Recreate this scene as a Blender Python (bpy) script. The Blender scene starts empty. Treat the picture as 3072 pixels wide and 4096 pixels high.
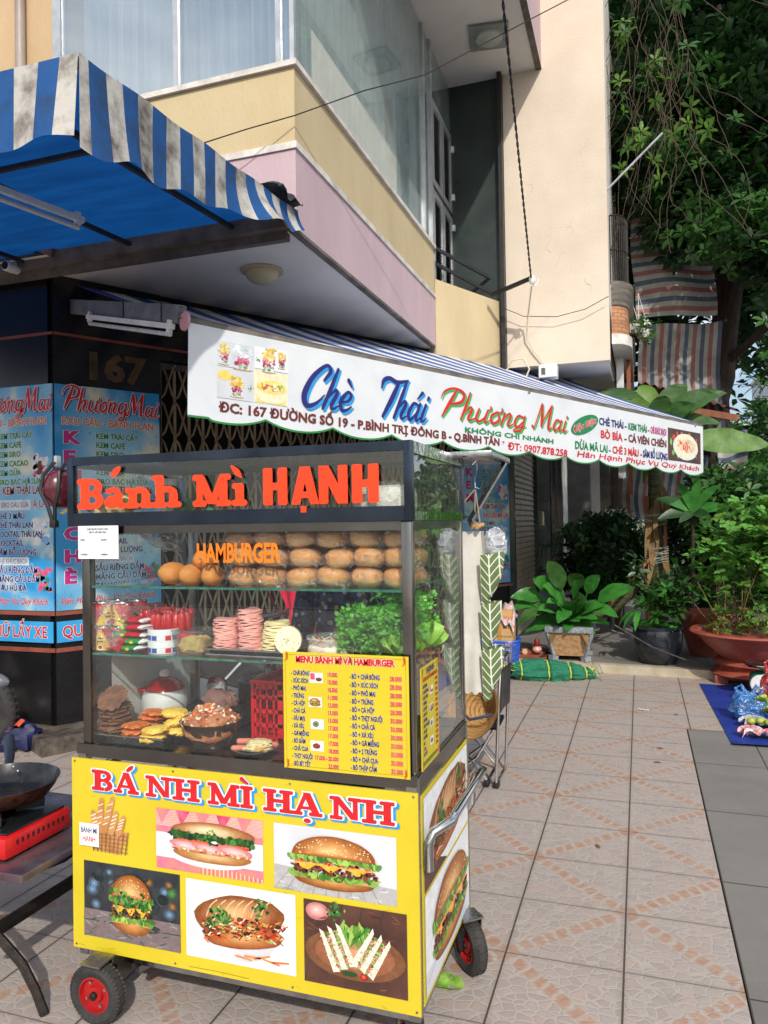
import bpy, bmesh, math, random
from mathutils import Vector, Matrix, noise
SC = bpy.context.scene
COL = SC.collection
R = math.radians
# ---------------------------------------------------------------- camera
F_PX, PITCH, YAW, ROLL = 2997.0, R(0.799), R(18.824), R(-0.921)
_r = Vector((math.cos(YAW), math.sin(YAW), 0)); _fh = Vector((-math.sin(YAW), math.cos(YAW), 0)); _u = Vector((0, 0, 1))
_f = _fh*math.cos(PITCH) + _u*math.sin(PITCH); _v = _u*math.cos(PITCH) - _fh*math.sin(PITCH)
_cr, _sr = math.cos(ROLL), math.sin(ROLL)
_rr = _r*_cr + _v*_sr; _vv = _v*_cr - _r*_sr
cam = bpy.data.cameras.new('camera'); cam_o = bpy.data.objects.new('camera', cam); COL.objects.link(cam_o)
m = Matrix((_rr, _vv, -_f)).transposed().to_4x4(); m.translation = Vector((0, 0, 1.5)); cam_o.matrix_world = m
cam.sensor_fit = 'VERTICAL'; cam.sensor_height = 36; cam.sensor_width = 27; cam.lens = 36*F_PX/4096
cam.clip_start = 0.05; cam.clip_end = 2000
SC.camera = cam_o
# ---------------------------------------------------------------- light: morning sun from behind and to the right of the camera
SUN_AZ, SUN_EL = R(154), R(37)      # azimuth clockwise from +Y
SUN_S, SKY_S, EXPO = 3.0, 0.15, 0.10
w = bpy.data.worlds.new('World'); SC.world = w; w.use_nodes = True
nt = w.node_tree; nt.nodes.clear()
sky = nt.nodes.new('ShaderNodeTexSky'); sky.sky_type = 'NISHITA'; sky.sun_disc = False
sky.sun_elevation = SUN_EL; sky.sun_rotation = SUN_AZ; sky.air_density = 1.0; sky.dust_density = 2.5
bgn = nt.nodes.new('ShaderNodeBackground'); bgn.inputs[1].default_value = SKY_S
wo = nt.nodes.new('ShaderNodeOutputWorld')
# thin bright cloud over the sky
tc = nt.nodes.new('ShaderNodeTexCoord'); nz = nt.nodes.new('ShaderNodeTexNoise'); nz.inputs['Scale'].default_value = 2.6; nz.inputs['Detail'].default_value = 7
mp = nt.nodes.new('ShaderNodeMapping'); mp.inputs['Scale'].default_value = (1, 1, 2.2)
rp = nt.nodes.new('ShaderNodeMapRange'); rp.inputs[1].default_value = .42; rp.inputs[2].default_value = .62
mx = nt.nodes.new('ShaderNodeMixRGB'); mx.inputs[2].default_value = (7.5, 7.8, 8.2, 1)
nt.links.new(tc.outputs['Generated'], mp.inputs[0]); nt.links.new(mp.outputs[0], nz.inputs[0]); nt.links.new(nz.outputs[0], rp.inputs[0])
nt.links.new(rp.outputs[0], mx.inputs[0]); nt.links.new(sky.outputs[0], mx.inputs[1]); nt.links.new(mx.outputs[0], bgn.inputs[0]); nt.links.new(bgn.outputs[0], wo.inputs[0])
sl = bpy.data.lights.new('sun', 'SUN'); sl.energy = SUN_S; sl.angle = R(1.0); sl.color = (1, .95, .88)
so = bpy.data.objects.new('sun', sl); COL.objects.link(so)
_sd = Vector((math.sin(SUN_AZ)*math.cos(SUN_EL), math.cos(SUN_AZ)*math.cos(SUN_EL), math.sin(SUN_EL)))
so.rotation_euler = _sd.to_track_quat('Z', 'Y').to_euler(); so.location = _sd*30
SC.view_settings.view_transform = 'Standard'; SC.view_settings.look = 'None'
SC.view_settings.exposure = EXPO; SC.view_settings.gamma = 1; SC.view_settings.use_curve_mapping = False
SC.cycles.max_bounces = 7; SC.cycles.transparent_max_bounces = 24; SC.cycles.diffuse_bounces = 5; SC.cycles.glossy_bounces = 3
SC.cycles.caustics_reflective = False; SC.cycles.caustics_refractive = False
# ---------------------------------------------------------------- helpers
random.seed(7)
PI = math.pi
def s2l(c):
    c = c/255
    return c/12.92 if c <= .04045 else ((c+.055)/1.055)**2.4
def C3(r, g, b): return (s2l(r), s2l(g), s2l(b), 1)
class N:                                   # small node graph helper
    def __init__(s, name):
        s.m = bpy.data.materials.new(name); s.m.use_nodes = True; s.t = s.m.node_tree; s.t.nodes.clear()
        s.out = s.t.nodes.new('ShaderNodeOutputMaterial'); s._c = None
    def n(s, typ, **kw):
        x = s.t.nodes.new('ShaderNode'+typ)
        for k, v in kw.items(): setattr(x, k, v)
        return x
    def l(s, a, b): s.t.links.new(a, b)
    def put(s, sock, v):
        if hasattr(v, 'is_linked') or hasattr(v, 'links'): s.l(v, sock)
        else: sock.default_value = v
    def math(s, op, a, b=0.0, c=0.0):
        x = s.n('Math', operation=op); s.put(x.inputs[0], a); s.put(x.inputs[1], b)
        if len(x.inputs) > 2: s.put(x.inputs[2], c)
        return x.outputs[0]
    def coord(s):
        if s._c is None: s._c = s.n('TexCoord').outputs['Object']
        return s._c
    def noise(s, scale, detail=4, rough=.55, vec=None, dist=0):
        x = s.n('TexNoise'); x.inputs['Scale'].default_value = scale; x.inputs['Detail'].default_value = detail
        x.inputs['Roughness'].default_value = rough; x.inputs['Distortion'].default_value = dist
        s.l(vec or s.coord(), x.inputs['Vector']); return x.outputs[0]
    def ramp(s, f, a, b, lo=0.0, hi=1.0):
        x = s.n('MapRange'); s.put(x.inputs[0], f); x.inputs[1].default_value = a; x.inputs[2].default_value = b
        x.inputs[3].default_value = lo; x.inputs[4].default_value = hi; return x.outputs[0]
    def mix(s, f, a, b):
        x = s.n('MixRGB'); s.put(x.inputs[0], f); s.put(x.inputs[1], a); s.put(x.inputs[2], b); return x.outputs[0]
    def scale(s, v):
        x = s.n('Mapping'); x.inputs['Scale'].default_value = v; s.l(s.coord(), x.inputs[0]); return x.outputs[0]
    def bsdf(s, col, rough=.6, metal=0.0, spec=.5, bump=None, bs=.3, bd=.01, **kw):
        b = s.n('BsdfPrincipled'); s.put(b.inputs['Base Color'], col); s.put(b.inputs['Roughness'], rough); s.put(b.inputs['Metallic'], metal)
        b.inputs['Specular IOR Level'].default_value = spec
        for k, v in kw.items(): s.put(b.inputs[k.replace('_', ' ')], v)
        if bump is not None:
            u = s.n('Bump'); u.inputs['Strength'].default_value = bs; u.inputs['Distance'].default_value = bd; s.l(bump, u.inputs['Height']); s.l(u.outputs[0], b.inputs['Normal'])
        s.l(b.outputs[0], s.out.inputs[0]); return b
_MC = {}
def mat(name, c, c2=None, sc=8.0, rough=.6, metal=0.0, bump=0.0, bsc=None, spec=.5, lo=.35, hi=.65, stretch=None, coat=0.0, trans=0.0, sss=0.0):
    """plain or two-tone noise mottled principled material; colours in sRGB 0-255"""
    if name in _MC: return _MC[name]
    g = N(name); a = C3(*c)
    col = a
    vec = g.scale(stretch) if stretch else None
    if c2 is not None: col = g.mix(g.ramp(g.noise(sc, 5, .6, vec), lo, hi), a, C3(*c2))
    else:
        col = g.mix(g.ramp(g.noise(sc, 4, .6, vec), .3, .7), tuple(x*.86 for x in a[:3])+(1,), tuple(min(1, x*1.08) for x in a[:3])+(1,))
    bp = g.noise(bsc or sc*3, 4, .6, vec) if bump else None
    rr = g.ramp(g.noise(sc*1.7, 3), .3, .7, max(0.02, rough-.08), min(1, rough+.08))
    kw = {}
    if coat: kw['Coat_Weight'] = coat
    if sss: kw['Subsurface_Weight'] = sss; kw['Subsurface_Radius'] = (.01, .006, .003)
    b = g.bsdf(col, rr, metal, spec, bp, bump, .01, **kw)
    if trans:
        t = g.n('BsdfTranslucent'); g.put(t.inputs[0], col); mx_ = g.n('MixShader'); mx_.inputs[0].default_value = trans
        g.l(b.outputs[0], mx_.inputs[1]); g.l(t.outputs[0], mx_.inputs[2]); g.l(mx_.outputs[0], g.out.inputs[0])
    _MC[name] = g.m; return g.m
def glass_mat(name, tint=(235, 245, 240), amount=1.0, rough=0.0, film=0.0, filmc=(220, 225, 225)):
    g = N(name); tr = g.n('BsdfTransparent'); tr.inputs[0].default_value = C3(*tint)
    gl = g.n('BsdfGlossy'); gl.inputs['Roughness'].default_value = rough; gl.inputs[0].default_value = (.95, .97, 1, 1)
    lw = g.n('LayerWeight'); lw.inputs[0].default_value = .5
    k = g.math('MULTIPLY', g.math('ADD', .04, g.math('MULTIPLY', g.math('POWER', lw.outputs['Facing'], 4.0), .9)), amount); k = g.math('MINIMUM', k, 1.0)
    mx_ = g.n('MixShader'); g.l(k, mx_.inputs[0]); g.l(tr.outputs[0], mx_.inputs[1]); g.l(gl.outputs[0], mx_.inputs[2])
    o = mx_.outputs[0]
    if film:
        d = g.n('BsdfDiffuse'); d.inputs[0].default_value = C3(*filmc); m2 = g.n('MixShader')
        g.put(m2.inputs[0], g.ramp(g.noise(4, 5), .3, .7, film*.5, film*1.5)); g.l(o, m2.inputs[1]); g.l(d.outputs[0], m2.inputs[2]); o = m2.outputs[0]
    g.l(o, g.out.inputs[0]); return g.m
def film_mat(name, col=(230, 235, 240), alpha=.25, rough=.15, sc=25, bump=.8):
    """crinkled plastic film: mostly clear, a little milky, with glossy creases and white glints painted along them"""
    g = N(name); nz_ = g.noise(sc, 4, .65, dist=1.6)
    u = g.n('Bump'); u.inputs['Strength'].default_value = bump; u.inputs['Distance'].default_value = .02; g.l(nz_, u.inputs['Height'])
    d = g.n('BsdfDiffuse'); d.inputs[0].default_value = C3(*col); g.l(u.outputs[0], d.inputs['Normal']); gl = g.n('BsdfGlossy'); gl.inputs['Roughness'].default_value = rough; g.l(u.outputs[0], gl.inputs['Normal'])
    t = g.n('BsdfTransparent'); m1 = g.n('MixShader'); cr = g.math('ABSOLUTE', g.math('SUBTRACT', g.noise(sc*.8, 3, .5, dist=2.2), .5)); g.put(m1.inputs[0], g.math('MAXIMUM', g.ramp(nz_, .35, .7, alpha*.4, alpha*1.6), g.ramp(cr, 0, .016, .5, 0))); g.l(t.outputs[0], m1.inputs[1]); g.l(d.outputs[0], m1.inputs[2])  # narrow white crease lines are glints put into the film colour
    m2 = g.n('MixShader'); g.put(m2.inputs[0], g.ramp(cr, 0, .05, .42, .07)); g.l(m1.outputs[0], m2.inputs[1]); g.l(gl.outputs[0], m2.inputs[2]); g.l(m2.outputs[0], g.out.inputs[0]); return g.m
class Fr:                                  # a flat drawing frame: origin, right, up, outward normal
    def __init__(s, o, u, v):
        s.o = Vector(o); s.u = Vector(u).normalized(); s.v = Vector(v).normalized(); s.n = s.u.cross(s.v).normalized()
    def p(s, x, y, l=0.0): return s.o + s.u*x + s.v*y + s.n*l
class MB:                                  # collects faces, then links them as ONE mesh object
    def __init__(s): s.v = []; s.f = []; s.mi = []; s.sm = []; s.ms = []; s.T = None
    def k(s, m_):
        if m_ not in s.ms: s.ms.append(m_)
        return s.ms.index(m_)
    def add(s, vs, fs, m_, smooth=False):
        b = len(s.v); s.v += [tuple(s.T @ Vector(p)) if s.T else tuple(p) for p in vs]; i = s.k(m_)
        for f in fs: s.f.append([b+q for q in f]); s.mi.append(i); s.sm.append(smooth)
    def poly(s, pts, m_): s.add(pts, [list(range(len(pts)))], m_)
    def box(s, a, b, m_, bev=0.0):
        x0, y0, z0 = a; x1, y1, z1 = b
        if bev <= 0:
            vs = [(x, y, z) for z in (z0, z1) for y in (y0, y1) for x in (x0, x1)]
            s.add(vs, [(0, 2, 3, 1), (4, 5, 7, 6), (0, 1, 5, 4), (2, 6, 7, 3), (0, 4, 6, 2), (1, 3, 7, 5)], m_)
        else:
            c = Vector(((x0+x1)/2, (y0+y1)/2, (z0+z1)/2)); h = Vector((abs(x1-x0)/2, abs(y1-y0)/2, abs(z1-z0)/2)); r = min(bev, min(h)*.95)
            bm = bmesh.new(); bmesh.ops.create_cube(bm, size=2)
            for v in bm.verts: v.co = Vector((v.co.x*h.x, v.co.y*h.y, v.co.z*h.z))
            bmesh.ops.bevel(bm, geom=bm.edges[:], offset=r, segments=2, affect='EDGES', profile=.5)
            bm.verts.index_update(); s.add([v.co+c for v in bm.verts], [[v.index for v in f.verts] for f in bm.faces], m_, True); bm.free()
    def obox(s, p, q, w_, h_, m_, up=(0, 0, 1), bev=0):      # bar from p to q with width w_ and height h_
        p = Vector(p); q = Vector(q); d = q-p; L = d.length; x = d.normalized(); z = Vector(up); y = z.cross(x)
        if y.length < 1e-4: y = Vector((1, 0, 0)).cross(x)
        y.normalize(); z = x.cross(y); M = Matrix((x, y, z)).transposed().to_4x4(); M.translation = p
        o = s.T; s.T = (o @ M) if o else M; s.box((0, -w_/2, -h_/2), (L, w_/2, h_/2), m_, bev); s.T = o
    def tube(s, pts, r, m_, seg=8, cap=True, closed=False):
        pts = [Vector(p) for p in pts]; n = len(pts); rs = r if isinstance(r, (list, tuple)) else [r]*n
        vs = []; prev = None
        for i, p in enumerate(pts):
            a = pts[(i-1) % n] if (i > 0 or closed) else p; b = pts[(i+1) % n] if (i < n-1 or closed) else p
            d = (b-a).normalized() if (b-a).length > 1e-9 else Vector((0, 0, 1))
            if prev is None: x = d.orthogonal().normalized()
            else: x = (prev - d*prev.dot(d)); x = x.normalized() if x.length > 1e-6 else d.orthogonal().normalized()
            prev = x; y = d.cross(x)
            for j in range(seg): t = 2*PI*j/seg; vs.append(p + (x*math.cos(t)+y*math.sin(t))*rs[i])
        fs = []
        for i in range(n if closed else n-1):
            for j in range(seg):
                a = i*seg+j; b = i*seg+(j+1) % seg; c = ((i+1) % n)*seg+(j+1) % seg; d = ((i+1) % n)*seg+j; fs.append((a, b, c, d))
        s.add(vs, fs, m_, True)
        if cap and not closed: s.add([vs[j] for j in range(seg)], [list(range(seg))[::-1]], m_); s.add([vs[(n-1)*seg+j] for j in range(seg)], [list(range(seg))], m_)
    def lathe(s, prof, m_, c=(0, 0, 0), seg=28, sx=1.0, sy=1.0, ax='z', wob=None, capb=False, capt=False):
        vs = []; n = len(prof)
        for (r, z) in prof:
            for j in range(seg):
                t = 2*PI*j/seg; rr = r*(1+(wob(t, z) if wob else 0)); x, y = rr*math.cos(t)*sx, rr*math.sin(t)*sy
                p = (x, y, z) if ax == 'z' else ((z, x, y) if ax == 'x' else (x, z, y))
                vs.append((p[0]+c[0], p[1]+c[1], p[2]+c[2]))
        fs = [(i*seg+j, i*seg+(j+1) % seg, (i+1)*seg+(j+1) % seg, (i+1)*seg+j) for i in range(n-1) for j in range(seg)]
        s.add(vs, fs, m_, True)
        if capb: s.add(vs[:seg], [list(range(seg))[::-1]], m_)
        if capt: s.add(vs[-seg:], [list(range(seg))], m_)
    def blob(s, c, r, m_, seg=16, rings=10, amp=.12, fr=2.0, seed=0, sq=1.0, rot=None, flat=0.0):
        """noisy ellipsoid; sq<1 makes it boxier; flat cuts the underside"""
        c = Vector(c); r = Vector(r) if not isinstance(r, (int, float)) else Vector((r, r, r)); vs = []
        o = Vector((seed*3.1, seed*1.7, seed*2.3))
        for i in range(rings+1):
            ph = PI*i/rings
            for j in range(seg):
                t = 2*PI*j/seg; d = Vector((math.sin(ph)*math.cos(t), math.sin(ph)*math.sin(t), math.cos(ph)))
                k_ = 1+amp*noise.noise(d*fr+o); e = Vector([math.copysign(abs(a)**sq, a) for a in d])
                p = Vector((e.x*r.x, e.y*r.y, e.z*r.z))*k_
                if flat and p.z < -r.z*flat: p.z = -r.z*flat
                if rot: p = rot @ p
                vs.append(p+c)
        fs = [(i*seg+j, (i+1)*seg+j, (i+1)*seg+(j+1) % seg, i*seg+(j+1) % seg) for i in range(rings) for j in range(seg)]
        s.add(vs, fs, m_, True)
    def grid(s, fn, nu, nv, m_, smooth=True, mf=None):
        b = len(s.v); s.v += [tuple(s.T @ Vector(fn(i/nu, j/nv))) if s.T else tuple(fn(i/nu, j/nv)) for j in range(nv+1) for i in range(nu+1)]
        for j in range(nv):
            for i in range(nu):
                a = b+j*(nu+1)+i; s.f.append([a, a+1, a+nu+2, a+nu+1]); s.mi.append(s.k(mf(i/nu, j/nv) if mf else m_)); s.sm.append(smooth)
    def leaf(s, b, d, L, W, m_, up=(0, 0, 1), droop=.3, seg=5, fold=.15, tip=.9, wave=0.0):
        """arched blade leaf with a folded midrib"""
        b = Vector(b); d = Vector(d).normalized(); up = Vector(up); side = d.cross(up)
        if side.length < 1e-3: side = d.orthogonal()
        side.normalize(); nn = side.cross(d).normalized(); vs = []
        for i in range(seg+1):
            t = i/seg; wd = W*.5*math.sin(PI*min(1, t**tip*.97+.03))**.7 if 0 < t < 1 else W*.03
            p = b + d*(L*t*(1-.15*droop*t)) - Vector((0, 0, 1))*(L*droop*t*t); wv = wave*W*math.sin(t*17)
            vs += [p-side*wd+nn*(wd*fold+wv), p, p+side*wd+nn*(wd*fold-wv)]
        fs = []
        for i in range(seg):
            a = i*3; fs += [(a, a+1, a+4, a+3), (a+1, a+2, a+5, a+4)]
        s.add(vs, fs, m_, True)
    # ---- flat drawing on a frame
    def fpoly(s, fr, pts, m_, l=0.0): s.add([fr.p(x, y, l) for x, y in pts], [list(range(len(pts)))], m_)
    def frect(s, fr, x0, y0, x1, y1, m_, l=0.0): s.fpoly(fr, [(x0, y0), (x1, y0), (x1, y1), (x0, y1)], m_, l)
    def fell(s, fr, cx, cy, rx, ry, m_, l=0.0, n=28, amp=0.0, f=3.0, seed=0, rot=0.0, a0=0.0, a1=2*PI, wav=0, wa=0.0):
        pts = []; full = abs(a1-a0-2*PI) < 1e-6
        for i in range(n if full else n+1):
            t = a0+(a1-a0)*i/n; k_ = 1+amp*noise.noise(Vector((math.cos(t)*f+seed*5.3, math.sin(t)*f, seed)))*1.5 + wa*math.sin(wav*t)
            x, y = math.cos(t)*rx*k_, math.sin(t)*ry*k_; c, q = math.cos(rot), math.sin(rot); pts.append((cx+x*c-y*q, cy+x*q+y*c))
        s.fpoly(fr, pts, m_, l)
    def frib(s, fr, pts, m_, l=0.0, ws=None, w=.01, smooth=True, n=6, cap=True):
        """ribbon stroke on a frame; pts (x,y) or (x,y,w)"""
        P = [(p[0], p[1], p[2] if len(p) > 2 else w) for p in pts]
        if smooth and len(P) > 2:
            Q = []
            for i in range(len(P)-1):
                p0 = P[max(0, i-1)]; p1 = P[i]; p2 = P[i+1]; p3 = P[min(len(P)-1, i+2)]
                for k_ in range(n):
                    t = k_/n; Q.append(tuple(.5*((2*p1[a])+(-p0[a]+p2[a])*t+(2*p0[a]-5*p1[a]+4*p2[a]-p3[a])*t*t+(-p0[a]+3*p1[a]-3*p2[a]+p3[a])*t**3) for a in range(3)))
            Q.append(P[-1]); P = Q
        A = []; B = []
        for i in range(len(P)):
            a = P[max(0, i-1)]; b = P[min(len(P)-1, i+1)]; dx, dy = b[0]-a[0], b[1]-a[1]; L = math.hypot(dx, dy) or 1; h = max(P[i][2], 1e-5)/2
            A.append((P[i][0]-dy/L*h, P[i][1]+dx/L*h)); B.append((P[i][0]+dy/L*h, P[i][1]-dx/L*h))
        vs = [fr.p(x, y, l) for x, y in A]+[fr.p(x, y, l) for x, y in B]; n_ = len(A)
        s.add(vs, [(n_+i, n_+i+1, i+1, i) for i in range(n_-1)], m_)
        if cap:
            for e, q in ((0, 1), (-1, -2)):
                if P[e][2] > 1e-4:
                    an = math.atan2(P[e][1]-P[q][1], P[e][0]-P[q][0]); s.fell(fr, P[e][0], P[e][1], P[e][2]/2, P[e][2]/2, m_, l, 8, rot=an, a0=-PI/2, a1=PI/2)
    def text(s, fr, t, x, y, h, m_, l=0.0, sx=1.0, bold=0.0, shear=0.0, al='L', halo=None, hw=.06, fitw=None, wave=None):
        """letters of cap height h"""
        d = text_mesh(t, bold); w_ = d[2]; k_ = h/.7
        if fitw: sx = fitw/(w_*k_)
        ox = 0 if al == 'L' else (-w_*k_*sx/2 if al == 'C' else -w_*k_*sx)
        if halo is not None:
            dh = text_mesh(t, bold+hw)
            s.add([fr.p(x+ox+(p[0]*sx+p[1]*shear)*k_, y+p[1]*k_, l+p[2]) for p in dh[0]], dh[1], halo); l += .0006
        s.add([fr.p(x+ox+(p[0]*sx+p[1]*shear)*k_, y+p[1]*k_, l+p[2]) for p in d[0]], d[1], m_)
        return w_*k_*sx
    def build(s, name, parent=None, loc=None):
        me = bpy.data.meshes.new(name)
        vs = s.v
        if loc is not None: L = Vector(loc); vs = [tuple(Vector(p)-L) for p in vs]
        me.from_pydata(vs, [], s.f)
        for m_ in s.ms: me.materials.append(m_)
        me.polygons.foreach_set('material_index', s.mi); me.polygons.foreach_set('use_smooth', s.sm); me.update()
        o = bpy.data.objects.new(name, me); COL.objects.link(o)
        if loc is not None: o.location = loc
        if parent is not None: o.parent = parent
        if any(s.sm):
            try: me.set_sharp_from_angle(angle=R(42))
            except Exception: pass
        return o
_TX = {}
def text_mesh(t, bold):
    """glyph outlines as a mesh; heavy weights come from a small offset plus shifted copies a hair apart"""
    k_ = (t, round(bold, 3))
    if k_ in _TX: return _TX[k_]
    c = bpy.data.curves.new('t', 'FONT'); c.body = t; c.offset = min(bold, .045)*.5; c.resolution_u = 2; c.fill_mode = 'BOTH'
    o = bpy.data.objects.new('t', c); me = bpy.data.meshes.new_from_object(o)
    v0 = [(v.co.x, v.co.y) for v in me.vertices]; f0 = [list(p.vertices) for p in me.polygons if p.area > 1e-9]
    w_ = max([v[0] for v in v0] or [0]); bpy.data.objects.remove(o); bpy.data.meshes.remove(me); bpy.data.curves.remove(c)
    e = max(0, bold-.045)*.5; vs, fs = [], []
    for i, (dx, dy) in enumerate([(0, 0)]+([(e, 0), (-e, 0), (e*.7, e*.6), (-e*.7, -e*.6), (e*.7, -e*.6), (-e*.7, e*.6)] if e > .002 else [])):
        b = len(vs); vs += [(x+dx, y+dy, i*.00004) for x, y in v0]; fs += [[b+q for q in f] for f in f0]
    _TX[k_] = (vs, fs, w_); return _TX[k_]
# ---- heavy slab letters made of pieces: r rounded bar, s slanted bar, e ring sector
SLAB = {
 'B': (.86, [('r', .1, 0, .36, 1), ('r', -.02, 0, .5, .17), ('r', -.02, .83, .5, 1), ('r', .3, .43, .52, .58), ('e', .5, .72, .2, .185, .2, -90, 90), ('e', .52, .28, .22, .2, .21, -90, 90)]),
 'A': (.98, [('s', .14, .08, .46, 1, .15), ('s', .8, .06, .46, 1, .26), ('r', .22, .27, .72, .4), ('r', -.04, 0, .32, .16), ('r', .54, 0, 1.0, .16)]),
 'N': (1.04, [('r', .1, 0, .27, 1), ('r', .74, .05, .9, 1), ('s', .2, .95, .8, .05, .25), ('r', -.03, 0, .4, .16), ('r', -.03, .84, .32, 1), ('r', .58, .84, 1.03, 1)]),
 'H': (1.06, [('r', .12, 0, .36, 1), ('r', .68, 0, .92, 1), ('r', .3, .42, .74, .58), ('r', -.02, 0, .46, .16), ('r', -.02, .84, .46, 1), ('r', .56, 0, 1.04, .16), ('r', .56, .84, 1.04, 1)]),
 'M': (1.3, [('r', .1, 0, .27, 1), ('r', .88, 0, 1.13, 1), ('s', .2, .95, .62, .08, .26), ('s', 1.0, .95, .62, .08, .2), ('r', -.04, 0, .42, .16), ('r', -.04, .84, .32, 1), ('r', .76, 0, 1.26, .16), ('r', .9, .84, 1.26, 1)]),
 'I': (.54, [('r', .12, 0, .38, 1), ('r', 0, 0, .5, .16), ('r', 0, .84, .5, 1)]),
 'i': (.52, [('r', .14, 0, .38, .68), ('r', 0, 0, .5, .15), ('r', .02, .54, .26, .68)]),
 'a': (.76, [('e', .3, .2, .15, .11, .2, 0, 360), ('r', .4, .08, .63, .5), ('e', .33, .47, .17, .14, .17, 0, 170), ('r', .5, 0, .76, .14)]),
 'n': (.88, [('r', .1, 0, .33, .62), ('e', .44, .44, .2, .14, .2, 0, 160), ('r', .53, 0, .76, .48), ('r', -.02, 0, .42, .15), ('r', .46, 0, .88, .15), ('r', -.02, .5, .2, .64)]),
 'h': (.9, [('r', .1, 0, .33, 1.02), ('e', .44, .44, .2, .14, .2, 0, 160), ('r', .53, 0, .76, .48), ('r', -.02, 0, .42, .15), ('r', .46, 0, .88, .15), ('r', -.02, .88, .2, 1.02)]),
 ' ': (.4, []), '´': (0, [('s', -.42, 1.12, -.26, 1.3, .17)]), '`': (0, [('s', -.38, 1.3, -.22, 1.1, .17)]), '.': (0, [('e', -.5, -.22, .06, .05, .13, 0, 360)]),
 '1': (0, [('s', -.42, .78, -.28, .98, .19)]), '2': (0, [('s', -.42, 1.0, -.26, .8, .19)]),
 'P': (.82, [('r', .04, 0, .3, 1), ('r', .2, .8, .5, 1)]),
}
SANS = {'H': (.86, [('r', 0, 0, .3, 1), ('r', .46, 0, .76, 1), ('r', .2, .4, .56, .6)]),
 'A': (.98, [('s', .15, 0, .42, 1, .27), ('s', .73, 0, .46, 1, .27), ('r', .25, .17, .63, .34)]),
 'N': (.96, [('r', 0, 0, .28, 1), ('r', .56, 0, .84, 1), ('s', .14, 1, .7, 0, .3)]), '.': (0, [('r', -.64, -.24, -.46, -.08)])}
def pieces(mb, fr, word, x, y, h, m_, l=0.0, sx=1.0, grow=0.0, font=SLAB, step=.00012, rnd=.05, dx=0.0, dy=0.0, pts_fn=None):
    cx = x; q = 0
    for ch in word:
        adv, ps = font[ch]
        for p in ps:
            q += 1; ll = l+q % 9*step
            if p[0] == 'r':
                x0, y0, x1, y1 = p[1]-grow, p[2]-grow, p[3]+grow, p[4]+grow; r = min(rnd+grow*.6, (x1-x0)/2.01, (y1-y0)/2.01); pts = []
                for (ax, ay, a0) in ((x1-r, y0+r, -90), (x1-r, y1-r, 0), (x0+r, y1-r, 90), (x0+r, y0+r, 180)):
                    for k_ in range(4): t = R(a0+30*k_); pts.append((ax+r*math.cos(t), ay+r*math.sin(t)))
            elif p[0] == 's':
                _, ax, ay, bx, by, w_ = p; L = math.hypot(bx-ax, by-ay)
                if font is SANS or abs(by-ay) > .5:      # horizontal cut ends
                    hw = w_/2+grow; pts = [(ax-hw, ay), (bx-hw, by), (bx+hw, by), (ax+hw, ay)] if by > ay else [(ax+hw, ay), (bx+hw, by), (bx-hw, by), (ax-hw, ay)]
                    pts = [(a, min(max(b, -grow), 1+grow) if not grow else (b+grow if b > .5 else b-grow)) for a, b in pts][::-1]
                else:
                    an = math.atan2(by-ay, bx-ax); hw = w_/2+grow; pts = [((ax+bx)/2+(L/2+hw)*math.cos(t)*math.cos(an)-hw*math.sin(t)*math.sin(an), (ay+by)/2+(L/2+hw)*math.cos(t)*math.sin(an)+hw*math.sin(t)*math.cos(an)) for t in [2*PI*i/16 for i in range(16)]]
            else:
                _, ax, ay, rx, ry, w_, a0, a1 = p; hw = w_/2+grow; n_ = 18; ri = [max(.005, rx-hw), max(.005, ry-hw*.85)]; ro = [rx+hw, ry+hw*.85]
                o_ = [(ax+ro[0]*math.cos(R(a0+(a1-a0)*i/n_)), ay+ro[1]*math.sin(R(a0+(a1-a0)*i/n_))) for i in range(n_+1)]
                i_ = [(ax+ri[0]*math.cos(R(a0+(a1-a0)*i/n_)), ay+ri[1]*math.sin(R(a0+(a1-a0)*i/n_))) for i in range(n_+1)]
                for i in range(n_):
                    mb.add([fr.p(cx+a*h*sx+dx, y+b*h+dy, ll) for a, b in (o_[i], o_[i+1], i_[i+1], i_[i])], [(0, 1, 2, 3)], m_)
                continue
            mb.add([fr.p(cx+a*h*sx+dx, y+b*h+dy, ll) for a, b in pts], [list(range(len(pts)))], m_)
        cx += adv*h*sx
    return cx-x
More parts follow.
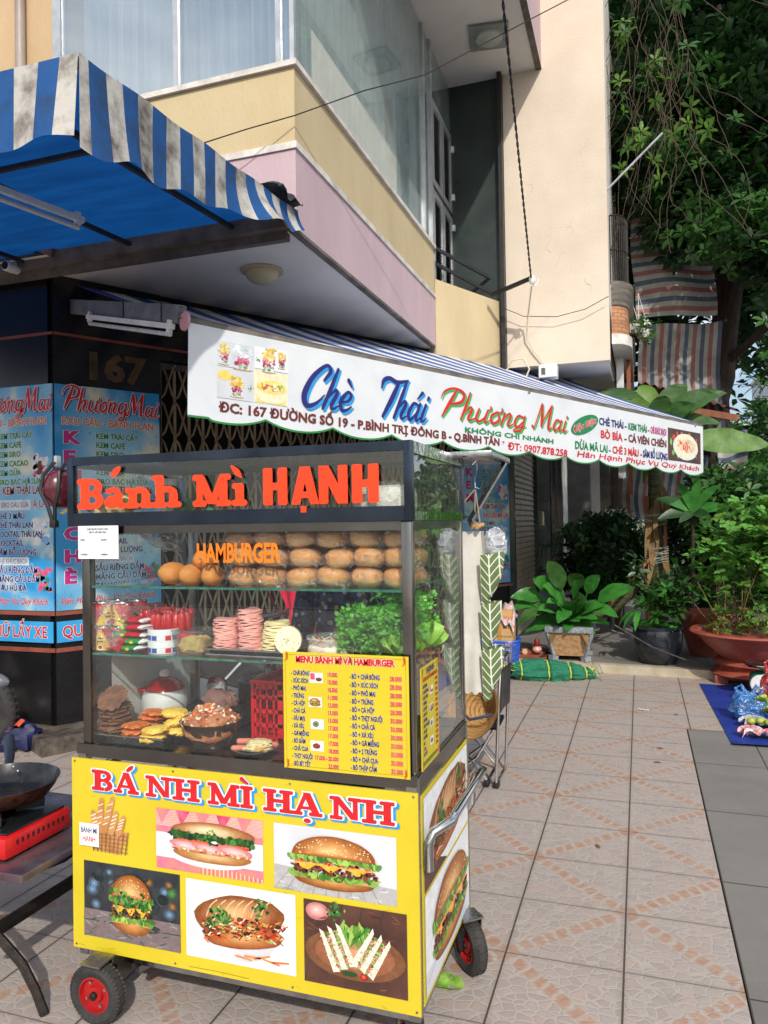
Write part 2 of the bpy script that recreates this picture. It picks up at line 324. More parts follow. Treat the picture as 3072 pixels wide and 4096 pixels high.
CUR = {  # brush letters: lists of strokes of (x, y, weight)
 'P': (.66, [[(.42, .98, .07), (.26, .5, .13), (.08, .0, .05)], [(-.02, .62, .03), (.06, .88, .06), (.34, 1.04, .07), (.66, .92, .1), (.62, .6, .11), (.28, .46, .05)]]),
 'h': (.46, [[(.2, .98, .07), (.12, .5, .1), (.02, 0, .08)], [(.08, .22, .04), (.26, .46, .07), (.33, .36, .1), (.24, .08, .09), (.32, .0, .06), (.46, .1, .03)]]),
 'u': (.5, [[(.1, .45, .08), (.04, .12, .1), (.14, 0, .08), (.3, .16, .05), (.4, .45, .08)], [(.4, .45, .08), (.33, .06, .09), (.4, 0, .06), (.5, .1, .03)], [(.42, .46, .04), (.5, .52, .06), (.48, .62, .05)]]),
 'o': (.4, [[(.24, .45, .07), (.04, .26, .1), (.12, 0, .09), (.32, .16, .09), (.26, .44, .06)], [(.3, .44, .04), (.4, .5, .06), (.38, .62, .05)]]),
 'n': (.46, [[(.1, .45, .08), (.02, 0, .09)], [(.06, .2, .04), (.24, .46, .07), (.32, .36, .1), (.24, .08, .09), (.32, 0, .06), (.44, .1, .03)]]),
 'g': (.46, [[(.34, .4, .06), (.14, .44, .08), (.03, .16, .1), (.14, 0, .08), (.32, .22, .05)], [(.38, .45, .08), (.28, -.2, .09), (.06, -.34, .06), (.02, -.2, .04), (.44, .1, .03)]]),
 'M': (.92, [[(-.04, .06, .08), (.06, 0, .06), (.2, .6, .06), (.3, .98, .1)], [(.3, .98, .1), (.36, .5, .13), (.38, .12, .1)], [(.38, .12, .05), (.56, .6, .06), (.76, .98, .1)], [(.76, .98, .1), (.7, .4, .13), (.72, .02, .09), (.88, .1, .03)]]),
 'a': (.47, [[(.34, .4, .06), (.14, .44, .08), (.03, .16, .1), (.14, 0, .08), (.32, .22, .05)], [(.38, .45, .08), (.32, .08, .09), (.38, 0, .06), (.48, .1, .03)]]),
 'i': (.24, [[(.12, .45, .08), (.05, .08, .09), (.12, 0, .06), (.24, .1, .03)], [(.16, .62, .08), (.17, .66, .08)]]),
 'C': (.62, [[(.5, .66, .06), (.62, .9, .1), (.46, 1.02, .08), (.16, .7, .11), (.04, .25, .14), (.18, 0, .11), (.42, .08, .07), (.6, .3, .03)]]),
 'e': (.38, [[(.06, .2, .04), (.24, .24, .06), (.3, .38, .08), (.18, .46, .07), (.03, .22, .11), (.12, 0, .08), (.26, .02, .06), (.38, .12, .03)]]),
 'T': (.62, [[(.02, .72, .04), (.04, .92, .1), (.22, 1.0, .1), (.5, .93, .1), (.86, 1.02, .05)], [(.56, .94, .09), (.44, .5, .13), (.26, 0, .08)]]),
 'á': (.47, [[(.34, .4, .06), (.14, .44, .08), (.03, .16, .1), (.14, 0, .08), (.32, .22, .05)], [(.38, .45, .08), (.32, .08, .09), (.38, 0, .06), (.48, .1, .03)], [(.24, .58, .03), (.38, .76, .09)]]),
 'è': (.38, [[(.06, .2, .04), (.24, .24, .06), (.3, .38, .08), (.18, .46, .07), (.03, .22, .11), (.12, 0, .08), (.26, .02, .06), (.38, .12, .03)], [(.12, .76, .09), (.26, .6, .03)]]),
 ' ': (.22, [])}
def cursive(mb, fr, word, x, y, h, m_, l=0.0, sx=1.0, shear=.12, wt=1.0, grow=0.0, dx=0.0, dy=0.0):
    cx = x; q = 0
    for ch in word:
        adv, ss = CUR[ch]
        for st in ss:
            q += 1
            mb.frib(fr, [(cx+(a*sx+b*shear)*h+dx, y+b*h+dy, (w_*wt+grow)*h) for a, b, w_ in st], m_, l+(q % 6)*.00018, n=5)
        cx += adv*h*sx
    return cx-x
def tag(o, label=None, cat=None, group=None, kind=None):
    if label: o['label'] = label
    if cat: o['category'] = cat
    if group: o['group'] = group
    if kind: o['kind'] = kind
    return o
def thing(name, label, cat, loc=(0, 0, 0), group=None):
    o = bpy.data.objects.new(name, None); COL.objects.link(o); o.location = loc; o.empty_display_size = .1
    return tag(o, label, cat, group)
class TB:                                   # thing builder: parts are modelled in world coordinates, then parented at the thing's base
    def __init__(s, name, label, cat, loc=(0, 0, 0), group=None): s.r = thing(name, label, cat, loc, group); s.l = Vector(loc)
    def part(s, name, mb, label=None):
        o = mb.build(name, None, loc=s.l); o.parent = s.r; o.location = (0, 0, 0)
        if label: o['label'] = label
        return o
    def sub(s, name, mb, parent):
        o = mb.build(name, None, loc=s.l); o.parent = parent; o.location = (0, 0, 0); return o
def solo(name, mb, label, cat, loc=None, group=None, kind=None):
    return tag(mb.build(name, None, loc), label, cat, group, kind)
def dup(o, loc=None, rot=None, label=None, scale=None):
    c = o.copy(); COL.objects.link(c)
    if loc is not None: c.location = loc
    if rot is not None: c.rotation_euler = rot
    if scale is not None: c.scale = scale
    if label: c['label'] = label
    for ch in [x for x in bpy.data.objects if x.parent == o]:
        d = ch.copy(); COL.objects.link(d); d.parent = c
        for g in [x for x in bpy.data.objects if x.parent == ch]: e = g.copy(); COL.objects.link(e); e.parent = d
    return c
CUR['ư'] = CUR['u']; CUR['ơ'] = CUR['o']; CUR['u'] = (.5, CUR['ư'][1][:2]); CUR['o'] = (.4, CUR['ơ'][1][:1])
# ================================================================ MATERIALS
M = {}
M['steel'] = mat('brushed_steel', (176, 178, 178), (150, 150, 150), 14, .26, 1.0, .15, 60)
M['steel_dark'] = mat('dark_steel', (126, 123, 118), (104, 100, 95), 2.5, .24, 1.0, .04, 30)
M['steel_shiny'] = mat('polished_steel', (205, 205, 205), None, 9, .1, 1.0)
M['black'] = mat('black_paint', (22, 22, 24), (34, 33, 33), 12, .45)
M['blackmetal'] = mat('black_iron', (30, 27, 25), (52, 44, 38), 16, .5, .4, .3, 60)
M['white'] = mat('white_plastic', (235, 235, 232), None, 8, .35)
M['granite'] = mat('black_granite', (16, 16, 18), (34, 33, 34), 120, .22, 0, 0)
M['cream'] = mat('cream_render', (208, 194, 174), (224, 210, 191), 1.6, .85, 0, .3, 40, lo=.3, hi=.7)
M['yellow_wall'] = mat('yellow_render', (206, 188, 150), (190, 170, 130), 2.0, .85, 0, .3, 45, stretch=(1.2, 1.2, .5), lo=.3, hi=.75)
M['tan_wall'] = mat('tan_render', (204, 176, 138), (188, 160, 122), 2.0, .85, 0, .3, 45, stretch=(1.2, 1.2, .5))
M['pink_wall'] = mat('pink_render', (202, 178, 182), (184, 158, 164), 1.8, .85, 0, .3, 45, stretch=(1.2, 1.2, .45), lo=.3, hi=.75)
M['trim'] = mat('white_trim', (225, 220, 212), (190, 182, 172), 8, .7, 0, .2, 30)
M['soffit'] = mat('soffit_paint', (232, 228, 220), (216, 212, 204), 1.4, .8, 0, .1, 20)
M['soffit_dark'] = mat('soffit_grime', (120, 112, 104), (84, 78, 72), 6, .85, 0, .3)
M['alu'] = mat('aluminium_frame', (205, 208, 210), (180, 184, 186), 9, .4, .6)
M['curtain'] = mat('white_curtain', (234, 236, 238), (212, 218, 222), 3, .8, stretch=(6, 6, .4), trans=.3)
M['green_glass_wall'] = mat('dark_green_panel', (48, 60, 56), (38, 48, 46), 3, .35)
M['glass'] = glass_mat('clear_glass', (250, 254, 252), 1.0)
M['glass_front'] = glass_mat('sky_facing_glass', (236, 243, 246), 5.5, 0.01)
M['glass_win'] = glass_mat('window_glass', (240, 247, 247), 1.0, 0.01, .16, (196, 208, 202))
M['glass_cart'] = glass_mat('cart_glass', (252, 254, 253), 1.2, 0.0)
M['glass_side'] = glass_mat('smeared_side_glass', (250, 253, 251), 1.0, .01, .03, (215, 220, 214))
M['glass_edge'] = mat('green_glass_edge', (40, 92, 80), (70, 130, 112), 30, .15)
M['gate'] = mat('beige_gate_steel', (172, 156, 126), (128, 112, 88), 7, .5, .1, .1)
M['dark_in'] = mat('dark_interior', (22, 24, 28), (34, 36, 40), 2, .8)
M['marble'] = mat('green_black_marble', (46, 62, 56), (26, 36, 34), 5, .15, 0, 0, lo=.4, hi=.62)
M['shutter'] = mat('roller_shutter_steel', (176, 164, 142), (150, 136, 112), 5, .45, .3, .1)
M['red_terr'] = mat('terracotta_band', (150, 80, 62), (122, 62, 48), 6, .7)
M['rust'] = mat('rusty_tin', (128, 74, 54), (96, 58, 44), 7, .75, .2, .3)
M['wood'] = mat('old_wood', (150, 92, 60), (112, 64, 42), 6, .75, 0, .3, 30, stretch=(1, 1, .15))
M['brick'] = mat('balcony_brick', (196, 142, 98), (168, 112, 78), 18, .85, 0, .4)
M['grey_conc'] = mat('concrete', (158, 154, 146), (134, 130, 122), 3, .85, 0, .3)
M['pvc'] = mat('grey_pvc', (172, 160, 150), (150, 136, 128), 3, .5)
# ---- ceramic pavement with diamond bands of terracotta pebbles
def tile_floor():
    g = N('pebble_print_tiles'); sep = g.n('SeparateXYZ'); g.l(g.coord(), sep.inputs[0]); t = .391
    u = g.math('DIVIDE', g.math('SUBTRACT', sep.outputs[0], -.079), t); v = g.math('DIVIDE', g.math('SUBTRACT', sep.outputs[1], 2.615), t)
    fu, fv = g.math('FRACT', u), g.math('FRACT', v); iu, iv = g.math('FLOOR', u), g.math('FLOOR', v)
    par = g.math('FLOORED_MODULO', g.math('ADD', iu, iv), 2.0)
    fu2 = g.math('ADD', g.math('MULTIPLY', par, fu), g.math('MULTIPLY', g.math('SUBTRACT', 1.0, par), g.math('SUBTRACT', 1.0, fu)))
    wob = g.math('MULTIPLY', g.math('SUBTRACT', g.noise(22, 2), .5), .05)
    d = g.math('ABSOLUTE', g.math('ADD', g.math('SUBTRACT', fu2, fv), wob))
    dedge = g.math('SUBTRACT', .118, d)                                  # >0 inside band
    along = g.math('MULTIPLY', g.math('ADD', fu2, fv), 5.0); along = g.math('ADD', along, g.math('MULTIPLY', g.math('SUBTRACT', fu2, fv), 1.2))
    along = g.math('ADD', along, g.math('MULTIPLY', g.math('SUBTRACT', g.noise(9, 2), .5), 1.3))
    fa = g.math('FRACT', along); ea = g.math('MINIMUM', fa, g.math('SUBTRACT', 1.0, fa))
    stone = g.math('MULTIPLY', g.ramp(dedge, .006, .042), g.ramp(ea, .07, .22)); stone = g.math('MULTIPLY', stone, g.ramp(g.noise(7, 3), .3, .6, .78, 1))
    band = g.ramp(dedge, -.002, .002)
    vor = g.n('TexVoronoi', feature='DISTANCE_TO_EDGE'); vor.inputs['Scale'].default_value = 22
    mpp = g.n('Mapping'); mpp.inputs['Scale'].default_value = (1, 1.2, 1); ds = g.n('VectorMath', operation='ADD'); nn = g.n('TexNoise'); nn.inputs['Scale'].default_value = 12; g.l(g.coord(), nn.inputs[0])
    sc_ = g.n('VectorMath', operation='SCALE'); g.l(nn.outputs[1], sc_.inputs[0]); sc_.inputs[3].default_value = .03; g.l(g.coord(), ds.inputs[0]); g.l(sc_.outputs[0], ds.inputs[1]); g.l(ds.outputs[0], mpp.inputs[0]); g.l(mpp.outputs[0], vor.inputs['Vector'])
    cob = g.ramp(vor.outputs['Distance'], .03, .12)
    line = g.math('SUBTRACT', g.ramp(vor.outputs['Distance'], .055, .085), g.ramp(vor.outputs['Distance'], .085, .16))
    vc = g.n('TexVoronoi', feature='F1'); vc.inputs['Scale'].default_value = 22; g.l(mpp.outputs[0], vc.inputs['Vector'])
    sv = g.n('SeparateColor'); g.l(vc.outputs['Color'], sv.inputs[0])
    gr0 = g.math('MINIMUM', g.math('MINIMUM', fu, g.math('SUBTRACT', 1.0, fu)), g.math('MINIMUM', fv, g.math('SUBTRACT', 1.0, fv))); gr0 = g.math('ADD', gr0, g.math('MULTIPLY', g.math('SUBTRACT', g.noise(8, 4), .5), .06))
    big = g.noise(1.3, 5); fine = g.noise(60, 4)
    c_cob = g.mix(g.ramp(sv.outputs[0], .2, .9), C3(161, 150, 144), C3(172, 160, 153)); c_cob = g.mix(g.ramp(sv.outputs[1], .78, .95, 0, .5), c_cob, C3(182, 156, 140))
    c_base = g.mix(cob, C3(175, 166, 158), c_cob); c_base = g.mix(g.math('MULTIPLY', line, .35), c_base, C3(138, 130, 126))
    c_st = g.mix(g.ramp(g.noise(26, 3), .3, .7), C3(164, 126, 104), C3(176, 146, 127))
    c_band = g.mix(stone, C3(174, 164, 155), c_st)
    c = g.mix(band, c_base, c_band)
    # odd repaired patch with darker cracked glaze, dirt and grout
    c = g.mix(g.ramp(big, .35, .7, 0, .28), c, C3(150, 140, 132)); c = g.mix(g.ramp(fine, .45, .8, 0, .12), c, C3(110, 100, 94)); c = g.mix(g.ramp(g.noise(3.1, 7, .7), .60, .72, 0, .35), c, C3(120, 108, 100)); c = g.mix(g.ramp(g.noise(11, 5, .7), .68, .74, 0, .5), c, C3(92, 84, 80)); c = g.mix(g.ramp(gr0, .0, .05, .22, 0), c, C3(104, 92, 84))
    gr = g.math('MINIMUM', g.math('MINIMUM', fu, g.math('SUBTRACT', 1.0, fu)), g.math('MINIMUM', fv, g.math('SUBTRACT', 1.0, fv)))
    grx = g.math('MINIMUM', fu, g.math('SUBTRACT', 1.0, fu))
    mask = g.math('MAXIMUM', g.ramp(gr, .005, .0095, .6, 0), g.ramp(grx, .006, .011, 1, 0))
    c = g.mix(mask, c, C3(78, 68, 62))
    h = g.math('ADD', g.math('MULTIPLY', cob, .5), g.math('MULTIPLY', g.math('SUBTRACT', 1.0, mask), 1.5))
    rr = g.ramp(big, .3, .7, .38, .6)
    g.bsdf(c, rr, 0, .4, h, .35, .004); return g.m
def slab_floor():
    g = N('grey_slab_paving'); sep = g.n('SeparateXYZ'); g.l(g.coord(), sep.inputs[0])
    u = g.math('DIVIDE', g.math('SUBTRACT', sep.outputs[0], .29), .40); v = g.math('DIVIDE', g.math('SUBTRACT', sep.outputs[1], 3.38), .795)
    fu, fv = g.math('FRACT', u), g.math('FRACT', v)
    gr = g.math('MINIMUM', g.math('MULTIPLY', g.math('MINIMUM', fu, g.math('SUBTRACT', 1.0, fu)), .5), g.math('MINIMUM', fv, g.math('SUBTRACT', 1.0, fv)))
    wn = g.n('TexWhiteNoise', noise_dimensions='2D'); cb = g.n('CombineXYZ'); g.l(g.math('FLOOR', u), cb.inputs[0]); g.l(g.math('FLOOR', v), cb.inputs[1]); g.l(cb.outputs[0], wn.inputs[0])
    c = g.mix(g.ramp(g.noise(2.2, 6, .65), .3, .72), C3(128, 124, 119), C3(106, 104, 100)); c = g.mix(g.ramp(wn.outputs[0], 0, 1, 0, .3), c, C3(132, 128, 121))
    c = g.mix(g.ramp(g.noise(90, 4), .5, .8, 0, .3), c, C3(88, 84, 78)); mask = g.ramp(gr, .0035, .0075, 1, 0); c = g.mix(mask, c, C3(70, 65, 60))
    g.bsdf(c, .7, 0, .35, g.math('SUBTRACT', g.math('MULTIPLY', g.noise(60, 5), .4), g.math('MULTIPLY', mask, 1.2)), .4, .006); return g.m
def brick_pattern(name, c1, c2, cm, sx_, rows, rough=.8):
    g = N(name); b = g.n('TexBrick'); b.inputs['Color1'].default_value = C3(*c1); b.inputs['Color2'].default_value = C3(*c2); b.inputs['Mortar'].default_value = C3(*cm)
    b.inputs['Scale'].default_value = sx_; b.inputs['Row Height'].default_value = rows; mp_ = g.n('Mapping'); mp_.inputs['Rotation'].default_value = (R(90), 0, 0); g.l(g.coord(), mp_.inputs[0]); g.l(mp_.outputs[0], b.inputs[0])
    g.bsdf(b.outputs[0], rough, 0, .4, b.outputs[1], -.3, .006); return g.m
# ================================================================ SETTING
m_ = MB(); mt = tile_floor()
m_.add([(-30, -8, 0), (.285, -8, 0), (.285, 8.2, 0), (-30, 8.2, 0)], [(0, 1, 2, 3)], mt)
m_.add([(.285, 5.735, 0), (2.2, 5.735, 0), (2.2, 8.2, 0), (.285, 8.2, 0)], [(0, 1, 2, 3)], mt)
tag(m_.build('tiled_pavement'), kind='structure')
m_ = MB(); m_.add([(.29, -8, .0), (2.2, -8, .0), (2.2, 5.73, .0), (.29, 5.73, .0)], [(0, 1, 2, 3)], slab_floor()); tag(m_.build('grey_slab_path'), kind='structure')
M['asphalt'] = mat('asphalt', (78, 78, 80), (96, 95, 94), 14, .85, 0, .4, 120)
m_ = MB(); m_.add([(-300, -300, -.14), (300, -300, -.14), (300, 400, -.14), (-300, 400, -.14)], [(0, 1, 2, 3)], M['asphalt']); tag(m_.build('road'), kind='structure')
m_ = MB(); m_.box((2.2, -8, -.15), (2.36, 30, .02), M['grey_conc'], .01); m_.box((-30, -8.2, -.15), (2.36, -8, .02), M['grey_conc'], .01); tag(m_.build('kerb'), kind='structure')
# raised forecourt of the next house: its front edge carries a pale nosing
def fore_floor():
    g = N('forecourt_cement'); sep = g.n('SeparateXYZ'); g.l(g.coord(), sep.inputs[0]); fu = g.math('FRACT', g.math('DIVIDE', sep.outputs[0], .6)); fv = g.math('FRACT', g.math('DIVIDE', sep.outputs[1], .6))
    gr = g.math('MINIMUM', g.math('MINIMUM', fu, g.math('SUBTRACT', 1.0, fu)), g.math('MINIMUM', fv, g.math('SUBTRACT', 1.0, fv)))
    c = g.mix(g.ramp(g.noise(2, 6, .6), .3, .7), C3(134, 131, 124), C3(112, 110, 104)); c = g.mix(g.ramp(gr, .006, .012, .7, 0), c, C3(90, 86, 80)); g.bsdf(c, .75, 0, .35, g.noise(50, 4), .2, .004); return g.m
m_ = MB(); fm = fore_floor(); m_.add([(-1.9, 7.78, .085), (2.2, 7.53, .085), (2.2, 40, .085), (-1.9, 40, .085)], [(0, 1, 2, 3)], fm)
nos = mat('pale_nosing', (186, 176, 152), (160, 150, 128), 6, .7, 0, .2)
m_.add([(-1.9, 7.70, .081), (2.2, 7.45, .081), (2.2, 7.53, .0849), (-1.9, 7.78, .0849), (-1.9, 7.70, 0), (2.2, 7.45, 0)], [(0, 1, 2, 3), (4, 5, 1, 0)], nos)
tag(m_.build('forecourt'), kind='structure')
# ================================================================ CORNER BUILDING
AZ = Vector((.5, .866, 0)); NF = Vector((.866, -.5, 0)); P0 = Vector((-3.9, 4.25, 0))      # chamfered shop front, running 30 degrees off the street
def fac(s_, o, z): return P0 + AZ*s_ + NF*o + Vector((0, 0, z))
cb = TB('corner_building', 'cream, yellow and pink corner house with curtained upper windows over a black granite shop front', 'house', (-3.9, 4.25, 0))
XB, YB = -1.95, 4.15
m_ = MB(); m_.box((-12, YB, 3.31), (XB, 7.45, 3.80), M['pink_wall']); m_.box((-12, YB-.012, 3.80), (XB+.012, 7.452, 3.842), M['trim']); cb.part('pink_band', m_)
m_ = MB(); m_.box((-12, YB+.004, 3.842), (XB-.004, 7.448, 4.31), M['yellow_wall']); cb.part('yellow_band', m_)
m_ = MB(); m_.box((-12, YB-.02, 4.31), (XB+.02, 7.46, 4.345), M['trim']); cb.part('window_sill', m_)
m_ = MB(); m_.box((-12, YB+.01, 4.345), (-3.76, 7.3, 9.5), M['tan_wall']); cb.part('upper_wall', m_)
m_ = MB(); m_.tube([(-4.04, YB-.03, z_) for z_ in (4.35, 5, 6, 7)], .035, M['pvc'], 10); cb.part('rain_pipe', m_)
# curtains behind the glass: gathered folds
def folds(t, amp=.03, n=26): return amp*(math.sin(t*n*2*PI)+.5*math.sin(t*n*3.3*2*PI+1))
m_ = MB(); m_.grid(lambda a, b: (-3.70+a*1.68, YB+.20+folds(a, .028, 13)*(.5+.8*(1-b)), 4.35+b*2.9), 220, 6, M['curtain']); cb.part('curtain', m_)
m_ = MB(); m_.grid(lambda a, b: (XB-.09+folds(a, .022, 20)*(.6+.7*(1-b)), YB+.12+a*3.2, 4.35+b*2.2), 260, 6, M['curtain']); cb.part('curtain', m_)
m_ = MB()
for x0 in (-3.74, -2.80, -2.06): m_.box((x0-.016 if x0 > -3.7 else x0-.05, YB+.0, 4.345), (x0+.016, YB+.05, 7.4), M['alu'])
for a, b in ((-3.72, -2.82), (-2.78, -1.985)): pass
m_.box((XB-.03, YB+.0, 4.345), (XB, YB+.03, 7.4), M['alu']); cb.part('window_frame', m_)
m_ = MB(); m_.box((-3.72, YB+.012, 4.35), (XB-.032, YB+.018, 7.4), M['glass_front']); cb.part('window_pane', m_)
m_ = MB(); m_.box((XB-.02, YB+.032, 4.35), (XB-.014, 7.40, 6.455), M['glass_win']); cb.part('window_pane', m_)
m_ = MB()
for y0 in (7.12, 7.40): m_.box((XB-.04, y0, 4.345), (XB+.006, y0+.05, 6.455), M['alu'])
cb.part('window_frame', m_)
m_ = MB(); m_.box((-11.9, 7.31, 4.35), (XB-.6, 7.34, 9.4), M['tan_wall']); cb.part('inner_wall', m_)
# louvred narrow doors at the end of the glazed bay
for k, (y0, y1) in enumerate(((7.47, 7.88), (7.90, 8.31))):
    m_ = MB()
    for z0, z1 in ((3.95, 4.95), (5.0, 5.9)):
        m_.box((XB-.03, y0, z0), (XB, y0+.06, z1), M['alu']); m_.box((XB-.03, y1-.06, z0), (XB, y1, z1), M['alu']); m_.box((XB-.03, y0+.06, z0), (XB, y1-.06, z0+.07), M['alu']); m_.box((XB-.03, y0+.06, z1-.07), (XB, y1-.06, z1), M['alu'])
        z_ = z0+.09
        while z_ < z1-.09: m_.add([(XB-.028, y0+.06, z_+.025), (XB-.008, y0+.06, z_), (XB-.008, y1-.06, z_), (XB-.028, y1-.06, z_+.025)], [(0, 1, 2, 3)], M['alu']); z_ += .035
    m_.box((XB-.02, y0, 5.93), (XB-.015, y1, 6.45), M['glass_win']); cb.part('louvre_door', m_)
for z_ in (4.1, 4.8, 5.15, 5.7): m_ = MB(); m_.box((XB, 8.29, z_), (XB+.03, 8.32, z_+.07), M['white']); cb.part('hinge', m_)
# dark stair recess between the two houses and its short yellow parapet
m_ = MB(); m_.box((-3.0, 8.32, 3.0), (-1.356, 8.36, 6.46), M['green_glass_wall']); m_.box((-1.40, 8.20, 2.8), (-1.356, 8.319, 6.46), M['black']); cb.part('recess_wall', m_)
m_ = MB(); a = Vector((-1.945, 7.455, 0)); b = Vector((-1.42, 8.28, 0))
m_.add([a+Vector((0, 0, 3.2)), b+Vector((0, 0, 3.2)), b+Vector((0, 0, 3.93)), a+Vector((0, 0, 4.0)), a+Vector((-.1, .06, 4.0)), b+Vector((-.1, .06, 3.93)), a+Vector((-.1, .06, 3.2)), b+Vector((-.1, .06, 3.2))], [(0, 1, 2, 3), (3, 2, 5, 4), (4, 5, 7, 6), (0, 3, 4, 6)], M['yellow_wall']); cb.part('parapet', m_)
m_ = MB()
for z_, dx in ((4.22, .0), (4.06, 0)): m_.obox((-1.96, 7.5, z_+.12), (-1.5, 8.12, z_-.06), .02, .035, M['black'])
m_.obox((-1.5, 8.12, 4.16), (-1.80, 8.26, 4.02), .02, .03, M['black']); cb.part('rail', m_)
# soffit of the bay
m_ = MB(); m_.box((-12, YB+.01, 3.296), (XB-.01, 7.44, 3.309), M['soffit']); m_.box((XB-.05, YB, 3.288), (XB, 7.44, 3.3095), M['soffit_dark']); m_.box((-12, YB, 3.25), (XB-.07, YB+.05, 3.3095), M['soffit_dark'])
m_.box((-12, 7.44, 3.296), (-2.0, 12, 3.309), M['soffit']); cb.part('soffit', m_)
m_ = MB(); cy_ = M['soffit']; m_.lathe([(.15, 0), (.152, -.012), (.12, -.022)], mat('lamp_rim', (196, 176, 140), None, 8, .5), (-2.49, 4.72, 3.296), 28)
m_.lathe([(.118, -.02), (.11, -.055), (.075, -.085), (.02, -.098), (.0, -.1)], mat('lamp_glass', (202, 190, 150), None, 8, .4), (-2.49, 4.72, 3.296), 28); cb.part('ceiling_lamp', m_, 'round cream glass lamp')
# upper floor: slab jutting over the bay, with a pink fascia and a square lamp
m_ = MB(); m_.box((-12, YB+.1, 6.462), (-.92, 8.33, 6.475), M['soffit']); m_.box((-.985, YB+.1, 6.445), (-.92, 8.33, 6.4615), M['soffit_dark']); cb.part('upper_soffit', m_)
m_ = MB(); m_.box((-1.9, YB+.1, 6.476), (-.922, 8.325, 9.5), M['pink_wall']); cb.part('upper_floor', m_)
m_ = MB(); m_.T = Matrix.Translation((-1.36, 7.55, 6.46)) @ Matrix.Rotation(R(8), 4, 'Z'); lg = mat('grey_lamp_box', (150, 158, 150), (118, 124, 118), 6, .6)
m_.box((-.2, -.2, -.03), (.2, .2, 0), lg, .006); m_.lathe([(.14, -.032), (.13, -.05), (.06, -.062), (0, -.064)], mat('lamp_disc', (178, 184, 172), None, 7, .4), (0, 0, 0), 26); cb.part('square_lamp', m_, 'square grey lamp with a round glass')
# ground floor: black granite, piers either side of the folding gate
m_ = MB()
def fbox(s0, s1, o0, o1, z0, z1, m, bev=0, mb=None):
    mb = mb or m_; o_ = mb.T; Mx = Matrix((AZ, NF, Vector((0, 0, 1)))).transposed().to_4x4(); Mx.translation = P0
    mb.T = Mx; mb.add([(x, y, z) for z in (z0, z1) for y in (o0, o1) for x in (s0, s1)], [(0, 1, 3, 2), (4, 6, 7, 5), (0, 4, 5, 1), (2, 3, 7, 6), (0, 2, 6, 4), (1, 5, 7, 3)], m); mb.T = o_
fbox(0, .80, -.35, 0, 0, 3.296, M['granite']); fbox(4.18, 5.06, -.35, 0, 0, 3.296, M['granite']); fbox(.80, 4.18, -.35, -.02, 2.80, 3.296, M['granite'])
m_.box((-12, 4.25, 0), (-3.95, 4.45, 3.3), M['granite']); cb.part('granite_wall', m_)
for a_ in ((0, 4.18, 0, .004, 2.87, 2.89), (0, .80, 0, .006, .880, .915), (0, .80, 0, .006, .62, .65)): m_ = MB(); fbox(*a_, M['red_terr']); cb.part('terracotta_band', m_)
m_ = MB(); m_.box((-12, 4.244, 2.87), (-3.905, 4.25, 2.89), M['red_terr']); cb.part('terracotta_band', m_); m_ = MB()
m_.box((-12, 4.243, .88), (-3.905, 4.25, .915), M['red_terr']); cb.part('terracotta_band', m_); m_ = MB(); m_.box((-12, 4.243, .62), (-3.905, 4.25, .65), M['red_terr']); cb.part('terracotta_band', m_); m_ = MB(); fbox(4.18, 5.06, 0, .03, .76, .785, M['red_terr']); cb.part('terracotta_band', m_)
m_ = MB(); stp = mat('worn_step', (120, 110, 98), (52, 46, 42), 7, .6, 0, .2); fbox(-.2, .86, 0, .32, .0, .11, stp); m_.box((-6, 3.98, 0), (-3.93, 4.25, .108), stp); cb.part('step', m_)
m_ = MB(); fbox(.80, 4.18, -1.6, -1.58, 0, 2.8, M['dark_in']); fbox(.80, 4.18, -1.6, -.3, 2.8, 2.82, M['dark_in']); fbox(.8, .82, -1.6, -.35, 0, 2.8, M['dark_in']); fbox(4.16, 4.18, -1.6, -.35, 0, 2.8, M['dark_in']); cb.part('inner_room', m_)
m_ = MB(); fr = Fr(fac(0, .006, 0), AZ, (0, 0, 1)); gold = mat('tarnished_gold', (112, 88, 58), (70, 58, 42), 6, .45, .4)
m_.text(fr, '167', .20, 2.585, .19, gold, 0, bold=.10, sx=1.15); cb.part('house_number', m_)
# folding lattice gate
gt = MB(); ns = 27; L0, L1 = .84, 4.16
for i in range(ns+1):
    s_ = L0+(L1-L0)*i/ns; fbox(s_-.008, s_+.008, -.115, -.095, .03, 2.76, M['gate'], mb=gt); fbox(s_-.018, s_-.012, -.1, -.085, .03, 2.76, M['gate'], mb=gt)
zz = .25
while zz < 2.7:
    for i in range(ns):
        a = L0+(L1-L0)*i/ns; b = L0+(L1-L0)*(i+1)/ns
        for sg in (1, -1):
            q = [fac(a+(b-a)*t, -.085+.006*sg, zz+sg*.135*math.sin((t-.5)*PI)) for t in (0, .2, .5, .8, 1)]; gt.tube(q, .0085, M['gate'], 4, False)
    zz += .30 if zz < 1 or zz > 1.6 else .30
fbox(L0, L1, -.12, -.08, 2.74, 2.79, M['steel_dark'], mb=gt); cb.part('folding_gate', gt)
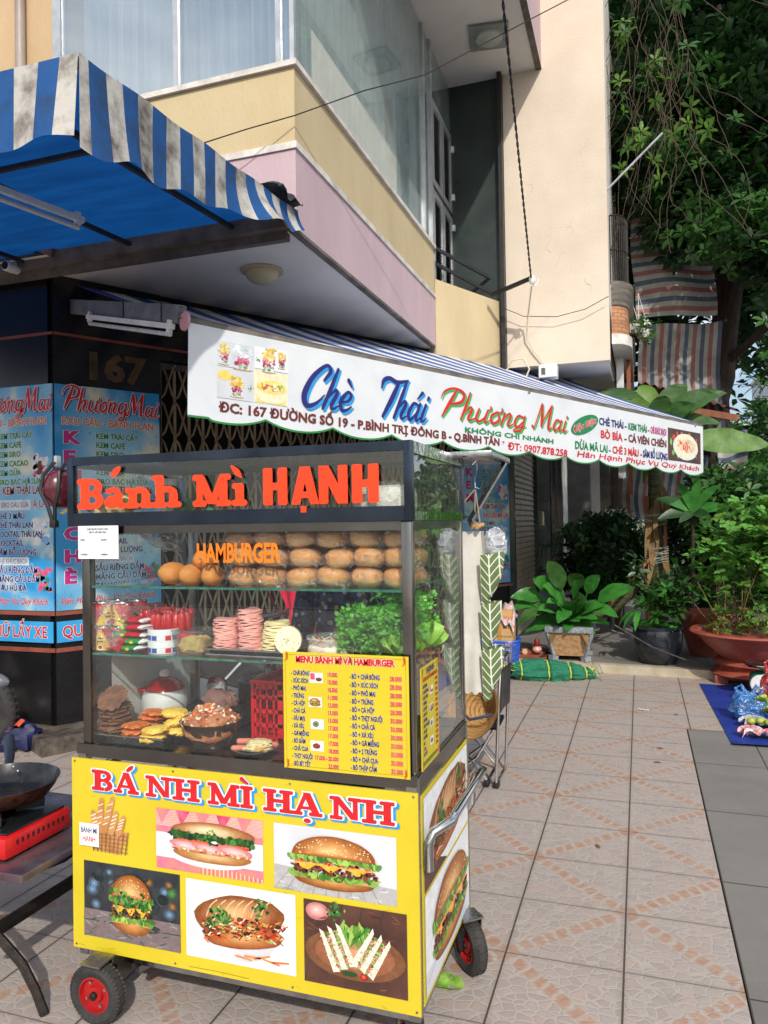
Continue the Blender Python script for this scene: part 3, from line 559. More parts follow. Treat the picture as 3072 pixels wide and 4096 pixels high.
# ================================================================ NEIGHBOUR HOUSE
nb = TB('neighbour_house', 'tall cream house with a blank sunlit end wall, marble ground floor and roller shutter', 'house', (-1.4, 8.6, 0))
m_ = MB(); m_.box((-1.353, 8.30, 3.19), (-.262, 8.46, 9.5), M['cream']); nb.part('end_wall', m_)
m_ = MB(); fw = Fr((0, 8.299, 0), (1, 0, 0), (0, 0, 1)); crk = mat('hairline_crack', (150, 134, 116), None, 20, .9); rnd = random.Random(8)
for (x, z) in ((-.62, 4.75), (-.70, 4.4), (-.5, 4.1), (-.9, 4.6), (-.45, 5.6), (-1.1, 5.2)):
    pts = [(x, z)]
    for k in range(7): x += rnd.uniform(-.035, .05); z -= rnd.uniform(-.01, .05); pts.append((x, z))
    m_ = MB(); m_.frib(fw, [(a, b, .0016) for a, b in pts], crk, 0, smooth=False, cap=False); nb.part('wall_crack', m_)
m_ = MB(); m_.box((-6, 8.46, 3.22), (-.30, 14.0, 9.4), M['soffit']); nb.part('upper_wall', m_)
m_ = MB(); m_.box((-2, 8.47, 3.205), (-.28, 14, 3.219), M['soffit']); nb.part('soffit', m_)
m_ = MB()
for k in range(9):
    z_ = .14+k*.0
fy = 8.60
z_ = .12
while z_ < 2.75: m_.add([(-1.40, 8.62, z_), (-1.385, 8.62, z_+.02), (-1.385, 10.55, z_+.02), (-1.40, 10.55, z_), (-1.40, 8.62, z_+.068), (-1.40, 10.55, z_+.068)], [(0, 1, 2, 3)[::-1], (1, 4, 5, 2)[::-1]], M['shutter']); z_ += .068
nb.part('roller_shutter', m_)
m_ = MB(); m_.box((-1.55, 10.55, .085), (-1.34, 12.1, 3.2), M['marble']); m_.box((-1.55, 8.55, .085), (-1.345, 8.62, 3.2), M['marble']); m_.box((-1.55, 8.62, 2.8), (-1.37, 10.55, 3.2), M['marble']); nb.part('marble_pier', m_)
m_ = MB(); m_.box((-1.42, 12.1, .1), (-1.40, 16.5, 3.2), mat('dark_shop_glass', (20, 24, 34), (28, 32, 40), 2, .12)); 
for y0 in (12.5, 13.2, 14.2): m_.box((-1.40, y0, .1), (-1.36, y0+.06, 3.1), M['steel_dark'])
nb.part('glass_door', m_)
m_ = MB(); m_.box((-1.34, 15.2, 0), (-.9, 15.5, 3.2), mat('grey_pillar', (140, 138, 136), (110, 108, 106), 3, .5)); m_.box((-.74, 15.6, 0), (-.55, 15.8, 3.2), M['steel_dark']); nb.part('pillar', m_)
m_ = MB(); m_.box((-1.338, 11.0, 1.42), (-1.325, 11.16, 1.62), mat('switch_yellow', (214, 198, 140), None, 8, .5)); m_.box((-1.325, 11.05, 1.47), (-1.318, 11.11, 1.57), M['white']); nb.part('switch_plate', m_)
# rounded brick balcony at its street corner
m_ = MB()
def balc(r, z0, z1, m, nn=10): 
    pts = [(-.26+r*math.sin(a)*.55, 9.3-r*math.cos(a)*.9) for a in [PI*.0+PI/2*i/nn for i in range(nn+1)]]+[(-.26+r*.55, 14)]
    m_.add([(x, y, z0) for x, y in pts]+[(x, y, z1) for x, y in pts], [(i, i+1, len(pts)+i+1, len(pts)+i) for i in range(len(pts)-1)], m, True)
    m_.add([(x, y, z0) for x, y in pts]+[(-.26, 14, z0), (-.26, 9.3-r*.9, z0)], [list(range(len(pts)+2))], M['soffit'])
balc(.33, 3.62, 3.95, brick_pattern('balcony_bricks', (190, 138, 98), (168, 116, 82), (120, 92, 74), 6, .25)); balc(.40, 3.50, 3.62, M['trim'])
for k in range(4): balc(.36+.03*k, 3.97+k*.07, 4.0+k*.07, M['soffit_dark'])
nb.part('balcony', m_)
m_ = MB()
for k in range(12): a = PI/2*k/11; m_.tube([(-.26+.34*math.sin(a)*.55, 9.3-.34*math.cos(a)*.9, 4.2), (-.26+.34*math.sin(a)*.55, 9.3-.34*math.cos(a)*.9, 5.0)], .008, M['blackmetal'], 5)
for z_ in (4.6, 5.0): m_.tube([(-.26+.34*math.sin(PI/2*k/11)*.55, 9.3-.34*math.cos(PI/2*k/11)*.9, z_) for k in range(12)], .012, M['blackmetal'], 5)
nb.part('balcony_rail', m_)
m_ = MB(); m_.box((-.235, 9.7, 2.0), (-.15, 9.78, 4.0), M['alu']); m_.box((-.12, 9.9, 1.8), (-.07, 9.95, 4.0), M['wood']); nb.part('door_frame', m_)
# rusty corrugated roof over the next stall
def rust_fn(a, b): x = -1.3+a*2.55; return (x, 10.3+b*2.2, 3.42-.22*a-.02+.16*b-.05*abs(math.sin(b*60))*1+.02*math.sin(a*160))
rf = TB('tin_roof', 'rusty corrugated tin roof beyond the banner', 'roof', (.2, 10.3, 0)); m_ = MB(); m_.grid(lambda a, b: (-1.3+a*2.55, 10.3+b*2.0, 3.42-.62*max(0, a-.55)/.45*.5-.3*a+.35*b+.018*math.sin(a*150)), 220, 2, M['rust']); rf.part('sheet', m_)
m_ = MB(); m_.obox((-1.3, 10.35, 3.36), (1.2, 10.35, 2.74), .05, .08, M['wood']); rf.part('beam', m_)
# ================================================================ PRINTED ART
def P_(name, c, c2=None, sc=30, rough=.45): return mat('print_'+name, c, c2, sc, rough)
PM = dict(white=P_('white', (238, 240, 240)), red=P_('red', (205, 30, 38)), dred=P_('dark_red', (128, 34, 34)), navy=P_('navy', (34, 34, 112)), cyan=P_('cyan', (40, 150, 215)), green=P_('green', (16, 128, 74)),
 lgreen=P_('light_green', (60, 172, 80)), mag=P_('magenta', (190, 44, 128)), orange=P_('orange', (214, 122, 84)), black=P_('black', (28, 28, 30)), yellow=P_('yellow', (214, 194, 44), (204, 184, 38), 3), maroon=P_('maroon', (110, 40, 36)),
 bun=P_('bun', (196, 122, 60), (222, 160, 98), 14), crust=P_('crust', (206, 152, 98), (176, 116, 66), 22), seed=P_('seed', (240, 224, 184)), lettuce=P_('lettuce', (92, 158, 52), (140, 196, 84), 40), dleaf=P_('dark_leaf', (34, 96, 44), (62, 132, 62), 40),
 patty=P_('patty', (92, 46, 34), (128, 66, 48), 60), cheese=P_('cheese', (240, 184, 62)), tomato=P_('tomato', (212, 60, 42), (226, 92, 60), 30), ham=P_('ham', (226, 170, 170), (240, 200, 196), 20), bread=P_('bread', (238, 226, 202), (222, 202, 166), 24),
 plate=P_('plate', (226, 230, 236), (208, 212, 220), 3), wood=P_('plank', (146, 140, 138), (108, 102, 100), 12), dwood=P_('dark_plank', (92, 58, 46), (66, 42, 36), 8), night=P_('bokeh_dark', (34, 38, 44), (56, 62, 66), 9), bok1=P_('bokeh_green', (66, 150, 96), (40, 110, 120), 12),
 bok2=P_('bokeh_warm', (196, 140, 70), (150, 90, 50), 12), bok3=P_('bokeh_blue', (120, 170, 210), None), pinkmat=P_('woven_pink', (206, 110, 146), (216, 140, 120), 30), carrot=P_('carrot', (222, 112, 42), (236, 140, 70), 30), board=P_('cutting_board', (196, 146, 108), (176, 124, 88), 10),
 grey=P_('light_grey', (218, 222, 226), (200, 204, 210), 4), sky=P_('sky_blue', (60, 160, 216)), sauce=P_('sauce', (170, 40, 30)), cream=P_('cream', (240, 228, 190)), yel2=P_('mango', (232, 200, 90), (244, 224, 140), 30), pinkd=P_('jelly', (190, 44, 84), (224, 110, 140), 40), ice=P_('ice', (226, 232, 236), (200, 210, 214), 40))
LY = .0005
def wavy(fr, mb, x0, x1, y, th, m, l, n=9, am=.5, seed=0, tilt=0.0):
    rnd = random.Random(seed); up = []; dn = []; K = n*4
    for i in range(K+1):
        t = i/K; x = x0+(x1-x0)*t; a = th*(.5+am*.5*math.sin(t*n*2*PI+seed)+.2*rnd.uniform(-1, 1)); up.append((x, y+a*.6+tilt*(t-.5))); dn.append((x, y-a+tilt*(t-.5)))
    for i in range(K): mb.fpoly(fr, [dn[i], dn[i+1], up[i+1], up[i]], m, l)
def sub_frame(fr, x, y, rot=0.0, l=0.0):
    c, s = math.cos(rot), math.sin(rot); return Fr(fr.p(x, y, l), fr.u*c+fr.v*s, fr.v*c-fr.u*s)
def PC(c):
    c = tuple(max(0, min(255, int(round(x/14)*14))) for x in c); return P_('ink_%02x%02x%02x' % c, c, tuple(max(0, x-14) for x in c), 50)
def lerp3(a, b, t): return tuple(a[i]+(b[i]-a[i])*t for i in range(3))
def gell(mb, fr, cx, cy, rx, ry, c0, c1, l, n=8, ox=-.12, oy=.2, a0=0.0, a1=2*PI, amp=.03, seed=1, rot=0.0):
    for i in range(n):
        t = i/(n-1); k = 1-.82*t; mb.fell(fr, cx+ox*rx*t*.8, cy+oy*ry*t*.8, rx*k, ry*k, PC(lerp3(c0, c1, t)), l+.00006*i, 26, amp, 2.2, seed, rot, a0, a1)
def mess(mb, fr, x0, y0, x1, y1, c0, c1, n, r, l, seed=0, shape=None, asp=.7):
    rnd = random.Random(seed)
    for k in range(n):
        x, y = rnd.uniform(x0, x1), rnd.uniform(y0, y1)
        if shape and not shape((x-x0)/(x1-x0)*2-1, (y-y0)/(y1-y0)*2-1): continue
        mb.fell(fr, x, y, r*rnd.uniform(.5, 1.2), r*asp*rnd.uniform(.5, 1.2), PC(lerp3(c0, c1, rnd.random())), l+.00007*(k % 11), 8, .35, 3, k, rot=rnd.uniform(-.6, .6))
def frill(mb, fr, x0, x1, y, th, l, seed, c0=(52, 112, 36), c1=(168, 206, 96), n=60, arc=0.0):
    rnd = random.Random(seed)
    for k in range(n):
        t = k/(n-1); x = x0+(x1-x0)*t; yy = y+arc*(1-(2*t-1)**2)+rnd.uniform(-.3, .3)*th; w_ = (x1-x0)/n*rnd.uniform(1.6, 3.2); c = lerp3(c0, c1, rnd.random()**1.3)
        mb.fell(fr, x, yy, w_, th*rnd.uniform(.25, .6), PC(c), l+.00007*(k % 9), 9, .45, 4, k+seed, rot=rnd.uniform(-.7, .7))
def art_burger(mb, fr, cx, cy, w, h, l=0.0, seed=1, long=False):
    rnd = random.Random(seed); x0, x1 = cx-w/2, cx+w/2; y = cy-h/2; q = lambda k: l+LY*k
    gell(mb, fr, cx, y+h*.18, w*.45, h*.18, (146, 84, 36), (222, 158, 92), q(1), 7, 0, -.1, PI, 2*PI, .02, seed); mb.frect(fr, cx-w*.45, y+h*.17, cx+w*.45, y+h*.23, PC((206, 150, 92)), q(1.9))
    frill(mb, fr, x0+w*.02, x1-w*.02, y+h*.25, h*.11, q(2.1), seed)
    mess(mb, fr, x0+w*.03, y+h*.28, x1-w*.03, y+h*.42, (56, 24, 18), (148, 82, 58), 110, w*.028, q(3), seed)
    for k in range(3): a = x0+w*(.2+.28*k)+rnd.uniform(-.03, .03)*w; mb.fpoly(fr, [(a-w*.14, y+h*.46), (a+w*.14, y+h*.46), (a+w*.03, y+h*.33), (a-w*.01, y+h*.33)], PC((238, 176, 60)), q(4.2)); mb.fpoly(fr, [(a-w*.12, y+h*.46), (a+w*.02, y+h*.46), (a-w*.0, y+h*.37)], PC((246, 200, 96)), q(4.5))
    mb.frect(fr, x0+w*.06, y+h*.43, x1-w*.06, y+h*.465, PC((240, 188, 76)), q(4.7))
    mess(mb, fr, x0+w*.06, y+h*.47, x1-w*.06, y+h*.54, (186, 40, 28), (236, 110, 78), 50, w*.03, q(5), seed+2, asp=.5)
    frill(mb, fr, x0, x1, y+h*.575, h*.13, q(6), seed+3, n=70)
    gell(mb, fr, cx, y+h*.60, w*.47, h*.40, (158, 84, 32), (240, 190, 124), q(7.4), 11, -.10, .30, 0, PI, .015, seed)
    for k in range(70):
        a = rnd.uniform(-.92, .92); b = rnd.uniform(.06, .88)*math.sqrt(max(.02, 1-a*a)); mb.fell(fr, cx+a*w*.45, y+h*(.61+.38*b), w*.008, h*.011, PC((246, 232, 196)) if k % 3 else PC((214, 180, 124)), q(9.4), 6, rot=rnd.uniform(0, 3))
def art_sprig(mb, fr, x, y, r, m, l, seed=0, n=16):
    rnd = random.Random(seed)
    for k in range(int(n*1.6)): a = rnd.uniform(0, 2*PI); d = r*rnd.uniform(.05, 1); mb.fell(fr, x+d*math.cos(a), y+d*math.sin(a), r*rnd.uniform(.12, .26), r*rnd.uniform(.07, .17), PC(lerp3((24, 74, 30), (120, 176, 84), rnd.random()**1.4)), l+LY*.1*(k % 8), 9, .4, 3, k, rot=rnd.uniform(0, 3))
def art_banhmi(mb, fr, cx, cy, w, h, l=0.0, seed=3):
    rnd = random.Random(seed); q = lambda k: l+LY*k; f2 = sub_frame(fr, cx, cy, .12)
    gell(mb, f2, 0, h*.1, w*.5, h*.38, (136, 78, 38), (228, 178, 120), q(1), 10, -.1, .3, amp=.06, seed=seed)
    for k in range(7): mb.frib(f2, [(-w*.36+w*.1*k, h*.12), (-w*.30+w*.1*k, h*.30), (-w*.22+w*.1*k, h*.40)], PC((236, 200, 150)), q(2.3)+.00005*k, w=w*.012)
    gell(mb, f2, w*.03, -h*.22, w*.44, h*.2, (150, 84, 40), (226, 168, 104), q(2.8), 7, 0, -.1, amp=.05, seed=seed+1)
    mess(mb, f2, -w*.42, -h*.2, w*.46, h*.1, (70, 26, 18), (176, 72, 48), 90, w*.03, q(3.6), seed+3, asp=.6)
    for k in range(150):
        a = rnd.uniform(-.42, .48)*w; b = rnd.uniform(-.27, .06)*h; t = rnd.uniform(-.8, .8); d = w*rnd.uniform(.03, .07); c = rnd.choice([(226, 112, 40), (240, 150, 84), (204, 44, 30), (236, 226, 200), (150, 186, 96), (120, 30, 22)]); mb.frib(f2, [(a, b), (a+d*math.cos(t), b+d*math.sin(t))], PC(c), q(4.5)+k % 9*.00007, w=h*rnd.uniform(.012, .028), smooth=False, cap=False)
    for a, b, r in ((-.2, .12, .17), (.26, .28, .12), (-.34, .0, .09)): art_sprig(mb, f2, a*w, b*h, r*h*1.3, PM['dleaf'], q(6), seed+int(a*50), 26)
def art_hamroll(mb, fr, cx, cy, w, h, l=0.0):
    q = lambda k: l+LY*k
    gell(mb, fr, cx, cy-h*.25, w*.44, h*.17, (170, 112, 60), (236, 196, 140), q(1), 7, 0, -.1, amp=.04); gell(mb, fr, cx, cy+h*.22, w*.47, h*.25, (160, 100, 50), (246, 224, 184), q(1.6), 9, -.1, .4, amp=.04, seed=5)
    mb.frect(fr, cx-w*.44, cy-h*.02, cx+w*.44, cy+h*.14, PC((34, 40, 24)), q(2.6)); frill(mb, fr, cx-w*.46, cx+w*.46, cy+h*.13, h*.15, q(3), 2, (18, 56, 26), (84, 140, 60), 70); wavy(fr, mb, cx-w*.4, cx-w*.04, cy+h*.03, h*.07, PC((230, 92, 40)), q(4), 8, .4, 4); wavy(fr, mb, cx+w*.08, cx+w*.42, cy+h*.03, h*.07, PC((232, 104, 44)), q(4.1), 8, .4, 7)
    for a, b, r in ((-.28, -.08, .2), (-.02, -.1, .2), (.26, -.08, .2)): gell(mb, fr, cx+a*w, cy+b*h, w*r, h*.11, (206, 130, 130), (246, 214, 208), q(5.2+a), 6, 0, -.2, amp=.1, seed=int(r*9+a*10), rot=-.1); mb.fell(fr, cx+a*w, cy+(b-.09)*h, w*r*.9, h*.03, PC((180, 70, 50)), q(4.4), 16, .3)
    mess(mb, fr, cx-w*.4, cy-h*.2, cx+w*.4, cy-h*.13, (190, 110, 70), (244, 220, 180), 50, w*.02, q(6.2), 4); art_sprig(mb, fr, cx, cy+h*.16, h*.16, PM['dleaf'], q(7), 5); mb.fell(fr, cx+w*.04, cy+h*.06, w*.04, h*.03, PM['white'], q(7.6), 10, .3)
def art_tri(mb, fr, cx, cy, w, h, l=0.0):
    q = lambda k: l+LY*k
    gell(mb, fr, cx, cy-h*.1, w*.48, h*.34, (132, 86, 56), (206, 158, 118), q(1), 5, 0, .1, amp=.01)
    frill(mb, fr, cx-w*.14, cx+w*.12, cy+h*.2, h*.22, q(2), 4, (60, 120, 40), (170, 206, 96), 40)
    for sx_, t in ((-1, .42), (1, -.5)):
        f2 = sub_frame(fr, cx+sx_*w*.17, cy-h*.02, t)
        for k in range(3):
            x = (k-1)*w*.088; mb.fpoly(f2, [(x-w*.036, -h*.3), (x+w*.03, -h*.32), (x+w*.022, h*.25), (x-w*.01, h*.31)], PC((240, 228, 204)), q(3+k*.5)); mess(mb, f2, x-w*.03, -h*.28, x+w*.022, h*.22, (214, 186, 146), (250, 244, 228), 26, w*.012, q(3.2+k*.5), k, asp=1.0)
            if k < 2: mess(mb, f2, x+w*.028, -h*.3, x+w*.06, h*.22, (70, 130, 50), (190, 210, 130), 40, w*.014, q(4.2), k+7); mess(mb, f2, x+w*.034, -h*.28, x+w*.056, h*.18, (206, 60, 50), (246, 200, 190), 22, w*.011, q(5), k+3)
    gell(mb, fr, cx+w*.09, cy-h*.36, w*.035, h*.045, (160, 20, 20), (240, 110, 90), q(6.4), 5); mb.fell(fr, cx-w*.05, cy-h*.35, w*.08, h*.035, PC((40, 84, 40)), q(6.4), 14, .2)
def art_cup(mb, fr, cx, cy, w, h, l, top='yel2', seed=0):
    q = lambda k: l+LY*k; mb.fpoly(fr, [(cx-w*.36, cy-h*.45), (cx+w*.36, cy-h*.45), (cx+w*.46, cy+h*.2), (cx-w*.46, cy+h*.2)], PM['ice'], q(1)); mb.fell(fr, cx, cy-h*.46, w*.5, h*.05, PM['board'], q(.6), 16)
    mess(mb, fr, cx-w*.36, cy-h*.26, cx+w*.36, cy+h*.04, (150, 20, 60), (240, 170, 190), 26, w*.13, q(2), seed); mess(mb, fr, cx-w*.32, cy-h*.4, cx+w*.32, cy-h*.26, (60, 120, 60), (200, 220, 180), 14, w*.09, q(2.3), seed); mess(mb, fr, cx-w*.44, cy+h*.0, cx+w*.44, cy+h*.4, (220, 178, 60) if top == 'yel2' else (196, 206, 212), (252, 240, 170) if top == 'yel2' else (250, 252, 252), 34, w*.15, q(3.4), seed+2)
def art_dots(mb, fr, x0, y0, x1, y1, l, cols, n, r, seed=0):
    rnd = random.Random(seed)
    for k in range(n): mb.fell(fr, rnd.uniform(x0+r, x1-r), rnd.uniform(y0+r, y1-r), r*rnd.uniform(.4, 1), r*rnd.uniform(.3, .9), PM[rnd.choice(cols)], l+LY*.12*(k % 9), 9, .3, 3, k, rot=rnd.uniform(0, 3))
# ================================================================ LEFT STRIPED AWNING
wd = mat('dirty_white_canvas', (204, 200, 192), (92, 84, 74), 7, .8, 0, .3, 30, lo=.42, hi=.68, trans=.2); bd = mat('dirty_blue_canvas', (28, 88, 152), (42, 58, 76), 6, .75, 0, .3, 30, lo=.45, hi=.8, trans=.25)
bu = mat('blue_canvas_underside', (14, 76, 140), (10, 60, 118), 1.5, .75, stretch=(1, 6, 1), trans=.6)
aw = TB('striped_awning', 'blue and white striped canvas awning with a dirty curling valance, over the left shop front', 'awning', (-1.937, 4.12, 3.389))
def zt(y): return 3.248+(y-2.241)/(4.12-2.241)*.141
m_ = MB(); m_.grid(lambda a, b: (-1.937-4.6*a, 2.241+1.88*b, zt(2.241+1.88*b)-.02*math.sin(a*46*PI)**2*math.sin(b*PI)-.015*math.sin(b*2*PI)+ (.09*a if b < .01 else .09*a*(1-b))), 46, 10, bu); aw.part('canopy', m_)
m_ = MB()
def vside(a, b):     # a along from the front corner to the wall, b down
    y = 2.241+1.88*a; drop = .352*(1-a)**.75+.13*a; fold = .018*math.sin(a*19)*b+.05*math.sin(a*9+1)*b*b*min(1, 2*a)
    return (-1.937+.012+fold+.07*b*b*a, y, zt(y)+.006-drop*b*(1+.06*math.sin(a*31))-.005*math.sin(a*24))
m_.grid(vside, 114, 10, None, mf=lambda a, b: (wd if int(a*19+.5) % 2 == 0 else bd)); aw.part('side_valance', m_)
m_ = MB()
def vfront(a, b): x = -1.925-4.6*a; return (x, 2.236-.02*math.sin(a*70)*b-.025*b, 3.25+.09*a-(.315+.006*math.sin(a*44*PI/2+2.2))*b)
m_.grid(vfront, 276, 8, None, mf=lambda a, b: (wd if (a < .018 or int((a*4.6-.08)/.102) % 2 == 1) else bd)); aw.part('front_valance', m_)
m_ = MB(); bar = mat('awning_bar', (52, 62, 66), (34, 38, 40), 8, .6, .2)
for x in (-2.36, -3.12, -4.0): m_.obox((x, 2.28, zt(2.28)-.045+.03), (x, 4.1, zt(4.1)-.04), .025, .025, bar)
m_.obox((-6, 2.86, zt(2.86)-.035), (-1.96, 2.86, zt(2.86)-.035), .022, .022, bar); m_.obox((-6, 2.26, zt(2.26)-.01), (-1.95, 2.26, zt(2.26)-.01), .03, .03, bar); m_.obox((-1.955, 2.26, zt(2.26)-.02), (-1.955, 4.1, zt(4.1)-.03), .02, .02, bar)
m_.box((-6, 4.085, 3.30), (-1.97, 4.148, 3.40), M['soffit_dark']); aw.part('awning_frame', m_)
m_ = MB(); m_.grid(lambda a, b: (-1.99+.11*math.cos(a*5)+.02*math.sin(b*9), 3.78+.3*b, 3.40+.07*math.sin(a*5)*math.sin(b*PI+.2)+.02*math.sin(b*20+a*5)), 14, 10, mat('torn_grey_sheet', (66, 70, 78), (44, 46, 52), 9, .8, trans=.2)); aw.part('loose_flap', m_)
def tube_lamp(name, p, q, label, drop=.05):
    p, q = Vector(p), Vector(q); tl = TB(name, label, 'tube lamp', tuple(p)); a = MB(); a.obox(p, q, .03, .03, M['white']); 
    d = (q-p).normalized()
    for e in (p+d*.02, q-d*.05): a.obox(e, e+d*.03, .025, .07, M['white'])
    tl.part('housing', a); a = MB(); o = Vector((0, 0, -drop)); a.tube([p+d*.03+o, q-d*.03+o], .013, mat('unlit_tube', (205, 210, 214), None, 6, .25), 10); tl.part('tube', a); return tl
tube_lamp('tube_lamp', (-3.05, 2.6, 3.19), (-2.87, 3.36, 3.19), 'unlit tube lamp slung under the blue striped awning')
bm_ = TB('eaves_beam', 'stained pink eaves board left of the pier, under the awning', 'board', (-4.2, 4.1, 3.4)); m_ = MB(); m_.obox((-6, 4.08, 4.45), (-3.72, 4.08, 3.37), .05, .08, mat('stained_pink_board', (150, 122, 116), (84, 62, 56), 6, .8)); bm_.part('board', m_)
m_ = MB(); m_.add([(-6, 4.05, 3.36), (-3.76, 4.05, 3.35), (-3.76, 4.24, 3.35), (-6, 4.24, 3.36)], [(0, 1, 2, 3)[::-1]], M['soffit']); bm_.part('soffit_strip', m_)
cc = TB('security_camera', 'small dark security camera with a ring of pale trim under the eaves', 'camera', (-4.06, 4.05, 3.30)); m_ = MB(); m_.lathe([(.0, .06), (.03, .055), (.036, 0), (.036, -.05), (.03, -.055)], M['white'], (0, 0, 0), 18, ax='y'); 
for i, v in enumerate(m_.v): m_.v[i] = (v[0]-4.06, v[1]+4.04, v[2]+3.295)
cc.part('body', m_); m_ = MB(); m_.lathe([(.026, -.056), (.0, -.057)], M['black'], (-4.06, 4.04, 3.295), 16, ax='y'); cc.part('lens', m_); m_ = MB(); m_.tube([(-4.06, 4.08, 3.33), (-4.08, 4.12, 3.36), (-4.12, 4.16, 3.37)], .012, M['white'], 6); cc.part('bracket', m_)
# ================================================================ RIGHT AWNING with the printed banner
BO = Vector((-2.305, 3.49, 2.077)); BU = Vector((2.945, 5.10, -.143)).normalized(); BFr = Fr(BO, BU, Vector((0, 0, 1))-BU*BU.z); BL = 5.91
w2 = mat('white_stripe_canvas', (236, 236, 230), (212, 210, 204), 6, .8, trans=.12); b2 = mat('blue_stripe_canvas', (36, 92, 180), (48, 90, 158), 6, .75, trans=.12)
aw2 = TB('shop_awning', 'folding-arm awning of blue and white striped canvas above the printed banner', 'awning', (-3.85, 4.4, 3.1))
m_ = MB(); fl = BO+BFr.v*.556; fr_ = fl+BU*BL; bl = Vector((-3.87, 4.42, 3.27)); br = Vector((-.93, 9.5, 3.29))
def fab(a, b): 
    p = fl.lerp(fr_, a).lerp(bl.lerp(br, a), b); return p-Vector((0, 0, .02*math.sin(b*PI)*(1+.6*math.sin(a*9))))
m_.grid(fab, 165, 10, None, mf=lambda a, b: (w2 if int(a*33+1e-6) % 2 else b2)); aw2.part('canopy', m_)
m_ = MB(); gb = mat('grey_front_bar', (128, 120, 110), (92, 86, 80), 8, .6); o_ = BFr.v*.536-BFr.n*.018; m_.obox(BO+o_, BO+BU*BL+o_, .03, .05, gb); m_.obox(bl+Vector((0, 0, .02)), br, .06, .07, M['white']); aw2.part('front_bar', m_)
m_ = MB(); m_.T = Matrix.Translation(BO+o_-BU*.012) @ BU.to_track_quat('Z', 'Y').to_matrix().to_4x4(); m_.lathe([(0, -.008), (.052, -.006), (.054, .006), (0, .008)], mat('pink_end_cap', (206, 150, 158), None, 8, .5), (0, 0, 0), 26); aw2.part('end_cap', m_)
m_ = MB()
for t, a_ in ((.49, .5), (.985, .97)):
    m_ = MB(); m_.obox(bl.lerp(br, t)-Vector((0, 0, .06)), fl.lerp(fr_, a_)-Vector((0, 0, .05)), .03, .05, M['alu']); aw2.part('folding_arm', m_)
m_ = MB(); p = Vector((-3.87, 4.40, 3.10)); q = Vector((-2.36, 3.53, 2.66)); m_.obox(p, q, .05, .10, mat('grimy_rail', (120, 124, 130), (92, 94, 98), 8, .6)); 
for k in range(3): m_.obox(p+Vector((.03, -.03, -.03+.03*k)), q+Vector((.03, -.03, -.03+.03*k)), .008, .006, M['soffit_dark'])
for t in (.55, .86): m_.obox(p.lerp(q, t)+Vector((.03, -.035, .05)), p.lerp(q, t)+Vector((.03, -.035, -.07)), .03, .012, M['black'])
aw2.part('side_rail', m_)
tube_lamp('tube_lamp', (-3.52, 4.16, 2.93), (-2.42, 3.53, 2.60), 'unlit tube lamp on the rail left of the white banner', .045)
# the banner itself
bn = TB('printed_banner', 'white vinyl banner reading Chè Thái Phương Mai with a green scalloped hem', 'banner', tuple(BO)); vin = mat('white_vinyl', (232, 236, 238), (220, 226, 230), 3, .4, trans=.12)
def btop(x): return .527-.0*x
def bbot(x): t = (x-.0)/.4925; f_ = t-math.floor(t); return -.002+.046*(abs(2*f_-1)**2.2)*(1 if t > .3 else .0)+ (0 if t > .3 else .02)
def bz(x, y): return .002*math.sin(x*5)*(1-y/.53)+.001*math.sin(x*13+1)*(1-y/.53)
m_ = MB(); m_.grid(lambda a, b: BFr.p(a*BL, bbot(a*BL)+(btop(a*BL)-bbot(a*BL))*b, bz(a*BL, .53*b)), 240, 6, vin); bn.part('vinyl_sheet', m_)
m_ = MB(); m_.grid(lambda a, b: BFr.p(a*BL, bbot(a*BL)-.006+.012*b, bz(a*BL, 0)+.002), 240, 1, mat('green_hem', (42, 130, 62), None, 20, .6)); bn.part('hem', m_)
L1 = .0038
FB = BFr
for w_, x_, k_ in (('Chè', .735, 1.02), ('Thái', 1.33, 1.0)): m_ = MB(); cursive(m_, FB, w_, x_, .165, .26, PM['cyan'], L1, k_, .28, 1.15, .012, .016, -.012); cursive(m_, FB, w_, x_, .165, .26, PM['navy'], L1+.0015, k_, .28, 1.12); bn.part('script_lettering', m_)
CUR['G'] = (.46, [CUR['g'][1][0], [(.38, .45, .08), (.30, -.08, .09), (.08, -.17, .06), (.04, -.09, .04), (.44, .08, .03)]])
for w_, x_, y_, h_, k_ in (('PhươnG', 1.93, .225, .205, 1.62), ('Mai', 3.0, .245, .20, 1.42)):
    m_ = MB()
    for c_, dx, l_ in (('lgreen', .016, 0), ('red', 0, .0015)): cursive(m_, FB, w_, x_, y_, h_, PM[c_], L1+l_, k_, .2, 1.15, .012 if dx else 0, dx, -dx*.7)
    if w_ != 'Mai': bn.part('script_lettering', m_)
bn.part('script_lettering', m_)
m_ = MB()
m_.text(FB, 'ĐC: 167 ĐƯỜNG SỐ 19 - P.BÌNH TRỊ ĐÔNG B - Q.BÌNH TÂN', .188, .062, .054, PM['maroon'], L1, bold=.08, fitw=2.40); m_.text(FB, '*', 2.62, .05, .05, PM['red'], L1, bold=.04)
m_.text(FB, 'ĐT: 0907.878.258', 2.69, .04, .056, PM['red'], L1, bold=.05, fitw=.78); m_.text(FB, 'KHÔNG CHI NHÁNH', 2.195, .133, .036, PM['green'], L1, bold=.06, fitw=1.08)
m_.fell(FB, 3.73, .335, .215, .075, PM['green'], L1, 30, rot=.33); f3 = sub_frame(FB, 3.73, .318, .33, L1+.001); m_.text(f3, 'Đặc Biệt:', 0, -.01, .052, PM['red'], .0006, bold=.05, al='C', fitw=.36, shear=.25, halo=PM['white'], hw=.06)
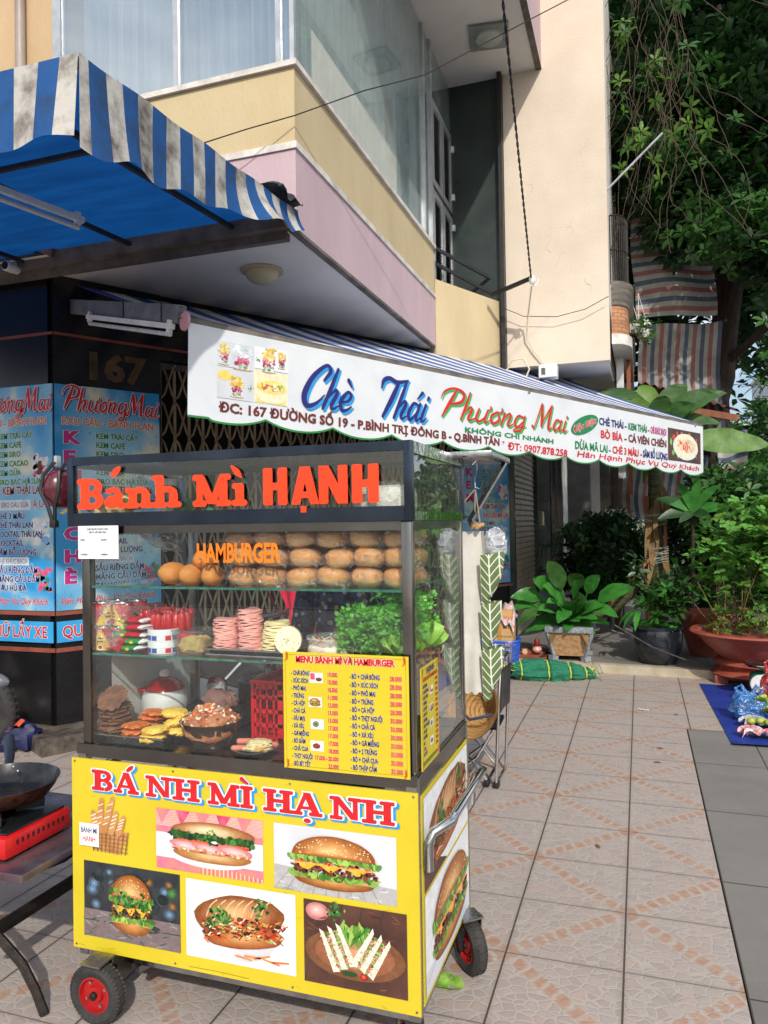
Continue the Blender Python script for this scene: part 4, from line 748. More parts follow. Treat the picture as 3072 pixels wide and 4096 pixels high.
for t, x0, y_, h_, c_, w_ in (('CHÈ THÁI', 3.946, .36, .062, 'navy', .40), ('-', 4.37, .36, .062, 'navy', .03), ('KEM THÁI', 4.43, .362, .062, 'green', .33), ('-', 4.78, .362, .062, 'mag', .03), ('CHÈ KHÚC BẠCH', 4.83, .365, .062, 'mag', .30+.0),
  ('BÒ BÍA', 3.971, .243, .068, 'red', .36), ('-', 4.36, .243, .06, 'maroon', .04), ('CÁ VIÊN CHIÊN', 4.43, .247, .068, 'maroon', .70), ('DỪA MÃ LAI', 3.58, .118, .064, 'green', .50), ('-', 4.1, .118, .06, 'green', .03), ('CHÈ 3 MÀU', 4.16, .12, .064, 'red', .45), ('-', 4.64, .12, .06, 'red', .03), ('SÂM BỔ LƯỢNG', 4.69, .122, .064, 'navy', .46)):
    m_.text(FB, t, x0, y_, h_, PM[c_], L1, bold=.07, fitw=w_)
m_.text(FB, 'Hân Hạnh Phục Vụ Quý Khách', 3.60, .052, .048, PM['red'], L1, bold=.03, shear=.35, fitw=2.2); bn.part('printed_lines', m_)
m_ = MB(); a0, a1, b0, b1, am, bm2 = .176, .643, .14, .466, .41, .31
for (x0, y0, x1, y1, bgc) in ((a0, bm2+.01, am-.004, b1-.006, 'grey'), (am+.004, bm2+.03, a1, b1, 'white'), (a0, b0, am-.004, bm2, 'grey'), (am+.002, b0, a1, bm2+.02, 'cream')): m_.frect(FB, x0, y0, x1, y1, PM[bgc], L1)
art_cup(m_, FB, .215, .39, .07, .13, L1); art_cup(m_, FB, .335, .385, .12, .15, L1, 'ice', 3); art_cup(m_, FB, .51, .40, .10, .16, L1, 'yel2', 5); art_cup(m_, FB, .60, .41, .06, .11, L1, 'yel2', 6); art_cup(m_, FB, .30, .215, .09, .13, L1, 'yel2', 7)
m_.fell(FB, .22, .27, .045, .03, PM['yel2'], L1+.001, 16, .2); art_sprig(m_, FB, .39, .22, .02, PM['lettuce'], L1+.002, 3, 7); art_sprig(m_, FB, .435, .39, .02, PM['lettuce'], L1+.002, 4, 7)
m_.fell(FB, .53, .19, .105, .045, PM['cream'], L1+.002, 26, .05); m_.frect(FB, .43, .145, .63, .19, PM['yel2'], L1+.0015); m_.fell(FB, .53, .24, .10, .04, PM['yel2'], L1+.0025, 26, .1); art_dots(m_, FB, .45, .21, .62, .27, L1+.003, ['pinkd', 'yel2', 'cream', 'tomato', 'lettuce'], 26, .014, 3)
bn.part('dessert_pictures', m_); m_ = MB(); m_.frect(FB, 5.165, .125, 5.845, .45, PM['dwood'], L1); art_dots(m_, FB, 5.18, .13, 5.84, .45, L1+.0006, ['tomato', 'dwood', 'bok2', 'lettuce', 'maroon'], 40, .04, 8); m_.fell(FB, 5.52, .28, .26, .135, PM['ice'], L1+.002, 32, .03); m_.fell(FB, 5.52, .29, .23, .115, PM['cream'], L1+.0026, 32, .06)
art_dots(m_, FB, 5.33, .20, 5.72, .38, L1+.0032, ['pinkd', 'cream', 'ham', 'tomato', 'yel2', 'bread', 'ham'], 46, .035, 5)
for k in range(7): m_.frib(FB, [(5.5+.02*k, .36), (5.48+.04*k, .30), (5.52+.03*k, .22)], PM['bread'], L1+.005+k*.0001, w=.011)
bn.part('dessert_pictures', m_)
# ================================================================ MENU SIGNS on the shop front
def sign_bg(name, seedv):
    g = N(name); sep = g.n('SeparateXYZ'); g.l(g.coord(), sep.inputs[0]); mp_ = g.n('Mapping'); mp_.inputs['Location'].default_value = (seedv, 0, 0); g.l(g.coord(), mp_.inputs[0])
    a = g.noise(1.6, 3, .5, mp_.outputs[0]); b = g.noise(3.2, 3, .5, mp_.outputs[0]); c = g.mix(g.ramp(a, .38, .62), C3(40, 144, 204), C3(150, 204, 226)); c = g.mix(g.ramp(b, .54, .68), c, C3(224, 218, 188)); c = g.mix(g.ramp(g.noise(30, 3), .62, .72, 0, .5), c, C3(90, 100, 100))
    g.bsdf(c, .3, 0, .5); return g.m
ROWS1 = ['KEM TRÁI CÂY', 'KEM CAFÉ', 'KEM SIRO', 'KEM CACAO', 'KEM DỪA', 'SIRO BẠC HÀ SỮA']
ROWS2 = ['CHÈ 3 MÀU', 'CHÈ THÁI LAN', 'COCKTAIL THÁI LAN', 'COCKTAIL', 'SÂM BỔ LƯỢNG', 'CHÈ KHÚC BẠCH', 'SẦU RIÊNG DẦM', 'MÃNG CẦU DẦM', 'TÀU HỦ ĐÁ']
def menu_sign(label, fr, seed, raucau):
    t = TB('menu_sign', label, 'sign', tuple(fr.o)); W, H = .775, 1.605
    m_ = MB(); m_.add([fr.p(x, y, l) for l in (-.012, 0) for x, y in ((0, 0), (W, 0), (W, H), (0, H))], [(4, 5, 6, 7), (0, 1, 5, 4), (1, 2, 6, 5), (2, 3, 7, 6), (3, 0, 4, 7)], sign_bg('sign_print_%d' % seed, seed)); t.part('board', m_)
    m_ = MB(); L = .0015
    fx = sub_frame(fr, .05, 1.43, .0)
    for c_, gr, dx, l in (('navy', .03, .010, 0), ('white', .05, 0, .0012), ('red', 0, 0, .0024)):
        cursive(m_, fx, 'Phương', .0, .0, .165, PM[c_], L+l, .98, .05, 1.15, gr, dx, -dx*.5); cursive(m_, fx, 'Mai', .465, -.01, .165, PM[c_], L+l, .95, .05, 1.15, gr, dx, -dx*.5)
    m_.text(fr, 'RAU CÂU - BÁNH FLAN', .045, 1.322, .052, PM['orange'], L, bold=.08, fitw=.68, halo=PM['white'], hw=.10); t.part('heading', m_)
    m_ = MB()
    for i, r in enumerate(ROWS1): m_.text(fr, r, .285, 1.232-.0665*i, .040, PM['green'], L, bold=.085, sx=.84, halo=PM['white'], hw=.11)
    m_.text(fr, 'KEM THÁI LAN', .325, .83, .056, PM['dred'], L, bold=.07, fitw=.38, halo=PM['white'], hw=.11)
    if raucau: m_.text(fr, 'RAU CÂU MÃ LAI', .325, .735, .056, PM['red'], L, bold=.07, fitw=.42, halo=PM['white'], hw=.11)
    else: m_.frect(fr, .30, .715, .58, .79, PM['grey'], L); m_.text(fr, 'SIRO DÂU SỮA', .31, .737, .038, PM['navy'], L+.0008, bold=.0, fitw=.25); m_.text(fr, 'Ã LAI', .60, .735, .05, PM['red'], L, bold=.03, fitw=.13, halo=PM['white'], hw=.05)
    for i, r in enumerate(ROWS2):
        y_ = .655-.0645*i
        if i == 5: m_.frect(fr, .262, y_-.012, .262+.30, y_+.046, PM['grey'], L); m_.text(fr, r, .275, y_, .036, P_('faded_navy', (96, 116, 150)), L+.0008, bold=.0, fitw=.27)
        else: m_.text(fr, r, .272, y_, .040, PM['navy'], L, bold=.085, sx=.86 if len(r) < 17 else .74, halo=PM['white'], hw=.11)
    m_.text(fr, 'Hân Hạnh Phục Vụ Quý Khách', .02, .045, .045, PM['red'], L, bold=.03, shear=.35, fitw=.70, halo=PM['white'], hw=.04); t.part('item_list', m_)
    m_ = MB()
    for ch, y_ in (('K', 1.19), ('E', 1.05), ('M', .91), ('C', .50), ('H', .34), ('È', .19)):
        m_.text(fr, ch, .055, y_, .085, PM['mag'], L, bold=.13, sx=1.35, halo=PM['white'], hw=.05); t.part('big_letter', m_); m_ = MB()
    m_ = MB(); rnd = random.Random(seed)
    for (x, y, c_) in ((.66, 1.02, ['pinkd', 'ice', 'ham', 'maroon', 'ice']), (.66, .56, ['ice', 'grey', 'bok3']), (.68, .22, ['bok1', 'pinkd', 'sky'])):
        art_dots(m_, fr, x-.09, y-.11, x+.10, y+.11, .0006, c_, 34, .035, seed+int(y*10)); t.part('dessert_picture', m_); m_ = MB()
    for k in range(10): x = .03+.02*k; m_.fpoly(fr, [(.14, .75), (.14+.13*math.cos(k*.63)-.012, .75+.1*math.sin(k*.63)), (.14+.13*math.cos(k*.63+.15), .75+.1*math.sin(k*.63+.15))], PM['black'] if k % 2 else PM['yel2'], .0007+k*.0001)
    t.part('starburst', m_); return t
menu_sign('blue dessert menu sign on the granite pier under the number 167', Fr(fac(0.002, .014, .914), AZ, (0, 0, 1)), 11, True)
menu_sign('blue dessert menu sign at the far left, round the corner of the pier', Fr((-4.68, 4.236, .914), (1, 0, 0), (0, 0, 1)), 12, False)
menu_sign('blue dessert menu sign beyond the cart, beside the roller shutter', Fr(fac(4.19, .014, .80), AZ, (0, 0, 1)), 13, True)
def strip_sign(label, fr, W, txt, x0, fitw):
    t = TB('strip_sign', label, 'sign', tuple(fr.o)); m_ = MB(); m_.add([fr.p(x, y, l) for l in (-.008, 0) for x, y in ((0, 0), (W, 0), (W, .148), (0, .148))], [(4, 5, 6, 7), (0, 1, 5, 4), (1, 2, 6, 5), (2, 3, 7, 6), (3, 0, 4, 7)], mat('strip_blue', (44, 150, 212), (70, 170, 222), 4, .35)); t.part('board', m_)
    m_ = MB(); m_.text(fr, txt, x0, .035, .08, PM['red'], .001, bold=.04, fitw=fitw, halo=PM['white'], hw=.06); t.part('lettering', m_)
strip_sign('narrow blue sign reading Quý Khách below the menu, behind the cart', Fr(fac(.002, .016, .69), AZ, (0, 0, 1)), .79, 'QUÝ KHÁCH VUI', .035, .72)
strip_sign('narrow blue sign at the far left about looking after bikes', Fr((-5.1, 4.232, .69), (1, 0, 0), (0, 0, 1)), 1.19, 'VUI LÒNG TỰ GIỮ LẤY XE', .02, 1.12)
# ================================================================ FOOD CART
X0, X1, Y0, Y1 = -1.72, -.585, 1.951, 2.585
ct = TB('food_cart', 'stainless steel and glass bánh mì cart with yellow picture panels on small wheels', 'food cart', (-1.15, 2.27, 0))
st, sd = M['steel'], M['steel_dark']
dk = mat('sky_tinted_steel', (66, 76, 90), (46, 52, 62), 3, .22, .85)  # dark steel with the sky's blue reflection put into its colour
m_ = MB(); f = .03
for x in (X0+.012, X1-f):
    for y in (Y0, Y1-f): m_.box((x, y, .15), (x+f, y+f, .80), st)
m_.box((X0+.012+f, Y0+.002, .15), (X1-f, Y0+f, .168), st); m_.box((X0+.012+f, Y1-f, .15), (X1-f, Y1-.002, .18), st); m_.box((X1-f+.002, Y0+f, .15), (X1-.002, Y1-f, .185), st); m_.box((X0+.014, Y0+f, .15), (X0+.04, Y1-f, .18), st)
m_.box((X0+.012+f, Y0+.004, .772), (X1-f, Y0+.03, .80), sd); m_.box((X0+.012+f, Y1-.03, .772), (X1-f, Y1-.004, .80), sd); m_.box((X1-.03, Y0+f, .748), (X1-.003, Y1-f, .80), sd); m_.box((X0+.014, Y0+f, .772), (X0+.04, Y1-f, .80), sd)
m_.box((X0+.02, Y0+.032, .16), (X1-.032, Y1-.032, .166), sd); ct.part('lower_frame', m_)
m_ = MB(); m_.box((X0+.022, Y0+.006, .8005), (X1-.004, Y1-.004, .81), sd, .003); m_.box((X0+.010, Y0-.003, .782), (X1+.001, Y0+.0055, .813), sd); ct.part('counter_top', m_)
m_ = MB(); xa = X0+.03
for x in (xa, X1-.034):
    for y in (Y0+.004, Y1-.034): m_.box((x, y, .811), (x+.03, y+.03, 1.503), sd, .003)
m_.box((xa+.03, Y0+.006, 1.478), (X1-.034, Y0+.03, 1.503), sd); m_.box((xa+.03, Y1-.03, 1.478), (X1-.034, Y1-.008, 1.503), sd); m_.box((X1-.03, Y0+.034, 1.478), (X1-.006, Y1-.034, 1.503), sd); m_.box((xa+.004, Y0+.034, 1.478), (xa+.026, Y1-.034, 1.503), sd); ct.part('cabinet_frame', m_)
# top display box
m_ = MB(); ya = Y0-.004; xt = -1.738; xu = -.582
for x in (xt, xu-.024):
    for y in (ya, Y1-.024): m_.box((x, y, 1.5035), (x+.024, y+.024, 1.724), dk, .002)
for z0, z1 in ((1.504, 1.545), (1.697, 1.7235)): m_.box((xt+.024, ya+.001, z0), (xu-.024, ya+.022, z1), dk)
for z0, z1 in ((1.504, 1.535), (1.70, 1.7235)): m_.box((xt+.024, Y1-.022, z0), (xu-.024, Y1-.001, z1), sd)
pol = mat('mirror_steel', (210, 210, 208), None, 3, .06, 1.0, .25, 14)
for z0, z1 in ((1.504, 1.53), (1.69, 1.7235)):
    m_.box((xu-.022, ya+.024, z0), (xu-.001, Y1-.024, z1), pol); m_.box((xt+.001, ya+.024, z0), (xt+.022, Y1-.024, z1), sd)
m_.box((xt+.024, ya+.024, 1.512), (xu-.024, Y1-.024, 1.520), sd); m_.box((xt+.024, ya+.024, 1.714), (xu-.024, Y1-.024, 1.720), sd); ct.part('top_box_frame', m_)
def pane(name, a, b, m, lab=None): q_ = MB(); q_.box(a, b, m); return ct.part(name, q_, lab)
pane('glass_pane', (xt+.024, ya+.008, 1.545), (xu-.024, ya+.011, 1.697), M['glass_cart']); pane('glass_pane', (xu-.010, ya+.024, 1.53), (xu-.007, Y1-.024, 1.69), M['glass_side'])
pane('glass_pane', (xa+.03, Y0+.009, .813), (X1-.034, Y0+.012, 1.478), M['glass_cart']); pane('glass_pane', (X1-.012, Y0+.034, .813), (X1-.009, Y1-.034, 1.478), M['glass_side']); pane('glass_pane', (xa+.008, Y0+.034, .813), (xa+.011, Y1-.034, 1.478), M['glass_cart'])
def shelf(z, x0_, x1_):
    q_ = MB(); q_.box((x0_, Y0+.016, z-.006), (x1_, Y1-.05, z), M['glass']); q_.box((x0_, Y0+.0135, z-.0065), (x1_, Y0+.0155, z+.0005), M['glass_edge']); q_.box((x1_+.0005, Y0+.016, z-.0065), (x1_+.0025, Y1-.05, z+.0005), M['glass_edge']); ct.part('glass_shelf', q_)
shelf(1.313, xa+.0305, X1-.036); shelf(1.100, xa+.0305, X1-.036)
# lettering on the glass
m_ = MB(); org = mat('orange_red_acrylic', (250, 66, 22), None, 6, .3); FT = Fr((0, ya+.0075, 0), (1, 0, 0), (0, 0, 1)); FT.o = Vector((0, ya-.0005, 0))
class XF(Fr): pass
FG = Fr((0, ya-.001, 0), (1, 0, 0), (0, 0, 1))
pieces(m_, FG, 'Ba´nh', -1.692, 1.558, .094, org, .0005, 1.20, .022, rnd=.08); ct.part('top_lettering', m_); m_ = MB(); pieces(m_, FG, 'Mi', -1.264, 1.558, .092, org, .0005, 1.07, .022, rnd=.08)
m_.frib(FG, [(-1.135, 1.672, .008), (-1.118, 1.655, .02), (-1.105, 1.640, .006)], org, .0008); ct.part('top_lettering', m_); m_ = MB()
pieces(m_, FG, 'HA', -1.033, 1.555, .108, org, .0005, .95, 0, SANS); pieces(m_, FG, 'NH', -.857, 1.555, .108, org, .0005, .97, 0, SANS); m_.frect(FG, -.914, 1.532, -.896, 1.550, org, .0006)
ct.part('top_lettering', m_)
m_ = MB(); FH = Fr((0, Y0+.0075, 0), (1, 0, 0), (0, 0, 1)); og = mat('orange_vinyl', (238, 124, 22), None, 6, .4); m_.text(FH, 'HAMBURGER', -1.268, 1.39, .055, og, 0, bold=.07, fitw=.28); 
for x in (-1.265, -1.236, -1.203, -1.17): m_.frect(FH, x-.006, 1.388, x+.012, 1.396, og, .0004)
ct.part('glass_lettering', m_)
# yellow front panel with pictures
FP = Fr((0, Y0-.007, 0), (1, 0, 0), (0, 0, 1)); pf = MB(); pf.box((-1.727, Y0-.0065, .171), (-.580, Y0-.0005, .768), PM['yellow']); pf.frib(FP, [(-1.3, .182), (-1.2, .1835), (-1.1, .181)], P_('scuff', (120, 112, 40)), .0004, w=.0015)
rnd = random.Random(44); sc_m = P_('scuff', (120, 112, 40))
for k in range(26): x, z = rnd.uniform(-1.72, -.6), rnd.choice([rnd.uniform(.176, .205), rnd.uniform(.2, .76)]); pf.frib(FP, [(x, z), (x+rnd.uniform(-.03, .03), z+rnd.uniform(-.008, .008))], sc_m, .0003, w=rnd.uniform(.0003, .0009), smooth=False, cap=False)
for x in (-1.715, -1.35, -.96, -.592):
    for z in (.182, .758): pf.fell(FP, x, z, .0035, .0035, M['steel'], .0004, 12)
fp = ct.part('front_panel', pf)
m_ = MB(); l = .0008
def title(c_, gr, dx, dy, l):
    for w_, x in (('B', -1.644), ('A´', -1.560), ('N', -1.443), ('H', -1.348), ('M', -1.224), ('I', -1.118), ('H', -1.042), ('A.', -.948), ('N', -.833), ('H', -.738)):
        pieces(m_, FP, w_, x, .676, .064, c_, l, 1.30 if w_ in 'MI' else 1.42, gr, SLAB, dx=dx, dy=dy)
    m_.frib(FP, [(-1.112+dx, .760+dy, .013+gr*.06), (-1.092+dx, .748+dy, .006+gr*.06)], c_, l+.001)
title(PM['cyan'], .06, .007, -.006, l); title(PM['white'], .055, 0, 0, l+.0022); title(PM['red'], .0, 0, 0, l+.0044); ct.sub('title_lettering', m_, fp)
def pic(name, x0, y0, x1, y1, bgm, fn, FRX=FP, parent=None):
    q_ = MB(); q_.frect(FRX, x0, y0, x1, y1, bgm, .0006); fn(q_, x0, y0, x1, y1); return ct.sub(name, q_, parent or fp)
def pA(q, x0, y0, x1, y1):
    for k in range(14): q.frect(FP, x0, y1-.05+k*.0036, x1, y1-.05+k*.0036+.0016, PM['ham'] if k % 2 else PM['bread'], .0009)
    for k in range(5): q.fpoly(FP, [(x0+.07*k, y1), (x0+.07*k+.05, y1), (x0+.07*k+.02, y1-.045)], PM['pinkd'] if k % 2 else PM['pinkmat'], .0012)
    q.fell(FP, (x0+x1)/2, y0+.075, .17, .056, PM['plate'], .0016, 36); q.frect(FP, x0, y0+.035, x1, y0+.11, PM['plate'], .0015)
    for k in range(30): q.frect(FP, x0+.155+k*.007, y0, x0+.158+k*.007, y0+.034-.0008*k, PM['bread'] if k % 2 else PM['carrot'], .0013)
    art_hamroll(q, FP, (x0+x1)/2+.012, y0+.092, .30, .135, .0022)
pic('ham_roll_picture', -1.412, .463, -1.048, .643, PM['pinkmat'], pA)
def pB(q, x0, y0, x1, y1):
    q.fpoly(FP, [(x0, y0), (x1, y0), (x1, y0+.045), (x0, y0+.07)], PC((188, 186, 184)), .0008)
    for k in range(9): q.frib(FP, [(x0+.04*k, y0), (x0+.04*k+(.185-.04*k)*.25, y0+.055)], PC((120, 116, 112)), .0010+.00003*k, w=.0014)
    mess(q, FP, x0, y0, x1, y0+.05, (150, 146, 142), (214, 212, 210), 60, .012, .0009, 3, asp=.15)
    art_burger(q, FP, (x0+x1)/2+.0, y0+.093, .27, .15, .0016, 4)
pic('long_burger_picture', -1.013, .457, -.643, .643, PM['grey'], pB)
def pC(q, x0, y0, x1, y1):
    rnd = random.Random(3)
    for k in range(44):
        c = rnd.choice([(90, 170, 90), (40, 120, 120), (190, 130, 60), (120, 170, 210), (60, 70, 76), (30, 34, 40)]); r_ = rnd.uniform(.010, .024); gell(q, FP, rnd.uniform(x0+.026, x1-.026), rnd.uniform(y0+.10, y1-.026), r_, r_*.85, lerp3((34, 40, 46), c, .35), c, .0009+k*.00002, 3, 0, 0, amp=0, seed=k)
    q.frect(FP, x0, y0, x1, y0+.085, PC((120, 112, 112)), .0022); mess(q, FP, x0+.01, y0, x1-.01, y0+.08, (86, 78, 78), (160, 152, 150), 70, .02, .00225, 5, asp=.12); q.frect(FP, x0, y0+.05, x1, y0+.053, PM['night'], .0025)
    q.fell(FP, (x0+x1)/2+.03, y0+.055, .08, .016, PM['night'], .0027, 20)
    art_burger(q, FP, (x0+x1)/2+.005, y0+.118, .155, .185, .0032, 9); art_sprig(q, FP, (x0+x1)/2-.03, y0+.135, .045, PM['dleaf'], .010, 4, 22); art_sprig(q, FP, (x0+x1)/2+.04, y0+.12, .04, PM['dleaf'], .010, 8, 16)
pic('tall_burger_picture', -1.683, .217, -1.33, .450, PM['night'], pC)
def pD(q, x0, y0, x1, y1):
    q.fell(FP, (x0+x1)/2-.03, y0+.09, .15, .085, PM['grey'], .0009, 36); art_banhmi(q, FP, (x0+x1)/2, y0+.12, .30, .17, .0014, 6)
    for k in range(5): q.frib(FP, [(x0+.17+.03*k, y0+.03+.004*(k % 2)), (x0+.22+.03*k, y0+.025+.01*(k % 3))], PM['carrot'], .006, w=.005)
pic('pork_roll_picture', -1.309, .215, -.948, .444, PM['white'], pD)
def pE(q, x0, y0, x1, y1):
    for k in range(4): q.fpoly(FP, [(x0+.06*k, y0), (x0+.06*k+.003, y0), (x0+.06*k+.06, y1), (x0+.06*k+.057, y1)], PM['night'], .0009)
    mess(q, FP, x0+.02, y0, x1-.02, y1-.01, (70, 42, 32), (134, 88, 66), 60, .018, .0008, 5, asp=.12)
    gell(q, FP, x0+.042, y1-.03, .035, .025, (196, 120, 120), (246, 206, 200), .0012, 5); art_sprig(q, FP, x0+.1, y1-.02, .03, PM['dleaf'], .0012, 3); art_tri(q, FP, (x0+x1)/2+.0, y0+.115, .31, .2, .0016)
pic('toast_sandwich_picture', -.922, .209, -.616, .440, PM['dwood'], pE)
def pF(q, x0, y0, x1, y1):    # basket of baguettes and the little name card
    q.fpoly(FP, [(-1.60, .50), (-1.53, .495), (-1.50, .555), (-1.60, .545)], PM['crust'], .0012); wm = P_('wicker', (122, 82, 48), (150, 108, 66), 60)
    for k in range(9): q.frib(FP, [(-1.60+.011*k, .498), (-1.60+.012*k, .55)], wm, .0016+k*.00003, w=.004)
    for k in range(5): q.frib(FP, [(-1.602, .505+.009*k), (-1.505, .502+.0105*k)], wm, .0022+k*.00003, w=.002)
    for k, (a, b, c, d) in enumerate(((-1.585, .55, -1.575, .63), (-1.57, .55, -1.545, .635), (-1.55, .55, -1.535, .60), (-1.59, .55, -1.60, .595), (-1.53, .55, -1.515, .59))):
        q.frib(FP, [(a, b, .016), ((a+c)/2, (b+d)/2, .019), (c, d, .012)], PM['crust'], .0028+k*.0002)
        for j in range(4): t = .2+.2*j; q.frib(FP, [(a+(c-a)*t-.006, b+(d-b)*t), (a+(c-a)*t+.006, b+(d-b)*t+.006)], PM['bread'], .0044, w=.003)
    q.frect(FP, -1.638, .508, -1.583, .566, PM['white'], .005); q.text(FP, 'BÁNH MÌ', -1.611, .542, .013, PM['navy'], .0056, bold=.03, al='C', fitw=.046); q.text(FP, 'HẠNH', -1.611, .520, .013, PM['red'], .0056, bold=.03, al='C', fitw=.036)
q_ = MB(); pF(q_, 0, 0, 0, 0); q_.v = [(-1.59+(v[0]+1.56)*1.35, v[1], .482+(v[2]-.495)*1.22) for v in q_.v]; ct.sub('bread_basket_picture', q_, fp)
# right-hand side panel
FS = Fr((X1+.0035, 0, 0), (0, 1, 0), (0, 0, 1)); ps = MB(); ps.box((X1-.0005, 1.988, .172), (X1+.0025, 2.556, .745), PM['yellow']); sp_ = ct.part('side_panel', ps)
def pS1(q, x0, y0, x1, y1): q.fpoly(FS, [(x0, y0), (x0+.25, y0), (x0, y0+.1)], PM['dwood'], .0009); art_banhmi(q, FS, (x0+x1)/2+.01, (y0+y1)/2, .48, .22, .0014, 8)
def pS2(q, x0, y0, x1, y1): q.frect(FS, x0, y0, x1, y0+.06, PM['plate'], .0009); q.frib(FS, [(x0+.02, y0+.03), (x0+.16, y0+.06)], PM['wood'], .001, w=.002); art_burger(q, FS, (x0+x1)/2+.02, (y0+y1)/2, .44, .235, .0014, 12)
q_ = MB(); q_.frect(FS, 2.002, .472, 2.545, .733, PM['white'], .0006); pS1(q_, 2.002, .472, 2.545, .733); ct.sub('pork_roll_picture', q_, sp_)
q_ = MB(); q_.frect(FS, 2.002, .186, 2.545, .462, PM['white'], .0006); pS2(q_, 2.002, .186, 2.545, .462); ct.sub('long_burger_picture', q_, sp_)
# push rails
def rail(x, sg, lab=None):
    q_ = MB(); yn, yf = 1.99, 2.50; xo = x+sg*.075; z = .672
    q_.tube([(x+sg*.02, yn, .545), (x+sg*.021, yn, .62), (x+sg*.03, yn+.012, .645), (xo, yn+.05, z-.004), (xo, yn+.09, z), (xo, yf-.06, z), (xo, yf-.02, z-.004), (x+sg*.045, yf+.005, .645), (x+sg*.03, yf+.01, .615), (x+sg*.028, yf+.01, .545)], .0135, M['steel_shiny'], 12); return ct.part('push_rail', q_)
rail(X1, 1); rail(X0+.012, -1)
# wheels: pneumatic tyre, red pressed rim, fork
rub = mat('black_rubber', (38, 37, 37), (58, 56, 54), 16, .8, 0, .2, 60); rr_ = mat('red_rim', (176, 26, 28), (140, 22, 24), 12, .4)
def wheel(x, y, yaw, r=.088):
    Mx = Matrix.Translation((x, y, r)) @ Matrix.Rotation(yaw, 4, 'Z')
    q_ = MB(); q_.T = Mx; w_ = .026
    q_.lathe([(r*.60, -w_*.7), (r*.72, -w_*.98), (r*.86, -w_*1.0), (r*.96, -w_*.72), (r, -w_*.3), (r, w_*.3), (r*.96, w_*.72), (r*.86, w_), (r*.72, w_*.98), (r*.60, w_*.7)], rub, (0, 0, 0), 44, ax='y')
    for k in range(44):
        a = 2*PI*k/44; c_, s_ = math.cos(a), math.sin(a)
        for sgn in (-1, 1): q_.obox((c_*r*.9, sgn*w_*.80, s_*r*.9), (c_*r*1.02, sgn*w_*.5, s_*r*1.02), .008, .006, rub, up=(0, 1, 0))
        if k % 2: q_.obox((c_*r*1.0, -w_*.3, s_*r*1.0), (c_*r*1.0, w_*.3, s_*r*1.0), .007, .006, rub, up=(c_, 0, s_))
    wo_ = ct.part('wheel', q_)
    q_ = MB(); q_.T = Mx; q_.lathe([(r*.62, -w_*.75), (r*.56, -w_*.8), (r*.53, -w_*.3), (r*.30, -w_*.25), (r*.26, -w_*.62), (r*.12, -w_*.66)], rr_, (0, 0, 0), 32, ax='y'); q_.lathe([(r*.62, w_*.75), (r*.56, w_*.8), (r*.53, w_*.3), (r*.3, w_*.25), (r*.26, w_*.62), (0, w_*.66)], rr_, (0, 0, 0), 32, ax='y')
    ct.sub('rim', q_, wo_); q_ = MB(); q_.T = Mx; q_.lathe([(r*.13, -w_*.6), (r*.13, -w_*1.0), (r*.07, -w_*1.15), (0, -w_*1.15)], M['blackmetal'], (0, 0, 0), 14, ax='y')
    for k in range(4): a = 2*PI*k/4+.5; q_.lathe([(.0045, 0), (.0045, -.006), (0, -.007)], M['steel_shiny'], (r*.42*math.cos(a), -w_*.3, r*.42*math.sin(a)), 8, ax='y')
    ct.sub('hub', q_, wo_)
    q_ = MB(); q_.T = Mx
    for sgn in (1,) if yaw < .5 and x < -1 else (-1, 1): q_.obox((0, sgn*w_*1.25, 0), (.01, sgn*w_*1.25, r+.01), .034, .004, st, up=(0, 1, 0)) if False else q_.add([(-.012, sgn*w_*1.3, -.012), (.012, sgn*w_*1.3, -.012), (.03, sgn*w_*1.3, r+.006), (-.03, sgn*w_*1.3, r+.006), (-.012, sgn*w_*1.15, -.012), (.012, sgn*w_*1.15, -.012), (.03, sgn*w_*1.15, r+.006), (-.03, sgn*w_*1.15, r+.006)], [(0, 1, 2, 3), (7, 6, 5, 4), (1, 5, 6, 2), (0, 3, 7, 4), (0, 4, 5, 1)], st)
    q_.box((-.035, -w_*1.4, r+.006), (.035, w_*1.4, r+.012), st); ct.sub('fork', q_, wo_)
wheel(-1.585, 1.885, 0); wheel(-.565, 2.47, R(-48)); wheel(-.635, 2.02, R(-60)); wheel(-1.58, 2.5, R(10))
for q in (((-1.60, 1.93, .10), (-1.55, 2.0, .15)), ((X0+.05, 2.0, .135), (X0+.09, 2.55, .15)), ((-.68, 2.0, .135), (-.64, 2.55, .15))): m_ = MB(); m_.box(q[0], q[1], sd); ct.part('chassis_bar', m_)
m_ = MB(); m_.obox((-1.5, 1.96, .13), (-1.38, 2.3, .13), .02, .02, st); ct.part('chassis_bar', m_)
# menu boards and pay notice hang on the glass: things of their own
def menu(name, label, FR, W, H, small=False):
    t = TB(name, label, 'menu board', tuple(FR.p(0, 0))); q_ = MB(); q_.add([FR.p(x, y, l_) for l_ in (-.003, 0) for x, y in ((0, 0), (W, 0), (W, H), (0, H))], [(4, 5, 6, 7), (0, 1, 5, 4), (1, 2, 6, 5), (2, 3, 7, 6), (3, 0, 4, 7)], PM['yellow']); t.part('board', q_)
    q_ = MB(); e = .008; br_ = P_('brown_line', (150, 110, 20))
    for a, b in (((e, e), (W-e, e)), ((W-e, e), (W-e, H-e)), ((W-e, H-e), (e, H-e)), ((e, H-e), (e, e))): q_.frib(FR, [a, b], br_, .0004, w=.0009, cap=False)
    for x, y in ((.012, .012), (W-.012, .012), (.012, H-.014), (W-.012, H-.014)):
        for k in range(5): q_.frib(FR, [(x-.006+.002*k, y-.012+.004*k), (x+.003, y-.006+.004*k), (x-.002, y+.002+.003*k)], PM['orange'] if False else P_('corner_red', (196, 74, 20)), .0008+k*.00005, w=.0016)
    t.part('border', q_); return t
